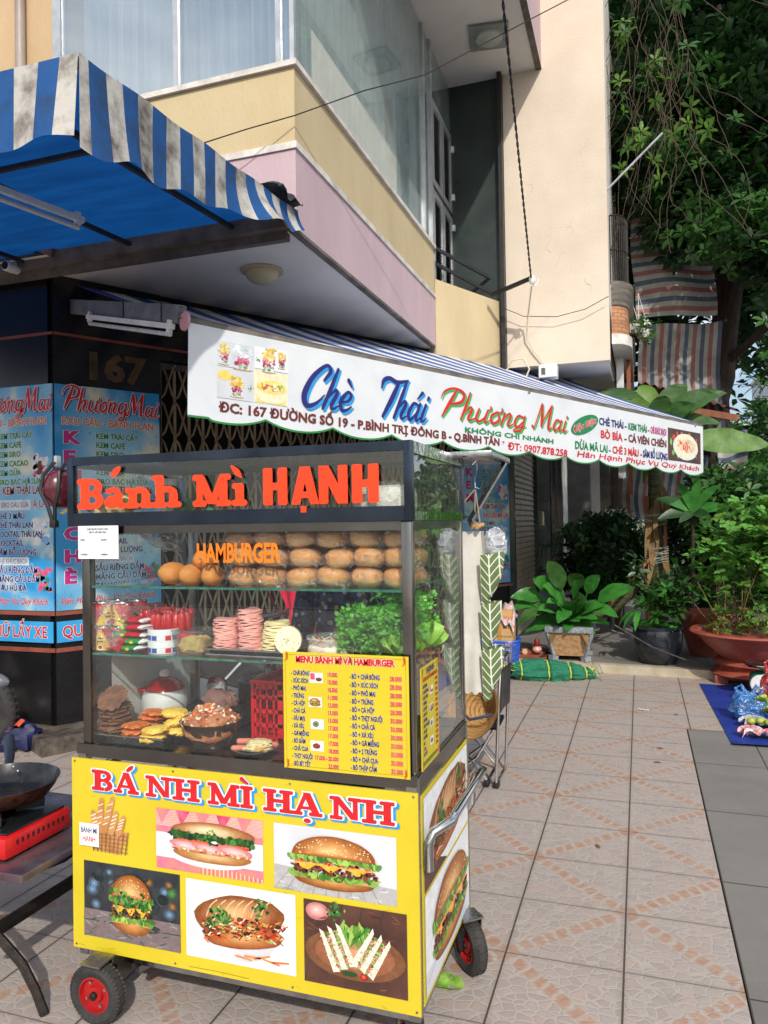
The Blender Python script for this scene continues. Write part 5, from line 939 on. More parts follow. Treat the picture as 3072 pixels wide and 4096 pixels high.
FM = Fr((-.973, Y0-.013, .806), (1, 0, 0), (0, 0, 1))
mn = menu('menu_board', 'yellow menu board of prices on the front glass of the cart', FM, .375, .33)
serif = dict(bold=.02)
q_ = MB(); q_.text(FM, 'MENU BÁNH MÌ VÀ HAMBURGER', .188, .302, .0175, PM['red'], .0006, bold=.13, al='C', fitw=.296, halo=PM['white'], hw=.09)
mn.part('heading', q_)
c1 = ['CHÀ BÔNG', 'XÚC XÍCH', 'PHÔ MAI', 'TRỨNG', 'CÁ HỘP', 'CHẢ CÁ', 'XÍU MẠI', 'XÁ XÍU', 'GÀ MIẾNG', 'BÒ BẰM', 'CHẢ CUA', 'THỊT NGUỘI', 'BÒ BÍT TẾT']; v1 = ['10.000', '10.000', '10.000', '11.000', '12.000', '13.000', '15.000', '17.000', '17.000', '17.000', '18.000', '17.000 - 20.000', '23.000']
c2 = ['CHÀ BÔNG', 'XÚC XÍCH', 'PHÔ MAI', 'TRỨNG', 'CÁ HỘP', 'THỊT NGUỘI', 'CHẢ CÁ', 'XÁ XÍU', 'GÀ MIẾNG', '2 TRỨNG', 'CHẢ CUA']; v2 = ['28.000']*5+['30.000']*3+['33.000']*2+['35.000']
qa, qb = MB(), MB()
for i in range(13):
    y = .2695-.0213*i; qa.text(FM, '- '+c1[i], .026, y-.004, .0122, PM['navy'], .0006, bold=.09, sx=.56, halo=PM['white'], hw=.05); qb.text(FM, v1[i], .168, y-.004, .0118, PM['red'], .0006, bold=.09, sx=.68, al='R', halo=PM['white'], hw=.04)
for i in range(12):
    y = .2685-.0228*i; s_ = ('BÒ + '+c2[i]) if i < 11 else 'BÒ THẬP CẨM'; qa.text(FM, '- '+s_, .204, y-.005, .0132, PM['navy'], .0006, bold=.09, sx=.56, halo=PM['white'], hw=.05); qb.text(FM, v2[i] if i < 11 else '35.000', .356, y-.006, .0128, PM['red'], .0006, bold=.09, sx=.70, al='R', halo=PM['white'], hw=.04)
mn.part('dish_names', qa); mn.part('prices', qb)
def minipics(t, FR, xs, ys, w_, h_):
    for k, (x, y) in enumerate(zip(xs, ys)):
        q_ = MB(); q_.frect(FR, x, y, x+w_, y+h_, PM['white'] if k != 2 else PM['plate'], .0006)
        if k == 0: q_.frect(FR, x+.002, y+h_*.3, x+w_*.4, y+h_*.95, PM['pinkd'], .0009); q_.fell(FR, x+w_*.7, y+h_*.35, w_*.25, h_*.2, PM['patty'], .001, 14); art_sprig(q_, FR, x+w_*.7, y+h_*.4, h_*.1, PM['dleaf'], .0014, 1, 5)
        elif k == 1: art_burger(q_, FR, x+w_/2, y+h_*.5, w_*.85, h_*.86, .0009, 3)
        elif k == 2: q_.fell(FR, x+w_*.4, y+h_*.5, w_*.32, h_*.4, PM['ice'], .0009, 20); q_.fell(FR, x+w_*.4, y+h_*.5, w_*.24, h_*.3, PM['bok1'], .0012, 20); q_.fell(FR, x+w_*.42, y+h_*.52, w_*.11, h_*.14, PM['red'], .0015, 12); q_.fpoly(FR, [(x+w_*.65, y+h_*.3), (x+w_*.95, y+h_*.35), (x+w_*.8, y+h_*.8)], PM['grey'], .0016)
        else: q_.fell(FR, x+w_*.5, y+h_*.4, w_*.42, h_*.3, PM['ice'], .0009, 20); q_.fell(FR, x+w_*.45, y+h_*.5, w_*.28, h_*.28, PM['patty'], .0012, 16, .3); art_dots(q_, FR, x+w_*.25, y+h_*.35, x+w_*.7, y+h_*.8, .0016, ['tomato', 'sauce'], 10, w_*.07, 4)
        t.part('dish_picture', q_)
minipics(mn, FM, [.083, .079, .084, .083], [.246, .178, .116, .055], .040, .028)
FM2 = Fr((X1+.002, 2.006, .806), (0, 1, 0), (0, 0, 1)); mn2 = menu('menu_board', 'narrow yellow menu board on the side glass of the cart', FM2, .184, .285)
q_ = MB(); q_.text(FM2, 'HẠNH', .095, .262, .017, PM['navy'], .0006, bold=.08, al='C', fitw=.085, shear=.1); q_.text(FM2, 'BÁNH MÌ VÀ HAMBURGER', .094, .244, .011, PM['red'], .0006, bold=.06, al='C', fitw=.155); q_.text(FM2, 'ĐẶC BIỆT BÁNH MÌ THẬP CẨM', .01, .012, .009, PM['green'], .0006, bold=.05, fitw=.12); q_.text(FM2, '28.000', .134, .012, .009, PM['red'], .0006, bold=.05, fitw=.03); mn2.part('heading', q_)
s1 = ['PHÔ MAI', 'CHÀ BÔNG', 'XÚC XÍCH', 'TRỨNG', 'CÁ HỘP', 'CHẢ CÁ', 'XÍU MẠI', 'THỊT NGUỘI', 'XÁ XÍU', 'BÒ BẰM', 'GÀ', 'CUA', 'BÍT TẾT']; qa, qb = MB(), MB()
for i in range(13): y = .226-.0158*i; qa.text(FM2, '- '+s1[i], .012, y, .0092, PM['navy'], .0006, bold=.06, sx=.75); qb.text(FM2, v1[i] if i != 11 else '18.000', .172, y, .0092, PM['red'], .0006, bold=.05, sx=.75, al='R')
mn2.part('dish_names', qa); mn2.part('prices', qb); minipics(mn2, FM2, [.085, .082, .085, .083], [.195, .145, .1, .05], .035, .024)
FQ = Fr((-1.692, Y0-.006, 1.40), (1, 0, 0), (0, 0, 1)); pn = TB('pay_notice', 'white paper payment notice taped below the top box at the left', 'notice', tuple(FQ.o)); q_ = MB(); q_.grid(lambda a, b: FQ.p(a*.154, b*.104, .002+.002*math.sin(a*3)*(1-b)), 10, 6, mat('paper', (236, 237, 240), None, 5, .7)); pn.part('sheet', q_)
q_ = MB(); gk = P_('faded_black', (70, 70, 74))
for t_, x, y, w_ in (('QUÉT MÃ ĐỂ THANH TOÁN', .077, .092, .08), ('TÊN TK: HỒ HÀN VINH', .077, .082, .066)): q_.text(FQ, t_, x, y, .0046, gk, .0055, bold=.05, al='C', fitw=w_)
for t_, x, y in (('MOMO', .012, .058), ('ZALOPAY', .09, .058), ('VIETTELPAY', .012, .012), ('AGRIBANK', .09, .012)): q_.text(FQ, t_, x, y, .0046, gk, .0055, bold=.05, sx=.8)
pn.part('lettering', q_)
# ================================================================ FOOD ON THE SHELVES
S1, S2, CT = 1.3135, 1.1005, .8105
def rz(a): return Matrix.Rotation(a, 3, 'Z')
crm = mat('baguette_crust', (226, 156, 80), (206, 130, 58), 18, .55, 0, .25, 90); crm2 = mat('pale_crust', (222, 168, 100), (204, 146, 78), 14, .6)
g_ = N('soft_bun'); sp0 = g_.n('SeparateXYZ'); g_.l(g_.coord(), sp0.inputs[0]); h_ = g_.ramp(sp0.outputs[2], -.022, -.004); c_ = g_.mix(h_, C3(252, 222, 150), C3(238, 160, 78)); c_ = g_.mix(g_.ramp(g_.noise(20, 4), .4, .75, 0, .5), c_, C3(244, 190, 116)); g_.bsdf(c_, .42, 0, .5, g_.noise(60, 4), .3, .004); bunm = g_.m
plast = film_mat('crinkled_clear_film', (246, 248, 250), .06, .06, 24, 1.0)
# long crusty loaves at the left of the top shelf
lab = ['golden crusty loaf at the far left of the upper shelf', 'second golden loaf from the left on the upper shelf', 'golden loaf lying on top of two others, behind the word HAMBURGER', 'golden loaf next to the bagged buns on the upper shelf']
for i, (x, z, y, sc_) in enumerate(((-1.412, 1.349, 2.045, 1.03), (-1.338, 1.345, 2.04, .98), (-1.302, 1.392, 2.06, .92), (-1.256, 1.345, 2.03, .92))):
    a = MB(); a.blob((0, 0, 0), (.036*sc_, .05, .0345*sc_), crm, 24, 14, .07, 1.8, i+1, .95, rz(.1*(i-1.5))); b_ = tag(a.build('bread_loaf'), lab[i], 'bread', 'crusty loaves on the upper shelf'); b_.location = (x, y, z)
# bagged soft buns: three layers, two deep
def make_bun(seed):
    r_ = thing('bagged_bun', 'soft golden bun in clear crinkled film, one of the stacked rows on the upper shelf', 'bun', (0, 0, 0), 'buns bagged in clear film on the upper shelf')
    a = MB(); a.blob((0, 0, 0), (.0475, .048, .029), bunm, 22, 12, .09, 2.4, seed, .82); o = a.build('bun'); o.parent = r_
    a = MB(); rnd = random.Random(seed); a.blob((0, -.004, -.001), (.0505, .052, .0315), plast, 26, 14, .22, 5, seed+3, .85); 
    for k in range(5): 
        t = rnd.uniform(-1, 1); zz = rnd.uniform(-.02, .016); a.add([(t*.04, -.044, zz), (t*.04+.012, -.052, zz+.006), (t*.04+.02, -.046, zz-.008)], [(0, 1, 2)], plast)
    for sx_ in (-1, 1): a.grid(lambda u, v, sx_=sx_: (sx_*(.046+.012*u), -.03+.03*math.sin(v*5)*u, -.012+.022*(v-.5)*(1+u)+.004*math.sin(v*14)), 3, 8, plast)
    o = a.build('film_bag'); o.parent = r_; return r_
protos = [make_bun(21), make_bun(22), make_bun(23)]; used = 0
rnd = random.Random(5); rows_ = ['bottom', 'middle', 'top']; cols_ = ['first', 'second', 'third', 'fourth', 'fifth', 'sixth']
for d_ in range(2):
    for r_ in range(3):
        for c_i in range(6):
            x = -1.160+.1015*c_i+.008*rnd.uniform(-1, 1)+(.012 if r_ == 1 else 0); z = 1.342+.0585*r_+.002*rnd.uniform(-1, 1)
            loc = (min(x, -.652), 2.05+.105*d_+.006*rnd.uniform(-1, 1), z); rot = (rnd.uniform(-.1, .1), rnd.uniform(-.12, .12), rnd.uniform(-.35, .35))
            lb = 'film-wrapped bun, %s of six from the left in the %s row of the %s stack' % (cols_[c_i], rows_[r_], 'front' if d_ == 0 else 'rear')
            if used < 3: o = protos[used]; o.location = loc; o.rotation_euler = rot; o['label'] = lb
            else: o = dup(protos[rnd.randrange(3)], loc, rot, lb)
            used += 1
a = MB(); a.grid(lambda u, v: (-1.215-.02*math.sin(v*3)+.03*u, 2.0+.1*v, 1.318+.14*u+.012*math.sin(v*9+u*7)), 8, 12, plast); solo('plastic_bag', a, 'crumpled clear film end at the left of the bun stack', 'plastic bag')
# cans, two tiers
canr = mat('can_red', (196, 26, 44), (176, 20, 36), 20, .35); cany = mat('can_yellow', (238, 196, 30), None, 12, .4); tin = M['steel_shiny']
def can(loc, rz_, lb, r=.031, h=.078):
    t = TB('food_can', lb, 'can', loc, 'red and yellow cans on the middle shelf'); x, y, z = loc
    a = MB(); a.lathe([(0, .001), (r*.96, .001), (r, .003), (r, h-.003), (r*.96, h), (r*.9, h-.002), (0, h-.002)], tin, loc, 26); t.part('tin', a)
    a = MB(); n_ = 36
    for i in range(n_):
        a0, a1 = rz_+2*PI*i/n_, rz_+2*PI*(i+1)/n_; u = ((i+.5)/n_*2) % 1.0; hy = .004+(h-.008)*(.25+.9*abs(u-.5)*1.6 if abs(u-.5) < .42 else .05)
        hy = .004+(h-.008)*max(.06, 1.0-2.4*abs(u-.5)); P = lambda an, z_: (x+(r+.0006)*math.cos(an), y+(r+.0006)*math.sin(an), z+z_)
        a.add([P(a0, .004), P(a1, .004), P(a1, hy), P(a0, hy), P(a1, h-.004), P(a0, h-.004)], [(0, 1, 2, 3)], cany, True); a.add([P(a0, hy), P(a1, hy), P(a1, h-.004), P(a0, h-.004)], [(0, 1, 2, 3)], canr, True)
    t.part('paper_label', a); a = MB()
    for kk in range(2):
        an = rz_+PI*kk+PI/2; n_v = Vector((math.cos(an), math.sin(an), 0)); fr = Fr(Vector((x, y, z))+n_v*(r+.0012), Vector((-n_v.y, n_v.x, 0)), (0, 0, 1)); a.fell(fr, 0, .014, .009, .009, PM['white'], 0, 14); a.fell(fr, 0, .014, .007, .006, PM['sauce'], .0004, 12, .2); a.frect(fr, -.009, .030, .009, .034, PM['maroon'], 0); a.fell(fr, 0, .04, .008, .006, PM['maroon'], 0, 12, a0=0, a1=PI)
    t.part('label_picture', a); return t
k = 0
for (x, y) in ((-1.655, 2.015), (-1.588, 2.025), (-1.652, 2.085), (-1.586, 2.095)):
    for z, w_ in ((S2, 'lower'), (S2+.0795, 'upper')):
        can((x, y, z), .3+k*.8, '%s %s can of the shrink-wrapped %s tier at the left of the middle shelf' % ('front' if y < 2.05 else 'rear', 'left' if x < -1.62 else 'right', w_)); k += 1
a = MB(); a.blob((-1.62, 2.055, S2+.082), (.07, .078, .084), film_mat('shrink_film', (240, 240, 244), .14, .1, 14, 1.0), 30, 14, .08, 4, 2, .45); solo('shrink_wrap', a, 'clear shrink film bunched round the red and yellow cans', 'plastic wrap')
# flow packs of sausage
pr_, pg_ = mat('pack_red', (206, 24, 52), (184, 18, 44), 14, .25), mat('pack_green', (28, 140, 62), None, 14, .25)
for k in range(5):
    x, z = -1.555+.006*(k % 2), S2+.013+.0215*k; a = MB(); o_ = [('pack_red', pr_), ('pack_green', pg_)]
    def pf_(u, v): t_ = 2*PI*v; hh = .0105*(1-abs(2*u-1)**4)+.0008; return ((u-.5)*.135, .033*math.cos(t_)-.0, hh*math.sin(t_)+.0015*math.sin(u*40+k)*math.cos(t_*2))
    a.grid(pf_, 24, 14, None, mf=lambda u, v, k=k: (PM['white'] if (u > .86) else (pg_ if (u < .5) == (k >= 2) else pr_))); 
    fr = Fr((-.03 if k >= 2 else .005, -.0345, .0), (1, 0, 0), (0, 0, 1)); a.fell(fr, .02, .0, .008, .005, PM['yellow'], 0, 12); a.fell(fr, -.02, 0, .012, .006, PM['sauce'], 0, 12, .2)
    o = tag(a.build('sausage_packet'), ['red packet with a green end at the bottom of the packet pile', 'red packet second from the bottom of the packet pile', 'green and red packet in the middle of the packet pile', 'green and red packet second from the top of the pile', 'green and red packet lying on top of the packet pile'][k], 'packet', 'sausage packets piled on the middle shelf'); o.location = (x, 2.01+.004*k, z); o.rotation_euler = (0, .04*(k % 3-1), .12*(k % 3-1))
a = MB(); a.grid(lambda u, v: (-1.62+.19*u, 2.03+.08*v, S2+.118+.012*math.sin(u*9)+.008*math.sin(v*8+u*4)), 22, 8, None, mf=lambda u, v: (pr_ if u > .5 or v > .6 else pg_)); solo('sausage_packet', a, 'wide red packet draped over the back of the packet pile', 'packet')
redg = mat('glossy_red_casing', (196, 18, 28), (160, 12, 20), 20, .12, coat=.6); rnd = random.Random(9)
def minis():
    r_ = thing('wrapped_sausage', 'short red-cased sausage standing in the bundle behind the packets', 'sausage', (0, 0, 0), 'red sausages standing in a bundle'); b = MB(); b.lathe([(0, 0), (.009, .002), (.0115, .012), (.0118, .045), (.009, .056), (.003, .060)], redg, (0, 0, 0), 14); o = b.build('casing'); o.parent = r_
    b = MB(); b.lathe([(.0028, .0595), (.004, .066), (.0, .067)], tin, (0, 0, 0), 8); o = b.build('clip'); o.parent = r_; return r_
p_ = minis(); first = True
for j in range(3):
    for i in range(8):
        loc = (-1.532+.0215*i+.01*(j % 2), 2.045+.021*j, S2+.062+.004*rnd.random()+.006*j)
        lb = '%s red sausage from the left in the %s row of the standing bundle' % (['first', 'second', 'third', 'fourth', 'fifth', 'sixth', 'seventh', 'eighth'][i], ['front', 'middle', 'rear'][j])
        if first: p_.location = loc; p_['label'] = lb; first = False
        else: dup(p_, loc, (rnd.uniform(-.1, .1), rnd.uniform(-.1, .1), 0), lb)
a = MB(); a.box((-1.55, 2.035, S2), (-1.36, 2.10, S2+.061), pr_, .01); solo('carton', a, 'red carton under the standing red sausages', 'carton')
# cheese tubs
wt = mat('cheese_white', (232, 234, 238), None, 9, .35); bl_ = mat('label_blue', (44, 74, 156), (60, 92, 170), 60, .4)
def tub(z, open_, lb):
    t = TB('cheese_box', lb, 'cheese box', (-1.436, 2.03, z), 'round cheese boxes on the middle shelf'); a = MB(); h = .038
    a.lathe([(0, 0), (.048, 0), (.0495, .003), (.0495, h*.5), (.051, h*.52), (.051, h), (.047, h)]+([(.047, .008), (0, .008)] if open_ else [(0, h)]), wt, (-1.436, 2.03, z), 36); t.part('box', a)
    a = MB()
    for i in range(14):
        for (z0, z1) in ((.004, .0135),): a0 = i*2*PI/14; n_ = 3
        if i % 4 != 3:
            P = lambda an, z_: (-1.436+.0502*math.cos(an), 2.03+.0502*math.sin(an), z+z_)
            for j in range(3): a.add([P(a0+j*.12, .004), P(a0+(j+1)*.12, .004), P(a0+(j+1)*.12, .0182), P(a0+j*.12, .0182)], [(0, 1, 2, 3)], bl_ if i % 4 else PM['red'], True)
    t.part('paper_band', a)
tub(S2, False, 'lower of the blue and white round cheese boxes'); tub(S2+.0385, True, 'upper round cheese box, open and pale inside')
# clear box of shredded floss
cl = glass_mat('clear_plastic', (236, 240, 238), 1.6, .05, .04); t = TB('floss_container', 'clear plastic box of yellow pork floss', 'container', (-1.325, 2.04, S2)); a = MB(); x0, x1, y0, y1, z0, z1 = -1.382, -1.27, 1.99, 2.09, S2, S2+.074
a.add([(x0+.008, y0+.008, z0), (x1-.008, y0+.008, z0), (x1-.008, y1-.008, z0), (x0+.008, y1-.008, z0), (x0, y0, z1), (x1, y0, z1), (x1, y1, z1), (x0, y1, z1)], [(0, 3, 2, 1), (0, 1, 5, 4), (1, 2, 6, 5), (2, 3, 7, 6), (3, 0, 4, 7)], cl)
a.tube([(x0, y0, z1), (x1, y0, z1), (x1, y1, z1), (x0, y1, z1)], .002, cl, 5, closed=True); t.part('box', a); a = MB(); a.blob((-1.325, 2.04, S2+.026), (.045, .040, .026), mat('pork_floss', (244, 212, 132), (222, 180, 94), 60, .9, 0, .8, 200), 30, 14, .3, 7, 4, .6); t.part('floss', a)
# steel trays on the middle shelf
def tray(name, lb, x0, x1, y0, y1, z0, h, m=None, sl=.008):
    t = TB(name, lb, 'tray', ((x0+x1)/2, (y0+y1)/2, z0)); a = MB(); m = m or M['steel']; q = [(x0+sl, y0+sl, z0), (x1-sl, y0+sl, z0), (x1-sl, y1-sl, z0), (x0+sl, y1-sl, z0), (x0, y0, z0+h), (x1, y0, z0+h), (x1, y1, z0+h), (x0, y1, z0+h)]
    a.add(q, [(0, 3, 2, 1), (0, 1, 5, 4), (1, 2, 6, 5), (2, 3, 7, 6), (3, 0, 4, 7)], m, False); t.part('pan', a); a = MB(); a.tube([(x0, y0, z0+h), (x1, y0, z0+h), (x1, y1, z0+h), (x0, y1, z0+h)], .0035, m, 8, closed=True); t.part('rolled_rim', a); return t
tray('steel_tray', 'upper steel tray carrying the sliced meats', -1.262, -.935, 1.98, 2.2, S2+.012, .012); tray('steel_tray', 'steel tray under the meat tray on the middle shelf', -1.245, -.96, 1.97, 2.19, S2, .010)
def stack(lb, x, y, n, r, cm, cat='sliced meat', dz=.0042, seed=0, lean=0.0, grp='stacks of sliced meat on the steel tray'):
    a = MB(); rnd = random.Random(seed); px = py = 0
    for i in range(n):
        px = lean*i+rnd.uniform(-.0018, .0018); py = rnd.uniform(-.0018, .0018); rr = r*rnd.uniform(.975, 1.02); z = i*dz; ph = rnd.uniform(0, 6)
        wv = lambda t_, z_, ph=ph: .05*math.sin(3*t_+ph)
        b = len(a.v); a.lathe([(rr*.6, z), (rr*.985, z-.0004), (rr, z+dz*.3), (rr*.992, z+dz*.9), (0, z+dz*1.02)], cm, (px, py, 0), 24, wob=wv)
        for q_ in range(b, len(a.v)): v = a.v[q_]; a.v[q_] = (v[0], v[1], v[2]+.0022*math.sin(3.1*math.atan2(v[1], v[0]+1e-6)+ph)*min(1, math.hypot(v[0], v[1])/r)+.0012*math.sin(ph+v[0]*60))
    o = tag(a.build('sliced_meat'), lb, cat, grp); o.location = (x, y, S2+.0155); return o
pink = mat('pink_ham', (250, 190, 178), (234, 160, 152), 24, .4, sss=.2); pinkd = mat('mottled_ham', (246, 180, 184), (214, 120, 134), 60, .4); ivory = mat('pork_sausage_slice', (248, 236, 188), (232, 214, 156), 24, .45); ivs = mat('speckled_slice', (250, 242, 210), (234, 224, 188), 40, .5)
stack('left stack of pink ham slices on the steel tray', -1.212, 2.03, 23, .038, pink, seed=1); stack('taller stack of pink ham slices beside the left one', -1.130, 2.035, 30, .038, pink, seed=2)
stack('mottled ham stack behind the pink ones', -1.175, 2.12, 14, .036, pinkd, seed=3); stack('leaning pile of ivory pork sausage slices', -1.056, 2.03, 22, .036, ivory, seed=4, lean=.0009)
a = MB(); a.lathe([(0, -.006), (.036, -.006), (.038, 0), (.036, .006), (0, .006)], ivs, (0, 0, 0), 28, ax='y'); rnd = random.Random(2)
fr = Fr((0, -.0066, 0), (1, 0, 0), (0, 0, 1))
for k in range(18): t_ = rnd.uniform(0, 2*PI); d_ = rnd.uniform(0, .032); a.fell(fr, d_*math.cos(t_), d_*math.sin(t_), .0013, .001, PM['maroon'], 0, 6)
o = solo('sausage_slice', a, 'speckled ivory round slice standing upright on the tray', 'sliced meat'); o.location = (-.985, 2.0, S2+.057); o.rotation_euler = (R(-8), 0, R(20)); o.scale = (1.08, 3, 1.13)
# tub of pickles
pk_ = mat('pickle_mix', (236, 222, 206), (232, 150, 90), 50, .5, lo=.5, hi=.7); t = TB('pickle_tub', 'round clear tub of carrot and radish pickles with a pig sticker', 'tub', (-.870, 2.055, S2)); a = MB(); a.lathe([(.0, 0), (.062, 0), (.072, .060), (.076, .061), (.076, .067), (.071, .067)], glass_mat('tub_plastic', (232, 234, 236), 1.5, .1, .22, (236, 236, 238)), (-.870, 2.055, S2), 32); t.part('tub', a)
a = MB(); a.blob((-.870, 2.04, S2+.028), (.062, .058, .026), pk_, 26, 10, .12, 6, 3, .7); rnd = random.Random(6)
for k in range(50): x, y = -.870+rnd.uniform(-.045, .045), 2.04+rnd.uniform(-.045, .04); d_ = Vector((rnd.uniform(-1, 1), rnd.uniform(-1, 1), rnd.uniform(-.2, .5))).normalized()*.024; z = S2+.048+rnd.uniform(0, .008); a.tube([(x, y, z), tuple(Vector((x, y, z))+d_)], .0016, PM['carrot'] if k % 3 == 0 else PM['cream'], 4)
t.part('pickles', a); a = MB(); fr = Fr((-.884, 1.985, S2+.018), (1, 0, 0), (0, 0, 1)); a.fell(fr, 0, 0, .010, .008, mat('sticker_pink', (240, 110, 160), None, 5, .4), 0, 14, wav=3, wa=.08); t.part('sticker', a)
# herbs and lettuce
her = mat('coriander_green', (88, 168, 56), (126, 204, 84), 60, .5, trans=.3); hst = mat('herb_stem', (120, 166, 84), None, 30, .5); let = mat('lettuce_green', (132, 190, 62), (172, 214, 104), 26, .45, 0, .4, 70, trans=.35); rnd = random.Random(12)
def herb_bunch(lb, c, n, sp, hgt, seed):
    rnd = random.Random(seed); t = TB('coriander_bunch', lb, 'herbs', c); a, s = MB(), MB(); c = Vector(c)
    for k in range(n):
        b = c+Vector((rnd.uniform(-.35, .35)*sp[0], rnd.uniform(-.3, .3)*sp[1], .005)); e = c+Vector((rnd.uniform(-1, 1)*sp[0], rnd.uniform(-1, 1)*sp[1], hgt*rnd.uniform(.15, 1)**.7)); s.tube([b, (b+e)/2+Vector((0, 0, .01)), e], .0009, hst, 4, False)
        for j in range(7):
            d = Vector((rnd.uniform(-1, 1), rnd.uniform(-1, .6), rnd.uniform(-.4, .8))).normalized(); p = e+d*.007*rnd.random()*2; up = Vector((rnd.uniform(-1, 1), rnd.uniform(-1.2, .2), rnd.uniform(0, 1))).normalized(); x_ = d.cross(up).normalized()
            L = rnd.uniform(.009, .015); pts = [p, p+d*L*.5+x_*L*.45, p+d*L*.75+x_*L*.25, p+d*L+x_*L*.35, p+d*L*1.05, p+d*L-x_*L*.35, p+d*L*.75-x_*L*.25, p+d*L*.5-x_*L*.45]
            a.add(pts, [(0, 1, 2), (0, 2, 3, 4), (0, 4, 5, 6), (0, 6, 7)], her)
    t.part('leaves', a); t.part('stems', s)
herb_bunch('bushy bunch of coriander beside the pickle tub', (-.735, 2.04, S2), 330, (.085, .06), .15, 3); herb_bunch('taller coriander heaped behind the lettuce at the right post', (-.67, 2.14, S2), 240, (.075, .07), .19, 4)
def lettuce(lb, c, r, seed, n=9):
    rnd = random.Random(seed); a = MB(); c = Vector(c)
    for k in range(n):
        an = rnd.uniform(0, 2*PI); tl = rnd.uniform(.3, 1.1); d = Vector((math.cos(an)*math.sin(tl), math.sin(an)*math.sin(tl), math.cos(tl))); sd_ = d.cross(Vector((0, 0, 1))).normalized(); nn = sd_.cross(d); ph = rnd.uniform(0, 6)
        def lf(u, v): w_ = (u-.5)*2; ruf = v*v*.16*r*math.sin(w_*11+ph); return c+d*(r*1.3*v)+sd_*(w_*r*.75*math.sin(v*1.9+.15))+nn*(ruf-.3*r*w_*w_*v+.2*r*v*v)
        a.grid(lf, 18, 8, let)
    return solo('lettuce', a, lb, 'lettuce')
lettuce('frilly light green lettuce behind the right corner post', (-.655, 2.03, S2+.01), .062, 4, 11); lettuce('lettuce leaves against the side glass', (-.64, 2.18, S2+.01), .075, 8, 10)
# counter: tray of patties
tray('steel_tray', 'deep steel tray of fried patties on the counter', -1.682, -1.405, 1.975, 2.13, CT, .028, M['steel'], .014)
pb = mat('beef_patty', (146, 100, 72), (104, 68, 50), 40, .75, 0, .7, 120); fo = mat('fish_cake', (232, 136, 62), (204, 102, 42), 26, .6, 0, .5, 90); ye = mat('corn_cake', (242, 196, 66), (250, 216, 104), 22, .65, 0, .4, 90)
def patty(x, y, z, r, m_p, lb, seed, grp, tilt=(0, 0, 0), h=.0075, sy=1.0):
    a = MB(); a.blob((0, 0, 0), (r, r*sy, h), m_p, 34, 12, .26, 6, seed, .85); o = tag(a.build('meat_patty' if m_p is pb else 'fried_cake'), lb, 'patty' if m_p is pb else 'fried cake', grp); o.location = (x, y, z); o.rotation_euler = tilt; return o
rnd = random.Random(3); nm = ['bottom', 'second', 'third', 'fourth', 'fifth', 'sixth', 'seventh', 'eighth']
for k in range(8): patty(-1.632+rnd.uniform(-.005, .005), 2.035+rnd.uniform(-.005, .005), CT+.020+.0125*k, .046, pb, '%s brown patty counting up the left stack in the tray' % nm[k], k, 'brown patties stacked in the tray', (rnd.uniform(-.1, .1), rnd.uniform(-.1, .1), 0))
patty(-1.628, 2.015, CT+.136, .048, pb, 'large brown patty tilted on top of the left stack', 11, 'brown patties stacked in the tray', (R(38), R(5), 0), .007)
for k in range(3): patty(-1.546+.004*k, 2.02, CT+.022+.016*k, .040, fo, ['lowest orange fish cake of the front pile', 'middle orange fish cake of the front pile', 'top orange fish cake of the front pile'][k], 20+k, 'orange fish cakes in the tray', (rnd.uniform(-.1, .1), 0, 0), .0085)
for k in range(4): patty(-1.552+.012*k, 2.088, CT+.03+.0165*k, .040, fo, ['lowest', 'second', 'third', 'topmost'][k]+' orange fish cake of the rear pile', 30+k, 'orange fish cakes in the tray', (rnd.uniform(-.1, .1), .06, 0), .0085)
for k, (x, y, z, tl) in enumerate(((-1.470, 2.01, .022, .02), (-1.466, 2.02, .044, -.08), (-1.425, 2.08, .03, .1), (-1.43, 2.09, .056, -.12), (-1.448, 2.10, .080, .1))):
    patty(x, y, CT+z, .041, ye, ['yellow cake lying lowest at the front of the tray', 'yellow cake on top at the front of the tray', 'yellow cake low at the right end of the tray', 'yellow cake leaning at the right end of the tray', 'yellow cake highest at the back right of the tray'][k], 40+k, 'yellow corn cakes in the tray', (0, tl, 0), .012)
# small open tin, rice cooker
can((-1.497, 2.165, CT), 1.2, 'open red tin in front of the rice cooker', .026, .06)
rcR, rcW = mat('cooker_red', (166, 22, 28), None, 5, .15, coat=.5), mat('cooker_white', (226, 226, 224), None, 5, .15, coat=.5)
c = (-1.575, 2.225, CT); t = TB('rice_cooker', 'round red and white rice cooker with a domed lid', 'rice cooker', c); a = MB(); a.lathe([(.0, .004), (.062, .004), (.070, .03), (.075, .055)], rcR, c, 40); a.lathe([(.0755, .055), (.078, .082), (.075, .108), (.068, .124)], rcW, c, 40); t.part('body', a)
a = MB(); a.lathe([(.0675, .125), (.058, .145), (.04, .158), (.016, .166)], rcR, c, 40); lid = t.part('lid', a); a = MB(); a.lathe([(.016, .168), (.018, .180), (.010, .190), (0, .191)], rcW, c, 20); t.sub('knob', a, lid); a = MB(); a.blob((c[0]-.060, c[1]-.042, CT+.124), (.020, .012, .010), rcR, 14, 8, 0); t.part('latch', a)
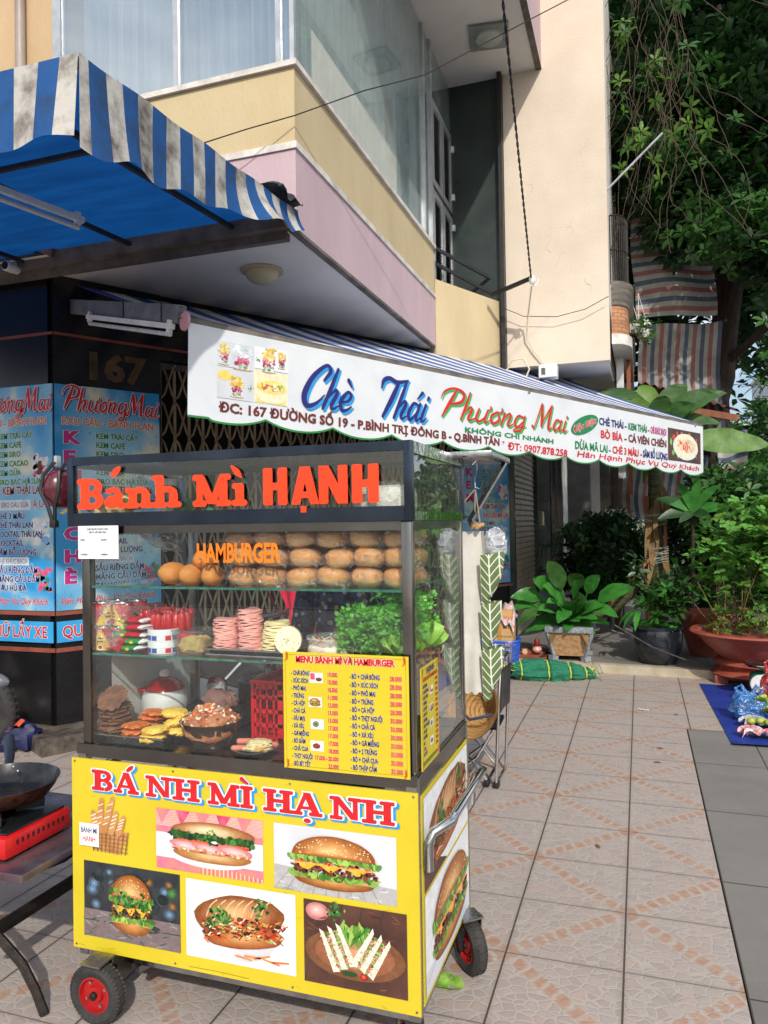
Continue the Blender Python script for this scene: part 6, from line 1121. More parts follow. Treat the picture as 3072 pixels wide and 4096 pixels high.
# glass bowl of shredded meat
c = (-1.29, 2.065, CT); t = TB('glass_bowl', 'smoked glass bowl heaped with shredded roast meat and liver paste', 'bowl', c); a = MB(); a.lathe([(0, .003), (.048, .003), (.054, .0), (.058, .012), (.078, .042), (.093, .070), (.099, .079), (.096, .0795), (.089, .070), (.074, .044), (.056, .016), (0, .010)], glass_mat('smoked_glass', (150, 130, 108), 2.2, .05, .12, (120, 104, 84)), c, 40, wob=lambda t_, z_: .012*math.sin(t_*24)*(z_ > .06)); t.part('bowl', a)
meat = mat('roast_pork', (226, 190, 160), (206, 110, 52), 70, .5, lo=.42, hi=.58); a = MB(); a.blob(Vector(c)+Vector((0, 0, .060)), (.080, .080, .050), mat('roast_pork_base', (170, 92, 50), (200, 140, 100), 60, .6), 28, 12, .15, 5, 3, .8); rnd = random.Random(8)
mt3 = [mat('pork_white', (250, 232, 212), None, 30, .5), mat('pork_orange', (240, 132, 56), None, 30, .45), mat('pork_brown', (168, 100, 66), None, 30, .5)]
for k in range(460):
    t_ = rnd.uniform(0, 2*PI); r_ = .082*math.sqrt(rnd.random()); zz = .066+.055*(1-(r_/.088)**2)+rnd.uniform(-.004, .006); p = Vector(c)+Vector((r_*math.cos(t_), r_*math.sin(t_), zz)); d = Vector((rnd.uniform(-1, 1), rnd.uniform(-1, 1), rnd.uniform(-.6, .6))).normalized(); e = d.orthogonal().normalized(); L = rnd.uniform(.006, .013)
    a.add([p-d*L-e*L*.4, p+d*L-e*L*.3, p+d*L*.9+e*L*.4, p-d*L*.8+e*L*.5, p+d.cross(e)*L*.35], [(0, 1, 4), (1, 2, 4), (2, 3, 4), (3, 0, 4)], mt3[k % 3])
t.part('shredded_meat', a); a = MB(); a.blob(Vector(c)+Vector((.005, .045, .128)), (.056, .036, .034), mat('liver_paste', (140, 102, 92), (112, 78, 70), 30, .8, 0, .5, 60), 26, 12, .35, 3.5, 9, .9); t.part('pate', a)
# plate with sausages and folded omelette
c = (-1.118, 2.032, CT); t = TB('steel_plate', 'thin steel plate at the front of the counter', 'plate', c); a = MB(); a.lathe([(0, .004), (.045, .004), (.062, .010), (.068, .013), (.068, .0145), (.06, .012), (.045, .006), (0, .006)], M['steel'], c, 36); t.part('plate', a)
sgm = mat('frankfurter', (222, 140, 116), (206, 118, 96), 30, .35, sss=.2)
for k, (x, y, z, an, lb) in enumerate(((-1.145, 2.005, .016, .25, 'front frankfurter at the left of the omelette'), (-1.142, 2.035, .017, .05, 'frankfurter behind the front one, left of the omelette'), (-1.09, 2.055, .017, .3, 'frankfurter showing behind the omelette at the right'), (-1.135, 2.02, .033, .15, 'frankfurter resting on top of the two left ones'))):
    b = MB(); b.tube([(-.036, 0, -.001), (-.032, 0, 0), (0, .001, .001), (.032, 0, 0), (.036, 0, -.001)], [.004, .0088, .009, .0088, .004], sgm, 12); o = solo('frankfurter', b, lb, 'sausage', group='frankfurters on the steel plate'); o.location = (x, y, CT+z); o.rotation_euler = (0, 0, an)
b = MB(); om = mat('omelette', (236, 220, 170), (208, 150, 60), 28, .5, 0, .5, 80, lo=.5, hi=.66)
for k in range(3): b.blob((.003*k, .002*k, .006+.009*k), (.042-.004*k, .028-.002*k, .009), om, 30, 10, .3, 5, k+4, .9, rz(.25))
o = solo('folded_omelette', b, 'folded fried egg with brown edges on the steel plate', 'omelette'); o.location = (-1.098, 2.012, CT+.012)
# red plastic crate
c = (-1.05, 2.3, CT); t = TB('red_crate', 'red plastic basket with slotted sides behind the menu board', 'basket', c); a = MB(); rp = mat('red_plastic', (222, 20, 36), (204, 16, 30), 8, .35); x0, x1, y0, y1, h = -1.185, -.90, 2.15, 2.42, .185
for (xa_, ya_, xb_, yb_) in ((x0, y0, x1, y0), (x1, y0, x1, y1), (x1, y1, x0, y1), (x0, y1, x0, y0)):
    p, q = Vector((xa_, ya_, CT)), Vector((xb_, yb_, CT)); d = (q-p)
    for z in (.004, .048, .092, .136, .176): a.obox(p+Vector((0, 0, z)), q+Vector((0, 0, z)), .006, .012 if z < .17 else .026, rp)
    for i in range(13): e = p+d*i/12; a.obox(e+Vector((0, 0, .0)), e+Vector((0, 0, h)), .006, .005 if i % 4 else .018, rp, up=tuple(d.normalized()))
a.box((x0, y0, CT+.001), (x1, y1, CT+.005), rp); t.part('basket', a); a = MB(); a.tube([(x0-.006, y0-.006, CT+h), (x1+.006, y0-.006, CT+h), (x1+.006, y1+.006, CT+h), (x0-.006, y1+.006, CT+h)], .007, rp, 8, closed=True); t.part('rim', a)
a = MB(); a.grid(lambda u, v: (-1.12+.20*u, 2.24+.2*v, CT+.185+.03*math.sin(u*5+1)*math.sin(v*3)+.012*math.sin(u*17+v*12)), 18, 12, film_mat('white_bag', (236, 238, 240), .5, .3, 30, .8)); solo('plastic_bag', a, 'crumpled white plastic bag heaped in the red basket', 'plastic bag')
# skimmer, its pot and clear bag
t = TB('skimmer', 'perforated steel skimmer leaning behind the meat bowl', 'skimmer', (-1.40, 2.25, CT+.12)); a = MB(); fr = Fr((-1.385, 2.25, CT+.135), Vector((.9, -.3, .25)), Vector((-.25, .1, .9))); a.fell(fr, 0, 0, .052, .036, M['steel_shiny'], 0, 30); a.fell(fr, 0, 0, .055, .039, M['steel_dark'], -.003, 30)
for r_ in (.012, .024, .034):
    for k in range(int(r_*600)): t_ = 2*PI*k/int(r_*600); a.fell(fr, r_*math.cos(t_)*1.25, r_*math.sin(t_)*.85, .0018, .0016, PM['black'], .0006, 6)
t.part('bowl', a); a = MB(); a.tube([(-1.35, 2.25, CT+.16), (-1.30, 2.28, CT+.22), (-1.26, 2.32, CT+.29)], .006, M['steel_shiny'], 8); t.part('handle', a)
t = TB('stock_pot', 'dark round pot with a grey lid behind the meat bowl', 'pot', (-1.28, 2.42, CT)); a = MB(); a.lathe([(0, 0), (.10, 0), (.105, .02), (.105, .12), (.108, .125)], mat('dark_pot', (48, 48, 50), (34, 34, 36), 6, .3, .4), (-1.30, 2.46, CT), 32); t.part('pot', a); a = MB(); a.lathe([(.108, .126), (.09, .14), (.03, .15), (.012, .152), (.012, .165), (0, .166)], M['steel'], (-1.30, 2.46, CT), 30); t.part('lid', a)
a = MB(); a.blob((-1.50, 2.10, 1.465), (.09, .05, .03), film_mat('hanging_clear_bag', (226, 230, 236), .35, .2, 16, 1.0), 26, 14, .35, 3, 2, .9, Matrix.Rotation(.5, 3, 'Y')); solo('plastic_bag', a, 'crumpled grey plastic bag under the top box, right of the paper notice', 'plastic bag')
a = MB(); a.grid(lambda u, v: (xa+.035, 2.05+.45*u, CT+.003+.26*v), 4, 4, mat('white_board', (206, 208, 204), (190, 190, 186), 3, .6)); solo('splash_board', a, 'plain pale board inside the left glass of the cart', 'board')
# ---- inside the top box
B0 = 1.5205
for k, (x, y, z, r_, lb) in enumerate(((-1.655, 2.06, .030, .036, 'pale folded towel at the left end of the top box'), (-1.62, 2.12, .066, .032, 'pale yellow cloth lying over the towel in the top box'))):
    a = MB(); a.blob((0, 0, 0), (r_*1.25, .07, .029), mat('cream_cloth', (232, 214, 160), (214, 194, 140), 10, .9, 0, .4, 40), 24, 12, .25, 3, k+3, .7); o = solo('folded_cloth', a, lb, 'cloth'); o.location = (x, y, B0+z)
t = TB('plastic_jar', 'clear jar with a white screw lid in the top box', 'jar', (-1.487, 2.12, B0)); a = MB(); a.lathe([(0, .001), (.036, .001), (.038, .01), (.038, .10), (.034, .112)], glass_mat('jar_plastic', (226, 230, 230), 1.6, .05, .2, (190, 190, 188)), (-1.487, 2.12, B0), 28); t.part('jar', a); a = MB(); a.lathe([(.037, .113), (.038, .135), (.034, .137), (0, .137)], M['white'], (-1.487, 2.12, B0), 28); t.part('lid', a)
a = MB(); a.grid(lambda u, v: (-1.40+.13*u, 2.02+.08*v, B0+.004+.055*math.sin(u*PI)**.7*(1-.4*v)+.008*math.sin(u*15+v*9)), 18, 8, mat('green_bag', (60, 158, 116), (84, 176, 134), 14, .4, trans=.3)); solo('plastic_bag', a, 'green plastic bag between the words in the top box', 'plastic bag')
a = MB(); a.box((-1.03, 2.0, B0), (-.80, 2.12, B0+.014), M['white'], .003); solo('glove_box', a, 'flat white carton of disposable gloves in the top box', 'carton')
a = MB(); ppr = mat('napkin_pack', (236, 236, 230), (212, 206, 190), 26, .5); a.box((-.775, 1.99, B0), (-.625, 2.16, B0+.085), ppr, .02); o = solo('napkin_pack', a, 'wrapped pack of white paper napkins at the right of the top box', 'napkins'); 
a = MB(); a.blob((-.70, 2.07, B0+.049), (.082, .092, .049), plast, 26, 12, .1, 6, 2, .5); solo('plastic_wrap', a, 'clear wrapping stretched over the napkin pack', 'plastic wrap')
# ================================================================ THINGS AROUND THE CART
def V3(*a): return Vector(a)
def skin_mesh(verts, edges, rads, sub=2, root=0):
    me = bpy.data.meshes.new('s'); me.from_pydata(verts, edges, []); o = bpy.data.objects.new('s', me); COL.objects.link(o)
    o.modifiers.new('k', 'SKIN')
    for i, r in enumerate(rads): sv = me.skin_vertices[0].data[i]; sv.radius = (r if isinstance(r, tuple) else (r, r)); sv.use_root = (i == root)
    s_ = o.modifiers.new('u', 'SUBSURF'); s_.levels = sub; s_.render_levels = sub
    dg = bpy.context.evaluated_depsgraph_get(); dg.update(); e = o.evaluated_get(dg); m2 = bpy.data.meshes.new_from_object(e, depsgraph=dg); vs = [v.co.copy() for v in m2.vertices]; fs = [list(p.vertices) for p in m2.polygons]
    bpy.data.objects.remove(o); bpy.data.meshes.remove(me); bpy.data.meshes.remove(m2); return vs, fs
skin = mat('skin', (190, 136, 106), (176, 120, 92), 12, .5, sss=.25)
def figure(name, label, cat, base, yaw, H, shirt, pants, hair, pose='stand', long=True):
    """a standing person, 7.5 heads tall; body one surface, clothes and hair as children"""
    s = H/1.6; T = Matrix.Translation(base) @ Matrix.Rotation(yaw, 4, 'Z') @ Matrix.Scale(s, 4)
    P = thing(name, label, cat, base)
    def put(nm, vs, fs, m): a = MB(); a.T = T; a.add(vs, fs, m, True); o = a.build(nm, None, loc=base); o.parent = P; o.location = (0, 0, 0); return o
    V = [(0, 0, .92), (0, .005, 1.08), (0, .01, 1.25), (0, .0, 1.36), (0, -.005, 1.43), (0, -.015, 1.50)]; E = [(0, 1), (1, 2), (2, 3), (3, 4), (4, 5)]; Rr = [(.14, .10), (.115, .085), (.145, .095), (.07, .06), (.048, .048), (.062, .07)]
    for sg in (-1, 1):
        b = len(V); fwd = .30 if pose == 'work' else .0
        V += [(sg*.16, 0, 1.31), (sg*.20, .01, 1.08), (sg*.17, -.03-fwd*.75, .90+fwd*.35), (sg*.165, -.05-fwd, .83+fwd*.5), (sg*.09, 0, .84), (sg*.10, -.005, .48), (sg*.105, .02, .09), (sg*.11, -.09, .035)]; E += [(3, b), (b, b+1), (b+1, b+2), (b+2, b+3), (0, b+4), (b+4, b+5), (b+5, b+6), (b+6, b+7)]; Rr += [.052, .040, .028, .03, .088, .056, .038, .034]
    vs, fs = skin_mesh(V, E, Rr); 
    # head with face joined on the same mesh
    put('body', vs, fs, skin)
    hd = MB(); hd.T = T; hd.blob((0, -.015, 1.515), (.072, .088, .108), skin, 22, 16, .03, 2, 1); hd.blob((0, -.105, 1.50), (.012, .016, .02), skin, 10, 8, 0); 
    for sg in (-1, 1): hd.blob((sg*.073, -.005, 1.51), (.01, .018, .028), skin, 8, 8, 0); hd.blob((sg*.028, -.095, 1.525), (.012, .008, .007), PM['white'], 10, 6, 0); hd.blob((sg*.028, -.102, 1.525), (.006, .004, .006), PM['black'], 8, 6, 0); hd.blob((sg*.03, -.096, 1.545), (.018, .006, .004), PM['black'], 8, 6, 0)
    hd.blob((0, -.096, 1.465), (.024, .008, .007), PM['dred'], 12, 6, 0)
    for sg in (-1, 1):      # hands with five fingers
        b_ = V3(sg*.165, -.05-(.30 if pose == 'work' else 0), .83+(.15 if pose == 'work' else 0)); hd.blob(b_+V3(0, -.01, -.045), (.022, .034, .045), skin, 12, 8, .05)
        for f_ in range(5):
            y_ = -.035+.017*f_; L = (.05, .066, .072, .066, .045)[f_]
            if f_ == 0: hd.tube([b_+V3(0, -.035, -.03), b_+V3(-sg*.01, -.055, -.055), b_+V3(-sg*.02, -.06, -.08)], [.011, .009, .006], skin, 8)
            else: hd.tube([b_+V3(0, y_, -.08), b_+V3(-sg*.006, y_, -.08-L*.5), b_+V3(-sg*.02, y_-.004, -.08-L)], [.0095, .0085, .006], skin, 8)
    o = hd.build('head', None, loc=base); o.parent = P; o.location = (0, 0, 0)
    V2 = [(0, 0, .86), (0, 0, 1.0), (0, .005, 1.1), (0, .01, 1.25), (0, 0, 1.345)]; E2 = [(0, 1), (1, 2), (2, 3), (3, 4)]; R2 = [(.18, .125), (.165, .115), (.145, .105), (.165, .115), (.085, .07)]
    for sg in (-1, 1): b = len(V2); V2 += [(sg*.165, 0, 1.305), (sg*.205, .01, 1.12), (sg*.195, -.02-(.10 if pose == 'work' else 0), .98)]; E2 += [(4, b), (b, b+1), (b+1, b+2)]; R2 += [.068, .06, .058]
    vs, fs = skin_mesh(V2, E2, R2); put('shirt', vs, fs, shirt)
    V3_ = [(0, 0, .90)]; E3 = []; R3 = [(.16, .12)]
    for sg in (-1, 1): b = len(V3_); V3_ += [(sg*.09, 0, .80), (sg*.10, 0, .48), (sg*.105, .015, .12)]; E3 += [(0, b), (b, b+1), (b+1, b+2)]; R3 += [.105, .08, .062]
    vs, fs = skin_mesh(V3_, E3, R3); put('trousers', vs, fs, pants)
    h = MB(); h.T = T; h.blob((0, .015, 1.545), (.084, .098, .10), hair, 20, 12, .06, 3, 2)
    if long: h.blob((0, .085, 1.44), (.06, .035, .13), hair, 14, 10, .1, 3, 4)
    o = h.build('hair', None, loc=base); o.parent = P; o.location = (0, 0, 0); return P
# floral blouse
g_ = N('navy_floral_cloth'); vv = g_.n('TexVoronoi', feature='F1'); vv.inputs['Scale'].default_value = 34; g_.l(g_.coord(), vv.inputs['Vector']); sc1 = g_.n('SeparateColor'); g_.l(vv.outputs['Color'], sc1.inputs[0])
pt = g_.math('LESS_THAN', vv.outputs['Distance'], .34); c_ = g_.mix(g_.ramp(g_.noise(26, 4), .46, .56), C3(24, 26, 48), C3(74, 86, 116)); c_ = g_.mix(g_.math('MULTIPLY', pt, g_.math('GREATER_THAN', sc1.outputs[0], .62)), c_, C3(184, 150, 84)); c_ = g_.mix(g_.math('MULTIPLY', pt, g_.math('LESS_THAN', sc1.outputs[0], .2)), c_, C3(176, 184, 196)); g_.bsdf(c_, .8, 0, .2)
hairm = mat('black_hair', (20, 17, 16), None, 20, .4)
figure('person', 'seller in a dark floral blouse standing behind the cart, mostly hidden by the buns', 'person', (-1.20, 2.98, 0), 0.05, 1.52, g_.m, mat('dark_trousers', (40, 40, 48), None, 8, .8), hairm, 'work')
# ---- scooter (built once, copied for the one at the left edge)
blk = mat('glossy_black_plastic', (26, 27, 30), None, 6, .2, coat=.4); gry = mat('grey_fairing', (120, 124, 130), (96, 100, 106), 5, .35)
def scooter(label, loc, yaw):
    t = thing('parked_scooter', label, 'scooter', loc); parts = []
    def pt_(nm, a, par=None): o = a.build(nm); o.parent = par or t; return o
    for x, n_ in ((-.62, 'wheel'), (.62, 'wheel')):
        a = MB(); a.lathe([(.17, -.035), (.225, -.045), (.26, -.02), (.265, 0), (.26, .02), (.225, .045), (.17, .035)], rub, (x, 0, .265), 40, ax='y')
        for k in range(36): q = 2*PI*k/36; a.obox((x+.255*math.cos(q), -.03, .265+.255*math.sin(q)), (x+.27*math.cos(q+.05), .03, .265+.27*math.sin(q+.05)), .012, .008, rub, up=(math.cos(q), 0, math.sin(q)))
        w_ = pt_('wheel', a); a = MB(); a.lathe([(.172, -.03), (.16, -.034), (.155, 0), (.16, .034), (.172, .03)], M['steel'], (x, 0, .265), 32, ax='y'); a.lathe([(.05, -.05), (.05, .05)], M['steel_dark'], (x, 0, .265), 16, ax='y')
        for k in range(5): q = 2*PI*k/5; a.obox((x+.04*math.cos(q), 0, .265+.04*math.sin(q)), (x+.165*math.cos(q), 0, .265+.165*math.sin(q)), .03, .014, M['steel'], up=(0, 1, 0))
        pt_('rim', a, w_)
    a = MB(); a.blob((-.28, 0, .62), (.42, .14, .15), blk, 26, 14, .08, 2, 2, .75); a.blob((-.30, 0, .48), (.34, .13, .16), gry, 24, 12, .1, 2, 3, .8); a.blob((.43, 0, .62), (.13, .17, .30), blk, 22, 14, .06, 2, 4, .75, Matrix.Rotation(-.35, 3, 'Y')); a.box((-.02, -.12, .28), (.42, .12, .36), blk, .03); a.blob((.62, 0, .47), (.22, .07, .07), gry, 20, 10, .05, 2, 6); pt_('body', a)
    a = MB(); a.blob((-.25, 0, .77), (.36, .13, .06), mat('black_seat', (30, 29, 30), None, 30, .6), 24, 12, .06, 2, 5, .7); pt_('seat', a)
    a = MB(); a.tube([(.34, -.32, .99), (.37, -.18, 1.0), (.36, 0, .97), (.37, .18, 1.0), (.34, .32, .99)], .014, blk, 8); a.blob((.39, 0, .98), (.09, .13, .08), blk, 18, 10, .03, 2, 2, .8); a.tube([(.62, 0, .27), (.5, 0, .6), (.38, 0, .95)], .03, M['steel_dark'], 8); hb = pt_('handlebar', a)
    for sg in (-1, 1): a = MB(); a.tube([(.36, sg*.2, 1.0), (.34, sg*.26, 1.14)], .006, M['steel_shiny'], 6); a.blob((.335, sg*.27, 1.18), (.012, .06, .04), blk, 14, 8, 0); pt_('mirror', a, hb)
    a = MB(); a.blob((.475, 0, .96), (.03, .08, .05), M['steel_shiny'], 14, 8, 0); pt_('headlight', a); a = MB(); a.tube([(-.2, -.14, .25), (-.75, -.17, .36)], [.03, .045], M['steel_dark'], 12); pt_('exhaust', a)
    t.location = loc; t.rotation_euler = (0, 0, yaw); return t
s1 = scooter('black scooter parked behind the cart, showing through its glass', (-2.2, 4.1, 0), R(-20))
dup(s1, (-4.86, 3.82, 0), (0, 0, R(10)), 'scooter at the left edge, only its tyre in the picture')
a = MB(); a.grid(lambda u, v: (-1.97+.26*u+.05*math.sin(v*4), 3.86+.03*math.sin(u*14+v*5), 1.20-.46*v-.12*abs(u-.5)+.02*math.sin(u*20)), 20, 16, mat('red_jacket', (206, 26, 62), (176, 18, 48), 10, .8, 0, .4, 30)); solo('red_jacket', a, 'bright red jacket hung over the scooter handlebar behind the cart', 'jacket')
a = MB(); a.blob((-4.0, 4.02, .09), (.13, .08, .11), mat('navy_tarp', (26, 34, 88), (18, 24, 66), 10, .6, 0, .6, 24), 26, 14, .45, 3, 3, .9, rz(.3)); a.grid(lambda u, v: (-4.12+.20*u, 3.93+.05*v, .13+.09*u*(1-.5*u)+.02*math.sin(u*9)+.03*v), 12, 3, mat('orange_strip', (206, 78, 42), None, 8, .7)); solo('raincoat_heap', a, 'heap of navy tarpaulin with an orange strip beside the left tyre', 'tarpaulin')
# ---- red cloth helmet hung on the cart
t = TB('hanging_helmet', 'dark maroon helmet with black straps hung on the left side of the cart', 'helmet', (-1.80, 1.98, 1.63)); a = MB(); a.blob((-1.805, 1.99, 1.628), (.048, .055, .068), mat('maroon_shell', (104, 32, 48), (78, 20, 34), 8, .25, coat=.5), 24, 16, .05, 2, 2); t.part('shell', a)
a = MB(); 
for pts in (((-1.80, 1.96, 1.715), (-1.825, 1.94, 1.67), (-1.835, 1.935, 1.62), (-1.81, 1.94, 1.575), (-1.80, 1.95, 1.52)), ((-1.79, 2.0, 1.71), (-1.77, 1.95, 1.68), (-1.765, 1.94, 1.62), (-1.785, 1.945, 1.57), (-1.795, 1.955, 1.51))): a.tube(pts, .006, M['black'], 6)
a.box((-1.81, 1.945, 1.50), (-1.785, 1.965, 1.525), M['black'], .004); t.part('strap', a)
a = MB(); a.obox((-1.80, 1.975, 1.70), (-1.80, 1.975, 1.735), .012, .018, M['alu'], up=(0, 1, 0)); t.part('hook', a)
# ---- low table with iron legs, portable stove and frying pan
t = TB('folding_table', 'low steel-topped table with curved black iron legs at the left edge', 'table', (-2.15, 2.1, 0)); a = MB(); a.box((-2.62, 1.795, .425), (-1.785, 2.40, .452), mat('scuffed_tin_top', (150, 144, 150), (112, 84, 96), 5, .3, .8, .15, 14), .004); t.part('top', a)
for yy in (1.86, 2.33):
    for sg, xc in ((1, -1.80), (-1, -2.58)):
        a = MB(); xm = -2.19; a.tube([(xc+sg*.035, yy, 0), (xc+sg*.0, yy, .07), (xc-sg*.05, yy, .14), (xc-sg*.13, yy, .20), (xm+sg*.04*0-sg*-.15, yy, .27), (xm+sg*-.02, yy, .34), (xm-sg*.20, yy, .425)], .0145, M['blackmetal'], 8); t.part('leg', a)
for z_, xx in ((.22, -1.98), (.17, -2.03), (.30, -2.12)): a = MB(); a.obox((xx+.0, 1.87, z_), (xx, 2.32, z_), .022, .02, M['blackmetal']); t.part('stretcher', a)
a = MB(); a.tube([(-2.05, 1.87, .40), (-2.0, 2.0, .33), (-1.95, 2.15, .33), (-1.85, 2.33, .42)], .014, M['blackmetal'], 8); t.part('brace', a)
t = TB('portable_stove', 'red portable gas stove on the low table', 'stove', (-2.14, 1.98, .453)); a = MB(); rs = mat('stove_red', (216, 30, 34), (192, 24, 28), 5, .3, coat=.3); a.box((-2.44, 1.84, .458), (-1.895, 2.13, .528), rs, .012); a.box((-2.36, 1.86, .5285), (-1.91, 2.115, .536), blk, .003); t.part('body', a)
a = MB()
for k in range(10): a.box((-1.8955, 1.885+.022*k, .495), (-1.8935, 1.893+.022*k, .510), M['black'])
t.part('vent_slots', a)
a = MB()
for k in range(4): q = PI/4+PI/2*k; a.obox((-2.06+.05*math.cos(q), 1.985+.05*math.sin(q), .556), (-2.06+.135*math.cos(q), 1.985+.135*math.sin(q), .556), .006, .03, M['blackmetal'])
a.lathe([(0, .541), (.045, .541), (.05, .55), (.03, .556), (0, .556)], M['steel_dark'], (-2.06, 1.985, 0), 24); t.part('burner', a)
pc = (-2.085, 2.01, .572); t = TB('frying_pan', 'black frying pan with a scorched brown rim on the red stove', 'pan', pc); pin, pout = mat('pan_nonstick', (30, 32, 34), (44, 46, 48), 14, .25, .3), mat('scorched_pan', (74, 44, 24), (24, 18, 15), 26, .4, .3, .4, 60, lo=.42, hi=.6)
a = MB(); a.lathe([(0, 0), (.125, 0), (.15, .012), (.172, .040), (.186, .066)], pout, pc, 44); a.lathe([(.186, .066), (.188, .069), (.185, .070)], M['steel'], pc, 44); a.lathe([(.184, .0695), (.168, .042), (.146, .016), (.12, .006), (0, .005)], pin, pc, 44); t.part('pan', a)
a = MB(); a.tube([(-2.20, 2.15, .615), (-2.25, 2.21, .640), (-2.29, 2.25, .665), (-2.315, 2.27, .70)], [.013, .017, .021, .018], mat('blue_black_handle', (30, 38, 54), None, 8, .4), 12); h_ = t.part('handle', a)
for dx in (-.03, .0, .03): a = MB(); a.blob((-2.18+dx, 2.158-abs(dx)*.3, .62+.01*(dx == 0)), (.006, .005, .006), M['steel_shiny'], 10, 6, 0); t.sub('rivet', a, h_)
# ---- steel side shelf and hanging organiser behind the cart
t = TB('bracket_shelf', 'narrow steel shelf on a slanting bracket behind the cart, at its top corner', 'shelf', (-.54, 2.8, 1.74)); a = MB(); a.box((-.80, 2.62, 1.728), (-.49, 3.02, 1.750), M['steel'], .003); t.part('plate', a); a = MB(); a.obox((-.58, 2.66, 1.50), (-.50, 2.95, 1.728), .02, .012, M['steel']); t.part('bracket', a)
a = MB(); a.tube([(-.56, 2.62, 1.70), (-.548, 2.63, 1.715), (-.545, 2.64, 1.69), (-.556, 2.64, 1.65), (-.556, 2.645, 1.62), (-.54, 2.65, 1.615), (-.53, 2.65, 1.64)], .003, M['steel_shiny'], 6); t.part('hook', a)
cloth = mat('white_cloth', (226, 224, 216), (206, 202, 192), 6, .9, 0, .35, 20, trans=.15); t = TB('hanging_organiser', 'white cloth wall organiser with green leaf-patterned pockets hung on strings', 'organiser', (-.62, 2.75, 1.46)); a = MB()
def ps_(u, v): x = -.70+.145*u; return (x+.006*math.sin(v*7), 2.74+.012*math.sin(u*9+v*3)-.03*math.sin(u*PI), 1.462-.595*v+.006*math.sin(u*30)*(v > .95))
a.grid(ps_, 24, 40, cloth); a.grid(lambda u, v: (-.556+.012*u+.004*math.sin(v*11), 2.74-.012*u, 1.462-.58*v), 4, 30, cloth); t.part('cloth_panel', a)
gq = N('green_leaf_print'); sp_1 = gq.n('SeparateXYZ'); gq.l(gq.coord(), sp_1.inputs[0])      # white zigzag veins on olive green
gu = gq.math('MULTIPLY', sp_1.outputs[0], 15.0); au = gq.math('ABSOLUTE', gq.math('SUBTRACT', gq.math('FRACT', gu), .5)); zz_ = gq.math('FRACT', gq.math('ADD', gq.math('MULTIPLY', sp_1.outputs[2], 30.0), gq.math('MULTIPLY', au, -2.6)))
ln = gq.math('MAXIMUM', gq.math('LESS_THAN', zz_, .17), gq.math('LESS_THAN', au, .035)); ln = gq.math('MAXIMUM', ln, gq.math('GREATER_THAN', au, .47)); gq.bsdf(gq.mix(ln, C3(104, 124, 78), C3(226, 228, 216)), .85, 0, .2); grp = gq.m
for k, (z0, z1, rr_w) in enumerate(((1.375, 1.19, .060), (1.195, 1.01, .050), (1.03, .845, .055))):
    def pk2(u, v, z0=z0, z1=z1, w_=rr_w): th = PI*u; r_ = w_*(1-.80*v**2.6)*(1+.06*math.sin(th*5)); return (-.552+r_*1.35*math.sin(th)**.8*(.95-.1*v), 2.745-.055*math.cos(th)*(1-.5*v**2), z0+(z1-z0)*v-.008*math.sin(th*3)*v+.012*math.sin(th)*(1-v))
    a = MB(); a.grid(pk2, 24, 14, grp); a.blob((-.545, 2.745, z1+.008), (.02, .03, .016), grp, 14, 8, .2); t.part('pocket', a)
t.sub
for k in range(2):
    a = MB(); a.tube([(-.556, 2.65, 1.615), (-.575+.02*k, 2.72, 1.488)], .0022, mat('cotton_string', (196, 180, 150), None, 40, .9), 5); t.part('string', a)
a = MB(); a.tube([(-.556, 2.65, 1.615), (-.69, 2.72, 1.485)], .0022, mat('cotton_string', (0, 0, 0)), 5); t.part('string', a)
for k in range(2): a = MB(); a.tube([(-.585+.022*k, 2.70, 1.478), (-.575+.022*k, 2.76, 1.486)], .0085, mat('dowel_wood', (190, 150, 96), None, 20, .6), 10); t.part('dowel', a)
a = MB(); a.blob((-.51, 2.76, 1.41), (.045, .04, .06), film_mat('white_carrier', (226, 230, 238), .6, .3, 26, .9), 22, 14, .35, 4, 6); solo('plastic_bag', a, 'white carrier bags stuffed in the top pocket of the hanging organiser', 'plastic bag')
# ---- folding chair, conical hat
t = TB('folding_chair', 'black folding chair with chromed tube legs right of the cart', 'chair', (-.9, 4.35, 0)); ch = M['steel_shiny']; bk = mat('black_vinyl', (32, 32, 34), (24, 24, 26), 10, .45)
a = MB(); a.grid(lambda u, v: (-.765+.012*v-.01*math.sin(u*PI), 4.19+.32*u, .41+.235*v), 8, 6, bk); a.grid(lambda u, v: (-.759+.012*v-.01*math.sin(u*PI), 4.19+.32*u, .41+.235*v), 8, 6, bk); t.part('backrest', a)
a = MB(); a.grid(lambda u, v: (-.79-.34*u, 4.2+.30*v, .335-.02*u-.012*math.sin(v*PI)), 6, 6, bk); a.grid(lambda u, v: (-.79-.34*u, 4.2+.30*v, .322-.02*u-.012*math.sin(v*PI)), 6, 6, bk); t.part('seat', a)
a = MB(); a.tube([(-.79, 4.19, .03), (-.775, 4.19, .35), (-.757, 4.19, .66), (-.755, 4.215, .70), (-.755, 4.26, .715), (-.755, 4.44, .715), (-.755, 4.485, .70), (-.757, 4.51, .66), (-.775, 4.51, .35), (-.79, 4.51, .03)], .0095, ch, 10); t.part('back_frame', a)
for yy in (4.205, 4.495): a = MB(); a.tube([(-.80, yy, .325), (-.90, yy, .16), (-1.08, yy, .02)], .009, ch, 8); t.part('leg', a); a = MB(); a.tube([(-1.12, yy, .31), (-.95, yy, .16), (-.845, yy, .03)], .009, ch, 8); t.part('leg', a)
for (x, z) in ((-.79, .02), (-1.08, .02), (-.845, .025)): a = MB(); a.tube([(x, 4.19, z), (x, 4.51, z)], .009, ch, 8); a.box((x-.016, 4.18, z-.018), (x+.016, 4.23, z+.014), M['black'], .004); t.part('floor_bar', a)
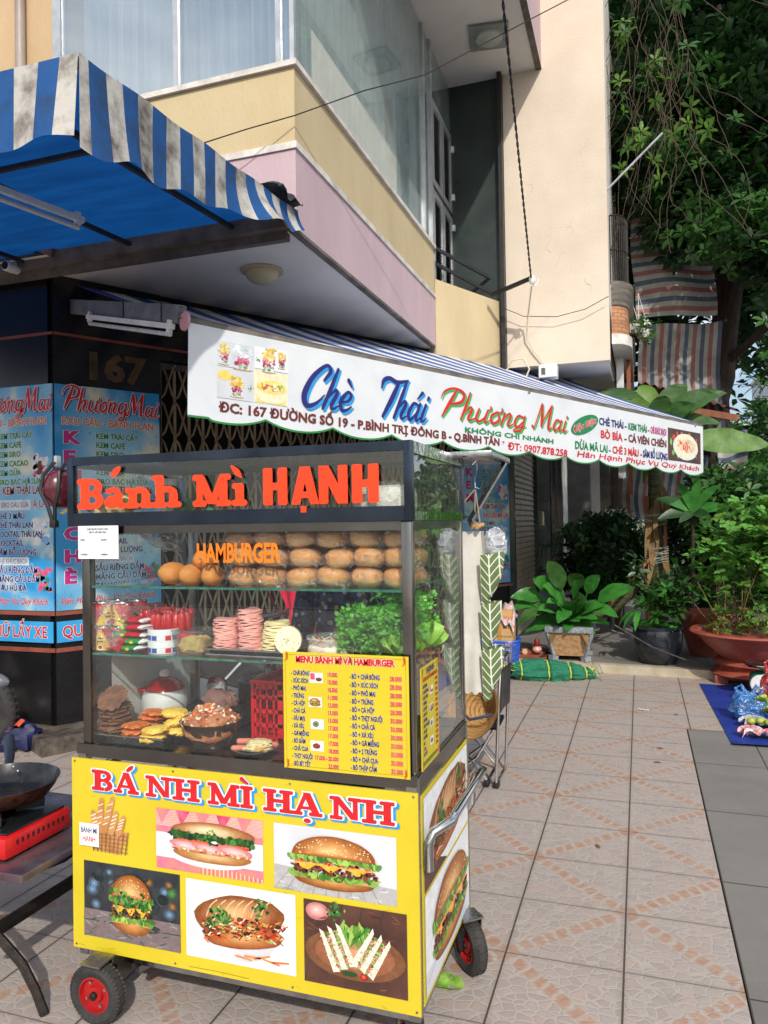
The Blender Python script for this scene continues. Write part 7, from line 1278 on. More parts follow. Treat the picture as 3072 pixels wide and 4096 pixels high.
straw = mat('palm_leaf_hat', (206, 166, 104), (184, 140, 80), 50, .7, 0, .3, 80, trans=.2); hm = Matrix.Translation((-.905, 4.20, .475)) @ Matrix.Rotation(R(-62), 4, 'Y') @ Matrix.Rotation(R(66), 4, 'X')
t = TB('conical_hat', 'woven conical hat lying on its side on the black chair', 'hat', (-.905, 4.2, .47)); a = MB(); hm = Matrix.Translation((-.872, 4.12, .46)) @ V3(.42, .80, -.30).to_track_quat('Z', 'Y').to_matrix().to_4x4(); a.T = hm @ Matrix.Scale(1.12, 4); a.lathe([(.158, -.05), (.156, -.045), (.10, .03), (.05, .095), (.0, .15)], straw, (0, 0, 0), 48); a.lathe([(.156, -.05), (.152, -.044), (.098, .027), (.048, .09), (.0, .142)], straw, (0, 0, 0), 48); t.part('cone', a)
a = MB(); a.T = hm @ Matrix.Scale(1.12, 4); rb = mat('hat_ring', (150, 108, 60), None, 20, .7)
for k in range(9): r_ = .152-.0165*k; a.tube([(r_*math.cos(q), r_*math.sin(q), -.047+(.152-r_)*.98-.003) for q in [2*PI*j/32 for j in range(32)]], .0016, rb, 4, closed=True)
t.part('hoops', a); a = MB(); a.T = hm; a.tube([(-.10, -.02, .0), (-.08, -.04, -.04), (0, -.07, -.05), (.08, -.04, -.04), (.1, -.02, 0)], .009, mat('hat_strap', (64, 68, 92), None, 8, .8), 8); t.part('chin_strap', a)
# ---- carton in a blue basket, shrine board, net bundle
t = TB('blue_basket', 'blue plastic laundry basket holding a taped brown carton', 'basket', (-1.30, 7.25, 0)); bp = mat('blue_plastic', (40, 100, 206), (30, 84, 184), 8, .4); a = MB(); cx_, cy_2 = -1.295, 7.25
def bpnt(q, z): r_ = 1+.25*z/.34; return V3(cx_+.145*r_*math.copysign(abs(math.cos(q))**.55, math.cos(q)), cy_2+.13*r_*math.copysign(abs(math.sin(q))**.55, math.sin(q)), .02+z)
for z in [.0, .05, .09, .13, .17, .21, .25, .29, .33]: a.tube([bpnt(2*PI*j/40, z) for j in range(40)], .005 if z < .33 else .011, bp, 5, closed=True)
for j in range(40): a.tube([bpnt(2*PI*j/40, 0), bpnt(2*PI*j/40, .33)], .0045, bp, 4, False)
a.fpoly(Fr((0, 0, .022), (1, 0, 0), (0, 1, 0)), [tuple(bpnt(2*PI*j/24, 0))[:2] for j in range(24)], bp); t.part('basket', a); a = MB(); fr = Fr((cx_-.06, cy_2-.172, .30), (1, 0, 0), (0, -.12, 1)); a.frect(fr, -.02, 0, .13, .045, bp, 0); a.text(fr, 'adsom', 0, .01, .03, PM['white'], .003, bold=.03, shear=.2); t.part('rim_plate', a)
t = TB('cardboard_box', 'brown taped carton standing in the blue basket', 'carton', (-1.30, 7.27, .08)); cd = mat('cardboard', (196, 156, 106), (178, 138, 88), 6, .8, 0, .1, 40); a = MB(); a.box((-1.415, 7.17, .05), (-1.17, 7.38, .645), cd, .004); t.part('box', a); a = MB(); tp = mat('brown_tape', (190, 140, 76), None, 4, .2)
a.box((-1.31, 7.165, .30), (-1.275, 7.169, .646), tp); a.box((-1.416, 7.166, .56), (-1.169, 7.1695, .585), tp); t.part('tape', a); a = MB(); fr = Fr((-1.40, 7.1645, 0), (1, 0, 0), (0, 0, 1)); a.text(fr, 'XITI', .14, .47, .03, PM['maroon'], .001, bold=.05); a.text(fr, 'DẦU THỰC VẬT TINH LUYỆN', .03, .385, .014, PM['green'], .001, bold=.03, fitw=.2); t.part('lettering', a)
a = MB(); a.grid(lambda u, v: (-1.45+.30*u, 7.13+.26*v, .655+.05*math.sin(u*6)*math.sin(v*5+1)+.02*math.sin(u*23+v*9)-(.10*max(0, .25-v)/.25 if v < .25 else 0)-(.1*max(0, u-.85)/.15 if u > .85 else 0)), 26, 14, None, mf=lambda u, v: [mat('newsprint', (206, 204, 204), (120, 124, 140), 70, .9), mat('olive_cloth', (140, 132, 60), None, 14, .9), mat('red_white_print', (196, 70, 66), (220, 214, 214), 40, .8)][0 if u < .35 else (1 if u < .6 and v > .3 else (2 if (int(u*14)+int(v*5)) % 2 else 0))]); solo('paper_heap', a, 'crumpled printed papers and cloth heaped on the brown carton', 'papers')
t = TB('shrine_board', 'low reddish board with offering cups at the foot of the shutter', 'board', (-1.10, 7.8, .09)); a = MB(); a.box((-1.24, 7.74, .086), (-.92, 8.0, .12), M['red_terr'], .004); a.box((-1.20, 7.80, .1205), (-.94, 8.0, .15), M['red_terr'], .004); t.part('board', a)
for k, (x, y, r_, hh, c_, nm_, lb) in enumerate(((-1.15, 7.79, .035, .06, 'cup_cream', 'offering_cup', 'small flowered cream cup on the shrine board'), (-1.02, 7.78, .05, .065, 'cup_pink', 'incense_pot', 'pink flowered incense pot on the shrine board'))):
    a = MB(); mm = mat(c_, (224, 206, 170) if k == 0 else (226, 170, 164), (206, 150, 120), 60, .35); a.lathe([(0, 0), (r_*.7, 0), (r_, hh*.35), (r_*.8, hh*.8), (r_*.95, hh)], mm, (x, y, .1505 if k else .1205), 22); a.lathe([(r_*.9, hh), (r_*.7, hh*.9), (0, hh*.9)], PM['maroon'], (x, y, .1505 if k else .1205), 22)
    if k: a.lathe([(.022, hh*.9), (.03, hh*1.6), (.02, hh*2.0), (0, hh*2.0)], PM['dred'], (x, y, .1505), 14)
    solo(nm_, a, lb, 'cup' if k == 0 else 'incense pot')
t = TB('net_bundle', 'green mosquito-net bundle tied with yellow twine on the tiles', 'bundle', (-.85, 7.2, 0)); net = mat('green_net', (40, 138, 104), (24, 104, 78), 26, .7, 0, .9, 90, stretch=(1, 5, 5)); a = MB(); P = V3(-1.17, 7.08, .10); Q = V3(-.43, 7.34, .07); d = (Q-P).normalized(); sd = V3(-d.y, d.x, 0)
def bund(u, v):
    q = 2*PI*v; r_ = (.02+.12*math.sin(PI*min(1, max(0, u*.92+.04)))**.55)*(1-.25*u)*(1-.16*(abs(u-.42) < .03)-.16*(abs(u-.68) < .03)-.2*(abs(u-.88) < .03)); r_ *= 1+.05*math.sin(q*9+u*10)+.03*math.sin(q*17)+.16*noise.noise(V3(u*12, math.cos(q)*2.5, math.sin(q)*2.5)); z = max(.004, .095*(1-.3*u)+r_*math.sin(q)*.9); return P+d*(P-Q).length*u+sd*r_*1.15*math.cos(q)+V3(0, 0, z-P.z)
a.grid(bund, 60, 48, net); t.part('net', a); a = MB(); yw = mat('yellow_twine', (206, 206, 60), None, 30, .6)
for u in (.1, .42, .68, .88): a.tube([bund(u, v/24)+(bund(u, v/24)-(P+d*(P-Q).length*u+V3(0, 0, -.02))).normalized()*.004 for v in range(24)], .006, yw, 5, closed=True)
rnd = random.Random(2)
t.part('binding', a); a = MB()
for k in range(26): e = (P if k < 16 else Q)+V3(rnd.uniform(-.03, .03), -.03, .02); a.tube([e, e+V3(rnd.uniform(-.09, .07), rnd.uniform(-.09, .02), rnd.uniform(-.06, .08)), e+V3(rnd.uniform(-.12, .09), rnd.uniform(-.1, .02), rnd.uniform(-.09, .03))], .003, yw if k % 2 else net, 4)
t.part('twine', a)
# ---- plants
lg = mat('leaf_glossy', (44, 104, 40), (72, 142, 56), 7, .3, 0, .2, 60, trans=.18); ld = mat('leaf_dark', (26, 54, 29), (46, 80, 40), 10, .4, trans=.15); lm = mat('leaf_mid', (42, 82, 34), (68, 112, 46), 12, .45, trans=.3); ll = mat('leaf_light', (78, 124, 42), (112, 150, 58), 12, .5, trans=.35); lb_ = mat('banana_leaf', (38, 76, 30), (70, 108, 42), 3, .6, 0, .3, 30, trans=.2, stretch=(1, 1, 6)); ly = mat('leaf_yellow_brown', (138, 112, 60), (104, 76, 46), 14, .7, trans=.2); bark = mat('bark', (66, 52, 42), (38, 30, 26), 9, .9, 0, .9, 30, stretch=(2, 2, .5)); twg = mat('twig', (74, 58, 46), None, 10, .8)
def leafveins(a, b, d, L, W, m, **k): a.leaf(b, d, L, W, m, **k)
def small_leaves(a, pts, size, ms, rnd, n=6, jit=.05, up=.5, asp=.42):
    """rosettes of pointed leaves round each point"""
    for p in pts:
        ax = V3(rnd.gauss(0, .5), rnd.gauss(0, .5), up).normalized(); e1 = ax.orthogonal().normalized(); e2 = ax.cross(e1); ph = rnd.uniform(0, 6); m = ms[0] if rnd.random() < .5 else rnd.choice(ms)
        for k in range(n):
            q = ph+2*PI*k/n+rnd.uniform(-.3, .3); d = (e1*math.cos(q)+e2*math.sin(q)+ax*rnd.uniform(-.1, .45)).normalized(); s_ = d.cross(ax).normalized(); L = size*rnd.uniform(.7, 1.15); w_ = L*asp*.5; nn = s_.cross(d); b = Vector(p)+d*L*.06
            a.add([b, b+d*L*.45-s_*w_+nn*w_*.2, b+d*L*.5-nn*0, b+d*L*.45+s_*w_+nn*w_*.2, b+d*L*.78-s_*w_*.7, b+d*L*.78+s_*w_*.7, b+d*L-V3(0, 0, L*.12)], [(0, 1, 2), (0, 2, 3), (1, 4, 2), (2, 5, 3), (4, 6, 2), (2, 6, 5)], m, True)
def cloud(c, r, n, rnd, shell=.35, cut=None):
    o = []
    while len(o) < n:
        d = V3(rnd.gauss(0, 1), rnd.gauss(0, 1), rnd.gauss(0, 1)).normalized(); k = (shell+(1-shell)*rnd.random())**.5; p = V3(c[0]+d.x*r[0]*k, c[1]+d.y*r[1]*k, c[2]+d.z*r[2]*k)
        if noise.noise(p*1.1) < -.12 and rnd.random() < .75: continue
        if cut and not cut(p): continue
        o.append(p)
    return o
# square pot with broad-leaf plant
sqx, sqy, sqz = -.69, 7.86, .085
t = TB('square_planter', 'square carved planter with grey rims and a tan front, full of broad leaves', 'planter', (sqx, sqy, sqz)); gp = mat('grey_carved', (150, 156, 160), (112, 118, 124), 40, .8, 0, .8, 60); tn = mat('tan_carved', (182, 146, 104), (150, 114, 78), 26, .8, 0, .9, 40); a = MB(); z0, z1 = .05, .34
def sq(h, w_): return [(sqx-w_, sqy-w_, sqz+h), (sqx+w_, sqy-w_, sqz+h), (sqx+w_, sqy+w_, sqz+h), (sqx-w_, sqy+w_, sqz+h)]
a.add(sq(.05, .15)+sq(.285, .205), [(0, 1, 5, 4), (1, 2, 6, 5), (2, 3, 7, 6), (3, 0, 4, 7), (3, 2, 1, 0)], tn); t.part('body', a); a = MB(); a.box((sqx-.235, sqy-.235, sqz+.285), (sqx+.235, sqy+.235, sqz+.345), gp, .012)
for k in range(4):
    p, q = sq(.05, .155)[k], sq(.285, .212)[k]; a.obox(p, q, .03, .03, gp); b_ = sq(0, .16)[k]; a.obox(b_, p, .07, .07, gp)
t.part('carved_rim', a)
t = TB('broad_leaf_plant', 'broad-leaved glossy green plant spilling over the square planter', 'plant', (sqx, sqy, .42)); rnd = random.Random(4); a = MB(); st_ = MB()
for (px, pz, L, W) in ((-1.20, .80, .42, .16), (-1.08, .42, .38, .17), (-.93, .98, .5, .17), (-.80, .62, .30, .15), (-.76, .47, .26, .13), (-.62, .78, .38, .16), (-.55, .98, .33, .1), (-.48, .74, .36, .15), (-.40, .60, .40, .13), (-.34, .72, .36, .14), (-.44, .42, .34, .10), (-.70, .40, .22, .1), (-.98, .66, .34, .15), (-.85, .80, .36, .15), (-.60, .50, .28, .12), (-.30, .50, .3, .1)):
    e = V3(px, sqy-.16-rnd.uniform(-.05, .16), pz); b = V3(sqx+rnd.uniform(-.06, .06), sqy+rnd.uniform(-.05, .05), .42); d = (e-b); L_ = d.length; mid = b+d*max(.05, 1-L/L_*1.0)+V3(0, 0, .03); st_.tube([b, (b+mid)/2+V3(0, 0, .02), mid], .006, lg, 5); a.leaf(mid, (e-mid)+V3(0, 0, .08), L*1.1, W*1.35, lg, droop=.35, seg=8, fold=.22, tip=.85, wave=.03, up=(0, -.6, 1))
for (dx, dz, L, W) in ((-.95, .35, .42, .19), (-.6, .8, .46, .2), (-.2, 1.0, .5, .19), (.25, 1.0, .44, .18), (.6, .75, .44, .19), (.95, .4, .44, .18), (-.7, -.05, .36, .17), (.7, 0, .38, .16), (-.25, .3, .34, .17), (.2, .25, .34, .17), (0, -.15, .3, .15), (-1.0, .1, .4, .16)):
    lv = rnd.choice([lg, lg, lm, ld]); b = V3(sqx+dx*.08, sqy-.02, .46); e = b+V3(dx*.22, -.12, .16+dz*.18); st_.tube([b, e], .007, lg, 5); a.leaf(e, (dx+rnd.uniform(-.2, .2), -.45, dz+rnd.uniform(.05, .4)), L*rnd.uniform(.8, 1.1), W*rnd.uniform(.75, 1.05), lv, droop=rnd.uniform(.2, .55), seg=8, fold=.2, tip=.8, wave=.03, up=(0, -.8, .7))
for k in range(2): a.leaf((sqx+.1-.2*k, sqy-.1, .42), (.5-.9*k, -1, .1), .22, .08, ly, droop=.8)
t.part('leaves', a); t.part('stalks', st_)
# dark round pot with shrub
t = TB('black_pot', 'round black glazed pot with a dusty rim standing on the forecourt', 'pot', (.145, 7.83, .085)); a = MB(); a.lathe([(0, 0), (.155, 0), (.18, .03), (.215, .12), (.23, .22), (.232, .30), (.222, .335), (.25, .345), (.255, .362), (.235, .37), (.215, .35), (.2, .33), (0, .33)], mat('black_glaze', (20, 26, 34), (34, 38, 44), 5, .22, coat=.3), (.145, 7.83, .085), 48); t.part('pot', a)
rnd = random.Random(14); t = TB('pot_shrub', 'slender leafy shrub growing from the black pot', 'shrub', (.145, 7.83, .42)); a, b = MB(), MB()
small_leaves(a, [V3(.145+rnd.uniform(-.2, .2), 7.83+rnd.uniform(-.2, .2), .43+rnd.uniform(0, .05)) for _ in range(60)], .05, [lm, lg], rnd, 6, up=1)
for k in range(7):
    e = V3(.145+rnd.choice([-1, 1])*rnd.uniform(.15, .36), 7.85+rnd.uniform(-.2, .3), rnd.uniform(.55, 1.1)); s0 = V3(.145+rnd.uniform(-.08, .08), 7.85, .42); mid = (s0+e)/2+V3(0, 0, .1); b.tube([s0, mid, e], .006, twg, 5); small_leaves(a, [s0.lerp(e, q)+V3(rnd.gauss(0, .06), rnd.gauss(0, .06), rnd.gauss(0, .05)) for q in [.45+.55*i/12 for i in range(13)]], .12, [lm, ld, lg], rnd, 5, up=.6)
for k in range(3): a.leaf((-.06+.02*k, 7.74, .60), (-.8+.35*k, -.4, -.1), .20, .06, lg, droop=.7)
t.part('leaves', a); t.part('stems', b)
# banana-like tree behind the banner, with stakes
t = TB('banana_plant', 'tall banana plant with a ringed trunk and huge leaves above the banner end', 'banana plant', (.17, 9.1, .085)); a = MB(); pts = [(.17+.004*math.sin(k), 9.1, .085+k*.055) for k in range(44)]; a.tube(pts, [.085*(1-.22*k/44)+(.006 if k % 3 == 0 else 0) for k in range(44)], mat('ringed_trunk', (92, 98, 58), (52, 46, 34), 9, .7, 0, .6, 30, stretch=(1, 1, 6)), 14); t.part('trunk', a)
lb2 = mat('young_banana_leaf', (84, 122, 44), (112, 146, 60), 4, .5, 0, .3, 30, trans=.3); a = MB(); B = V3(.2, 9.15, 2.5)
for k, (x, z, W, dy) in enumerate(((-.41, 3.14, .34, -.1), (.04, 3.25, .30, .2), (.55, 3.2, .34, .1), (.95, 3.02, .34, 0), (.85, 2.62, .26, .1), (-.12, 2.98, .28, -.1), (.30, 3.0, .30, -.15), (.62, 2.85, .3, -.15), (-.3, 2.75, .24, .3), (.1, 2.1, .22, .4), (.5, 2.2, .2, .5))):
    e = V3(x, 9.15+dy, z); d = e-B; L = d.length*1.08; a.leaf(B+d*.12, d+V3(0, 0, .3*L), L*1.05, W*.8, [lb_, lb2, lb_, lm][k % 4], droop=.38, seg=12, fold=.3, tip=.75, wave=.035, up=(0, -1, .35))
a.leaf((.60, 9.0, 2.36), (.75, 0, -.06), .76, .30, ll, droop=.04, seg=12, fold=.15, tip=.7, wave=.05, up=(0, -1, .3)); t.part('leaves', a)
a = MB()
for k in range(7): a.leaf((.17+.06*math.cos(k), 9.0, 1.9-.12*k), (.3*math.cos(k*2), -.4, -1), .35+.1*(k % 3), .07, ly, droop=.2, wave=.1, up=(0, -1, 0))
t.part('dead_leaves', a)
for k, (x0, y0, x1, y1, z1, lb) in enumerate(((.06, 8.95, .08, 8.98, 1.75, 'left upright brown stake tied to the banana trunk'), (.27, 8.95, .27, 8.97, 1.72, 'right upright brown stake tied to the banana trunk'), (-.40, 8.72, .17, 8.92, 1.13, 'slanting brown prop leaning on the banana trunk'))):
    a = MB(); a.obox((x0, y0, .085 if k < 2 else .48), (x1, y1, z1), .035, .03, M['wood']); solo('wooden_stake', a, lb, 'stake', group='stakes propping the banana plant')
a = MB()
for k in range(16): z_ = 1.0+.02*k+(.25 if k > 8 else 0); a.tube([(.05, 8.93, z_), (.17, 8.90, z_+.03*math.sin(k*2)), (.30, 8.93, z_+.02)], .003, mat('twine_pale', (150, 170, 160), None, 20, .6), 4)
solo('binding_twine', a, 'pale plastic twine wound round the banana trunk and stakes', 'twine')
a = MB(); a.tube([(-.62, 9.3, .33), (-.35, 9.3, .40), (-.12, 9.25, .62), (.05, 9.2, 1.0)], [.06, .065, .06, .05], mat('ringed_trunk', (0, 0, 0)), 12); solo('curved_trunk', a, 'thick ringed trunk curving up from the left to the banana plant', 'trunk')
t = TB('rosette_plant', 'dark paddle-leaved plant just below the banner end', 'plant', (.55, 8.75, .085)); a = MB(); a.tube([(.5, 8.8, .085), (.53, 8.78, .8), (.55, 8.75, 1.55)], .02, bark, 8); t.part('stem', a); a = MB()
for (x, z, W) in ((-.36, .20, .12), (-.16, .40, .1), (.06, .46, .1), (.26, .36, .1), (.30, .05, .13), (-.30, -.05, .14), (-.1, -.12, .1), (.12, -.1, .12)): a.leaf((.55, 8.75, 1.55), (x, -.12, z+.1), math.hypot(x, z)*1.1+.08, W, lg if z > 0 else ld, droop=.3, seg=8, fold=.25, up=(0, -1, .6))
t.part('leaves', a)
# terracotta planter and the bush in it
tcm = mat('terracotta_glaze', (142, 66, 52), (168, 92, 74), 5, .45, 0, .2, 20); tcx, tcy = .99, 7.55
t = TB('terracotta_planter', 'wide terracotta bowl planter on a matching foot at the right edge', 'planter', (tcx, tcy, .085)); a = MB(); a.lathe([(.30, .215), (.36, .27), (.44, .34), (.50, .415), (.515, .43), (.56, .44), (.575, .455), (.56, .468), (.5, .465), (.48, .44), (0, .43)], tcm, (tcx, tcy, .0), 56); t.part('bowl', a)
a = MB(); a.lathe([(.37, .06), (.40, .085), (.375, .10), (.33, .13), (.345, .165), (.375, .18), (.36, .2), (.31, .215), (0, .215)], tcm, (tcx, tcy, 0), 56)
for k in range(6): q = 2*PI*k/6+.35; a.box((tcx+.34*math.cos(q)-.06, tcy+.34*math.sin(q)-.06, .0 if False else .0855*0), (tcx+.34*math.cos(q)+.06, tcy+.34*math.sin(q)+.06, .075), tcm, .012)
t.part('foot', a)
rnd = random.Random(31); t = TB('leafy_bush', 'bright small-leaved bush filling the terracotta planter', 'bush', (tcx, tcy, .45)); a, b = MB(), MB()
pp_ = cloud((1.0, 7.75, 1.12), (.55, .45, .58), 1300, rnd, .2); lbu = mat('bush_green', (86, 146, 60), (118, 176, 80), 14, .45, trans=.35); small_leaves(a, pp_, .062, [lbu, lbu, ll, lm], rnd, 5, up=.9, asp=.8)
for k in range(40): s0 = V3(tcx+rnd.uniform(-.35, .3), tcy+rnd.uniform(-.2, .2), .44); e = s0+V3(rnd.uniform(-.25, .25), rnd.uniform(-.1, .2), rnd.uniform(.3, .9)); b.tube([s0, (s0+e)/2+V3(rnd.uniform(-.05, .05), 0, 0), e], .004, twg if k % 2 else ly, 4)
small_leaves(a, [V3(tcx+rnd.uniform(-.42, .35), tcy+rnd.uniform(-.35, .2), rnd.uniform(.46, .66)) for _ in range(160)], .05, [ll, lm, ly], rnd, 5, up=.8, asp=.5); t.part('leaves', a); t.part('stems', b)
a = MB(); a.lathe([(.15, .0), (.17, .05), (.26, .36), (.31, .42), (.32, .44), (.28, .44), (0, .42)], tcm, (.62, 8.4, .085), 36); solo('clay_pot', a, 'plain clay pot half hidden behind the terracotta planter', 'pot')
# background shrubs
def shrub(lb, c, r, n, size, ms, seed, nm='shrub', up=.6, asp=.45, n6=5):
    rnd = random.Random(seed); t = TB(nm, lb, 'shrub', (c[0], c[1], .085)); a, b = MB(), MB(); small_leaves(a, cloud(c, r, n, rnd, .25), size, ms, rnd, n6, up=up, asp=asp)
    for k in range(10): e = V3(c[0]+rnd.uniform(-.7, .7)*r[0], c[1]+rnd.uniform(-.5, .5)*r[1], c[2]+rnd.uniform(-.2, .7)*r[2]); b.tube([(c[0]+rnd.uniform(-.1, .1), c[1], .085), (c[0]+(e.x-c[0])*.4, c[1], c[2]*.6), tuple(e)], [.014, .01, .005], twg, 5)
    t.part('leaves', a); t.part('stems', b); return t
shrub('dark shrub behind the slanting prop, left of the banana trunk', (-.30, 10.0, 1.0), (.46, .5, .62), 420, .13, [ld, ld, lm], 41); shrub('olive-leaved shrub right of the banana trunk, behind the black pot', (.62, 10.1, 1.05), (.46, .5, .75), 520, .12, [lm, ld, ld], 42)
shrub('tall drooping shrub behind the terracotta planter bush', (1.05, 9.2, 1.55), (.62, .6, .62), 620, .14, [lm, ld, lm], 43, asp=.4); shrub('dark shrub filling the gap beside the marble doorway', (-.75, 11.5, .9), (.5, .6, .7), 320, .15, [ld], 44)
t = TB('palm_frond_plant', 'small feathery palm in the shade under the banner', 'palm', (-.55, 10.8, .085)); a = MB()
for k in range(9):
    q = -1.2+2.4*k/8; d = V3(math.sin(q), -.25, .55*math.cos(q)+.25); p0 = V3(-.42, 10.8, 1.35); prev = p0
    for j in range(1, 15): p = p0+d*(.07*j)-V3(0, 0, .0035*j*j); a.tube([prev, p], .005, lm, 4, False); [a.leaf(p, (sg*.8*d.z+d.x*.5, -.1, -.45), .20, .02, ld, droop=.4, seg=3) for sg in (-1, 1)]; prev = p
a.tube([(-.42, 10.8, .085), (-.42, 10.8, 1.35)], .03, bark, 8); t.part('fronds', a)
# ---- goods on the blue mat
mt_ = mat('blue_tarpaulin', (30, 58, 150), (24, 46, 124), 6, .55, 0, .3, 20); a = MB(); a.grid(lambda u, v: (lambda x0_, x1_: (x0_+(x1_-x0_)*u, 5.39+(7.31-5.39)*v+.01*math.sin(u*8), .006+.004*math.sin(u*13)*math.sin(v*17)+(.012 if v < .02 else 0)))(.546+(.478-.546)*v, 1.75), 30, 30, mt_); solo('blue_mat', a, 'blue plastic mat spread on the paving for fruit', 'mat')
t = TB('weighing_scale', 'green dial scale with a steel pan on the blue mat', 'scale', (.90, 6.85, .01)); a = MB(); gs = mat('scale_green', (20, 92, 60), None, 8, .35); a.box((.83, 6.76, .02), (1.0, 6.94, .05), gs, .01); a.blob((.915, 6.85, .13), (.085, .06, .10), gs, 24, 14, 0, 1, 0, .6); t.part('body', a); a = MB(); a.lathe([(0, -.005), (.072, -.003), (.076, .004)], M['white'], (.905, 6.782, .13), 32, ax='y'); d_ = t.part('dial', a); a = MB(); a.obox((.905, 6.775, .13), (.93, 6.775, .17), .004, .002, PM['red'], up=(0, 1, 0)); t.sub('needle', a, d_)
a = MB(); a.lathe([(0, 0), (.12, .005), (.15, .03), (.155, .032), (.12, .008), (0, .004)], M['steel_shiny'], (.93, 6.85, .262), 36); a.lathe([(.02, -.03), (.02, 0)], M['steel_dark'], (.93, 6.85, .262), 10); t.part('weighing_pan', a)
def bag(nm, lb, c, s_, m, seed):
    rnd = random.Random(seed); t = TB(nm, lb, 'plastic bag', c); a = MB(); a.blob(V3(*c)+V3(0, 0, s_[2]*.55), (s_[0], s_[1], s_[2]*.6), m, 26, 16, .3, 3, seed, .9, None, .85); t.part('bag', a)
    for sg in (-1, 1): a = MB(); a.tube([V3(*c)+V3(sg*s_[0]*.55, 0, s_[2]*.95), V3(*c)+V3(sg*s_[0]*.7, -.01, s_[2]*1.3), V3(*c)+V3(sg*s_[0]*.4, 0, s_[2]*1.45), V3(*c)+V3(sg*s_[0]*.12, 0, s_[2]*1.0)], [.02, .012, .012, .02], m, 7); t.part('handle', a)
bag('carrier_bag', 'translucent blue carrier bag standing on the blue mat', (.74, 6.12, .01), (.13, .10, .17), film_mat('blue_bag_film', (40, 128, 206), .62, .25, 22, .9), 3)
bag('carrier_bag', 'red carrier bag behind the bananas on the blue mat', (.99, 6.42, .01), (.14, .12, .28), film_mat('red_bag_film', (206, 24, 32), .8, .3, 16, .9), 5)
ban = mat('green_banana', (140, 168, 56), (170, 186, 76), 14, .45); 
for k in range(3):
    a = MB(); c = V3(.86+.05*k, 6.10-.07*k, .05+.05*(k == 0))
    for j in range(7): q = -.9+.3*j; a.tube([c+V3(.0, 0, .02), c+V3(-.05*math.cos(q), -.05*math.sin(q)-.03, .05+.008*j), c+V3(-.10*math.cos(q), -.08*math.sin(q)-.04, .02+.014*j)], [.010, .019, .008], ban, 8)
    solo('banana_hand', a, ['topmost hand of green bananas on the pile', 'middle hand of green bananas', 'lowest hand of green bananas by the newspaper'][k], 'bananas', group='green bananas on the blue mat')
for k, (c, s_, lb) in enumerate(((( .80, 5.88, .03), .13, 'crumpled newspaper under the bananas'), ((.74, 5.60, .03), .11, 'crumpled printed paper at the near edge of the blue mat'))):
    a = MB(); a.grid(lambda u, v, c=c, s_=s_: (c[0]-s_*1.1+s_*2.6*u+.02*math.sin(v*9), c[1]-s_*.6+s_*1.3*v+.02*math.sin(u*11), .014+.035*abs(math.sin(u*9+v*6))+.03*abs(math.sin(v*8+u*3))), 22, 12, mat('newsprint', (0, 0, 0)) if k == 0 else mat('red_white_print', (0, 0, 0))); solo('newspaper', a, lb, 'newspaper')
mng = mat('green_mango', (126, 162, 50), (170, 170, 70), 8, .4)
for k, (x, y) in enumerate(((.70, 5.72), (.76, 5.74), (.81, 5.71), (.86, 5.73), (.84, 5.66))): a = MB(); a.blob((0, 0, 0), (.030, .024, .024), mng, 16, 10, .05, 2, k); o = solo('mango', a, ['leftmost', 'second', 'third', 'fourth', 'nearest'][k]+' green mango in the row on printed paper', 'mango', group='green mangoes on the mat'); o.location = (x, y, .09)
a = MB(); a.grid(lambda u, v: (-.62+.07*(u-.5)*math.sin(.5+v*2.6)*1.6+.0, 2.335+.085*v, .008+.012*math.sin(u*7)*v+.006*math.cos(v*9)), 12, 10, let); solo('lettuce_leaf', a, 'single lettuce leaf fallen by the rear wheel', 'leaf')
a = MB(); a.grid(lambda u, v: (-.05+.09*u, 6.19+.03*v+.01*math.sin(u*6), .004+.006*math.sin(u*9)**2), 10, 3, PM['white']); solo('paper_scrap', a, 'white paper scrap lying on the tiles', 'paper')
rnd = random.Random(77)
for k, (x, y) in enumerate(((.05, 4.9), (.22, 6.1), (-.2, 3.55), (.12, 5.2))): a = MB(); a.leaf((0, 0, .004), (math.cos(k), math.sin(k), .03), .05, .018, ly, droop=.05); o = solo('dry_leaf', a, ['dry leaf on the tiles near the grey slabs', 'dry leaf close to the blue mat', 'dry leaf halfway along the tiled path', 'dry leaf beside a cracked tile'][k], 'leaf', group='dry leaves on the tiles'); o.location = (x, y, .001)
# ---- wires, brackets, pole
wb = mat('black_cable', (30, 29, 29), None, 8, .6)
def strand(nm, lb, pts, r, m, tw=False, cat='cable'):
    a = MB(); P_s = [Vector(p) for p in pts]; Q = []
    for i in range(len(P_s)-1):
        for k in range(8): Q.append(P_s[i].lerp(P_s[i+1], k/8))
    Q.append(P_s[-1]); 
    if tw:
        for ph in (0, PI): a.tube([q+V3(math.cos(i*.9+ph), math.sin(i*.9+ph), 0)*r*1.1 for i, q in enumerate([Q[0].lerp(Q[-1], 0)]*0+[P_s[0].lerp(P_s[-1], i/160)+(V3(0, 0, 0)) for i in range(161)])], r, m, 5)
    else: a.tube(Q, r, m, 5)
    return solo(nm, a, lb, cat)
strand('twisted_cable', 'twisted pair of black cables dropping to the wall bracket', [(-.742, 4.17, 5.31), (-1.01, 7.8, 3.98)], .0055, wb, True)
strand('overhead_wire', 'thin wire crossing in front of the upper glass', [(-3.3, 3.92, 3.50), (-2.534, 3.9, 3.791), (-2.2, 4.0, 3.89), (-1.93, 4.108, 3.977), (-1.62, 4.5, 4.28), (-1.325, 4.9, 4.545), (-.85, 5.2, 4.9), (-.417, 5.5, 5.238), (.3, 5.9, 5.75)], .004, wb)
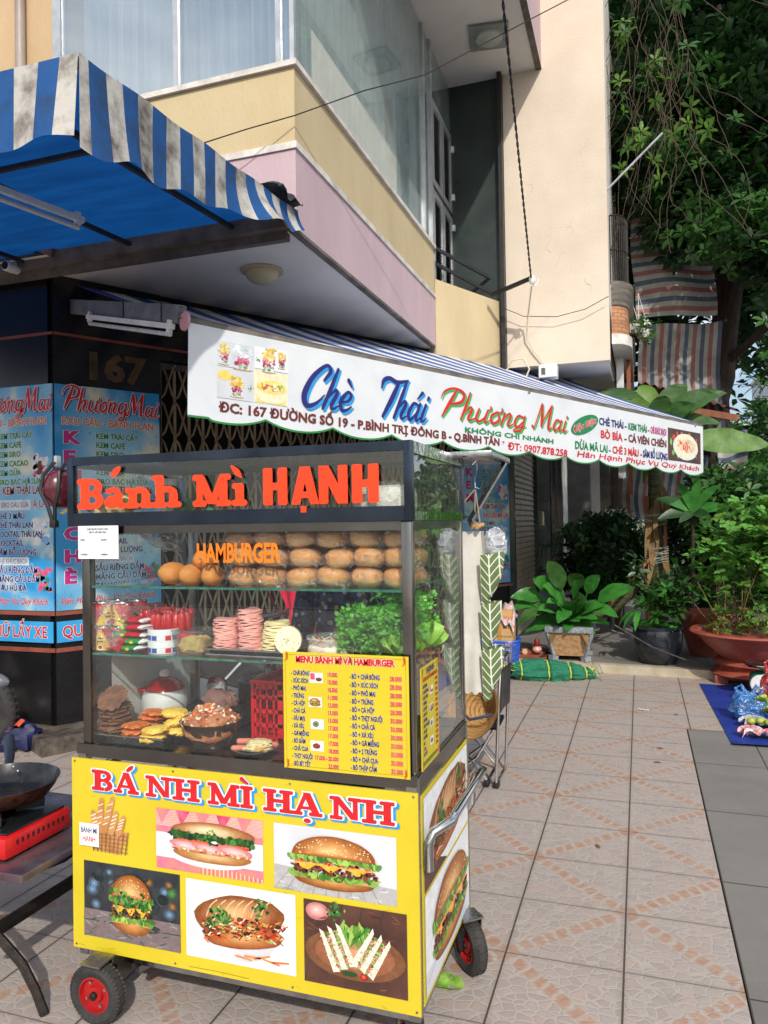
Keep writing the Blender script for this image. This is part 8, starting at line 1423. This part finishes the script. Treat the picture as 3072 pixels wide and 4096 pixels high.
strand('slack_wire', 'slack thin wire looped across the cream wall', [(-1.38, 8.2, 3.84), (-1.15, 8.2, 3.72), (-.8, 8.2, 3.68), (-.5, 8.2, 3.73), (-.262, 8.2, 3.84)], .004, wb)
t = TB('cable_bracket', 'black steel arm with a white insulator holding the cables on the cream wall', 'bracket', (-1.4, 8.0, 3.98)); a = MB(); a.obox((-1.47, 8.0, 3.93), (-1.01, 7.80, 4.0), .03, .04, M['black']); t.part('arm', a); a = MB(); a.blob((-1.0, 7.8, 3.98), (.035, .035, .05), M['white'], 14, 10, .1); t.part('insulator', a)
a = MB(); a.tube([(-1.0, 7.8, 3.95), (-.985, 7.82, 3.92), (-.95, 7.83, 3.95), (-.94, 7.82, 4.0)], .008, M['white'], 6); t.part('hook', a)
wcab = mat('white_cable', (214, 204, 182), None, 8, .5); strand('white_cable', 'pale cable hanging from the bracket down the cream wall', [(-1.02, 7.9, 3.95), (-1.10, 8.15, 3.7), (-1.13, 8.24, 3.5), (-1.06, 8.26, 3.35), (-.96, 8.26, 3.22), (-.93, 8.26, 3.1), (-1.02, 8.26, 3.02)], .009, wcab)
strand('white_cable', 'coil of pale cable at the foot of the cream wall', [(-1.38, 8.24, 3.12), (-1.28, 8.2, 3.25), (-1.16, 8.2, 3.26), (-1.1, 8.2, 3.14), (-1.14, 8.2, 3.05)], .010, wcab)
a = MB(); a.tube([(-.26, 8.42, 5.06), (.31, 8.42, 5.57)], .012, M['alu'], 8); solo('metal_pole', a, 'thin pale pole sticking out from the cream wall into the tree', 'pole')
a = MB(); a.box((-.99, 8.1, 3.02), (-.80, 8.28, 3.16), M['white'], .006); a.box((-.96, 8.09, 3.05), (-.92, 8.1, 3.12), M['steel_dark']); solo('junction_box', a, 'white junction box under the bottom edge of the cream wall', 'box')
for k, (q0, q1, lb) in enumerate((((-.25, 7.6, .47), (.62, 7.5, .10), 'black hose running from the black pot to the terracotta foot'), ((-.98, 7.72, .12), (-.2, 7.75, .40), 'black wire looping past the square planter'))):
    strand('garden_hose', lb, [q0, tuple((Vector(q0)*.6+Vector(q1)*.4)-V3(0, 0, .05)), tuple((Vector(q0)*.3+Vector(q1)*.7)-V3(0, 0, .03)), q1], .008 if k == 0 else .005, wb, cat='hose')
# ---- striped tarpaulins hung from the balcony
def tarp(lb, x0, x1, z0, z1, y, horiz, seed, nst):
    cs = [mat('tarp_white', (172, 174, 168), (146, 150, 144), 6, .6, 0, .2, 20, trans=.2), mat('tarp_red', (156, 104, 100), (136, 90, 88), 6, .6, trans=.2), mat('tarp_white', (0, 0, 0)), mat('tarp_blue', (84, 96, 116), (72, 82, 102), 6, .6, trans=.2)]
    a = MB(); nn_ = nst*4; a.grid(lambda u, v: (x0+(x1-x0)*u+.03*math.sin(v*5+seed), y+.06*math.sin(u*7+seed)+.04*math.sin(v*9+u*4), z0+(z1-z0)*v+.04*math.sin(u*4+seed)), 40 if horiz else nn_, nn_ if horiz else 30, None, mf=lambda u, v: cs[int((v if horiz else u)*nst+.001) % 4]); return solo('striped_tarp', a, lb, 'tarpaulin', group='striped tarpaulins hung from the next house')
tarp('upper tarpaulin with horizontal red and blue stripes, below the tree', -.02, 1.12, 4.52, 6.05, 12, True, 1, 22); tarp('middle tarpaulin with vertical red and blue stripes', .05, 1.20, 2.75, 4.42, 12.05, False, 2, 20); tarp('lower shaded tarpaulin behind the banana trunk', -.22, .95, 1.5, 2.4, 12.1, False, 3, 20); tarp('narrow tarpaulin scrap low at the right beside the dark tree trunk', .88, 1.22, 1.75, 2.5, 9.9, True, 4, 12)
for k, (x, y, z, lb) in enumerate(((-.04, 10, 3.93, 'white hanging pot of trailing leaves, nearest the brick balcony'), (.08, 10.1, 3.88, 'right-hand hanging pot of white-edged leaves'), (-.17, 9.9, 3.78, 'lowest hanging pot of trailing leaves by the balcony'))):
    t = TB('hanging_pot', lb, 'hanging plant', (x, y, z), 'hanging pots by the balcony'); a = MB(); a.lathe([(0, -.09), (.06, -.085), (.09, -.02), (.095, .02), (.08, .02), (0, 0)], mat('pale_pot', (206, 204, 198), None, 10, .6), (x, y, z), 22); t.part('pot', a); a = MB()
    for j in range(3): a.tube([(x+.08*math.cos(j*2.1), y+.08*math.sin(j*2.1), z+.02), (x-.04, y, z+.5)], .004, M['trim'], 4)
    t.part('hanger', a); rnd = random.Random(k+50); a = MB(); small_leaves(a, [V3(x+rnd.gauss(0, .08), y+rnd.gauss(0, .08), z+rnd.uniform(-.12, .12)) for _ in range(60)], .06, [lm, ll, mat('pale_leaf', (170, 184, 160), None, 20, .5)], rnd, 4); t.part('leaves', a)
# ---- street tree, its vines and the trees beyond
def limb(a, p, q, r0, r1, seed, n=6):
    rnd = random.Random(seed); p, q = Vector(p), Vector(q); pts = [p.lerp(q, i/n)+(V3(rnd.gauss(0, .03), rnd.gauss(0, .03), rnd.gauss(0, .02))*(q-p).length*.3 if 0 < i < n else V3(0, 0, 0)) for i in range(n+1)]; a.tube(pts, [r0+(r1-r0)*i/n for i in range(n+1)], bark, 12); return pts
rnd = random.Random(100); t = TB('street_tree', 'big dark-trunked almond tree whose crown fills the upper right', 'tree', (1.2, 12.6, -.1)); a = MB()
limb(a, (1.16, 12.6, -.1), (1.13, 12.6, 3.4), .27, .21, 1); limb(a, (1.13, 12.6, 3.3), (1.45, 12.5, 5.4), .21, .19, 2); limb(a, (1.45, 12.5, 5.3), (2.3, 12.3, 8.2), .19, .10, 3); limb(a, (1.45, 12.5, 5.2), (.6, 12.0, 7.0), .10, .05, 4); limb(a, (1.8, 12.4, 6.6), (1.2, 11.6, 8.8), .10, .04, 5); limb(a, (1.2, 12.6, 3.8), (2.3, 11.6, 4.6), .08, .03, 6); limb(a, (1.5, 12.5, 5.6), (2.9, 12.2, 6.6), .09, .03, 7); t.part('trunk', a)
a = MB(); pts = cloud((1.6, 12.4, 8.0), (2.3, 1.7, 3.0), 3200, rnd, .1, lambda p: p.z > 4.3); pts += cloud((.8, 11.6, 5.9), (.9, .5, .75), 300, rnd, .2); pts += cloud((1.9, 11.3, 5.2), (.8, .6, .7), 260, rnd, .2); small_leaves(a, pts, .20, [ld, ld, lm, ld], rnd, 6, up=.8, asp=.45)
small_leaves(a, cloud((1.9, 10.6, 4.3), (.42, .4, .9), 60, rnd, .1)+cloud((1.75, 10.5, 3.1), (.40, .4, .7), 55, rnd, .1)+cloud((1.55, 10.3, 2.1), (.4, .3, .5), 40, rnd, .1), .15, [lm, ld], rnd, 6, up=.6)
small_leaves(a, cloud((.7, 10.9, 6.9), (.9, .3, 1.1), 90, rnd, .1)+cloud((1.3, 10.7, 5.3), (.9, .3, .6), 130, rnd, .1), .16, [lm, lm, ld], rnd, 6, up=.6, asp=.4); t.part('crown', a)
t = TB('climbing_vine', 'tangle of bare hanging vines beside the cream wall under the tree', 'vine', (0, 10.8, 6)); a = MB(); rnd = random.Random(61)
for k in range(46):
    x = rnd.uniform(-.22, .75); z = rnd.uniform(7.0, 9.6); y = 10.4+rnd.uniform(-.4, .5); pts = [(x, y, z)]
    vx, vz = rnd.uniform(-.05, .05), -rnd.uniform(.04, .12)
    for j in range(26): vx = vx*.92+rnd.gauss(0, .018); vz = vz*.93+rnd.gauss(-.006, .012); x += vx; z += vz; y += rnd.gauss(0, .012); pts.append((x, y, max(z, 5.0)))
    a.tube(pts, .0045, twg, 4, False)
t.part('stems', a); a = MB(); small_leaves(a, [V3(rnd.uniform(-.15, .9), 10.2+rnd.uniform(-.3, .3), rnd.uniform(5.8, 9.2)) for _ in range(46)], .15, [ll, lm], rnd, 6, up=.3, asp=.34); t.part('leaves', a)
def bigtree(lb, c, r, n, size, ms, seed, tr, h):
    rnd = random.Random(seed); t = TB('distant_tree', lb, 'tree', (c[0], c[1], -.1), 'trees beyond the forecourt'); a = MB(); limb(a, (c[0], c[1], -.1), (c[0]+.2, c[1], c[2]), tr, tr*.5, seed)
    for k in range(5): limb(a, (c[0]+.1, c[1], c[2]-r[2]*.6), (c[0]+rnd.uniform(-.6, .6)*r[0], c[1], c[2]+rnd.uniform(-.1, .6)*r[2]), tr*.4, tr*.1, seed+k)
    t.part('trunk', a); a = MB(); small_leaves(a, cloud(c, r, n, rnd, .15), size, ms, rnd, 6, up=.8); t.part('crown', a)
bigtree('dense dark tree close behind the almond tree', (1.6, 17, 9.0), (3.6, 2.2, 5.2), 2300, .36, [ld], 201, .25, 5); bigtree('dark tree at the left behind the striped tarpaulins', (-.6, 18, 8.2), (2.6, 2, 5.2), 1100, .38, [ld], 202, .22, 5)
bigtree('green street tree far off at the right edge', (6.3, 40, 4.2), (2.8, 2, 3.0), 900, .42, [lm, ld], 203, .25, 3); bigtree('small tree further along the street', (3.6, 34, 3.0), (1.9, 2, 2.0), 600, .36, [lm, ld], 204, .2, 2); bigtree('low tree across the street beyond the bush', (3.4, 24, 1.9), (1.1, 1, 1.5), 500, .24, [ld, lm], 205, .1, 1)
# ---- next shop sign, street houses, walker
t = TB('shop_sign', 'white and blue shop sign glimpsed between the leaves under the banner', 'sign', (-.38, 15, 1.4)); a = MB(); fr = Fr((-.60, 14.9, 1.06), (1, 0, 0), (0, 0, 1)); a.box((-.62, 14.91, .6), (-.16, 14.95, 1.68), PM['white']); a.frect(fr, -.02, -.46, .44, .18, P_('sign_blue', (30, 110, 190)), .002); a.text(fr, 'THIÊN LONG', .0, .40, .07, PM['navy'], .002, bold=.04, fitw=.40, shear=.2); a.text(fr, 'THỜI TRANG', .0, .05, .05, PM['white'], .004, bold=.03, fitw=.36)
for k in range(4): a.frect(fr, .02, -.08-.09*k, .3+.05*(k % 2), -.04-.09*k, PM['white'], .004)
t.part('board', a)
def house(lb, x, y, w, d, h, c, seed):
    t = TB('street_house', lb, 'house', (x, y, -.1), 'houses along the far street'); rnd = random.Random(seed); a = MB(); cm = mat('house_paint_%d' % seed, c, tuple(q*.9 for q in c), 1, .85); a.box((x, y, -.14), (x+w, y+d, h), cm); t.part('wall', a); nf = int(h/3.2)
    a = MB(); a.box((x-.1, y-.2, h-.02), (x+w+.1, y+d+.1, h+.25), M['trim']); t.part('roof_edge', a)
    for f_ in range(nf):
        z = .3+f_*3.2; a = MB(); a.box((x-.02, y-.5, z+2.75), (x+w*.9, y-.01, z+2.9), M['trim']); t.part('balcony_slab', a)
        for k in range(max(1, int(w/2))): xx = x+.4+k*2; a = MB(); a.box((xx, y-.04, z+.5), (xx+1.1, y-.003, z+2.2), M['alu']); wn_ = t.part('window', a); a = MB(); a.box((xx+.07, y-.06, z+.57), (xx+1.03, y-.045, z+2.13), mat('house_glass', (56, 66, 78), (80, 92, 104), 1, .15)); t.sub('pane', a, wn_)
        for k in range(int(d/3)): yy = y+.8+k*3; a = MB(); a.box((x-.04, yy, z+.5), (x-.003, yy+1.3, z+2.2), mat('house_glass', (0, 0, 0))); t.part('window', a)
house('white four-storey house far off at the right', 9.2, 58, 6, 12, 12.5, (206, 212, 218), 1); house('pale blue house beyond the white one', 6.6, 78, 6, 10, 10, (170, 190, 206), 2); house('cream house closing the end of the street', -4, 95, 10, 10, 9, (214, 204, 186), 3); house('grey house across the end of the street', 14, 100, 12, 10, 12, (178, 180, 182), 4)
house('shaded pale house behind the trees', -6.5, 24, 5.6, 12, 9.5, (150, 146, 140), 5)
figure('person', 'far walker dressed in pink on the street at the right edge', 'person', (3.06, 22, -.14), R(200), 1.5, mat('pink_cloth', (214, 40, 120), None, 8, .8), mat('pink_cloth', (0, 0, 0)), hairm)
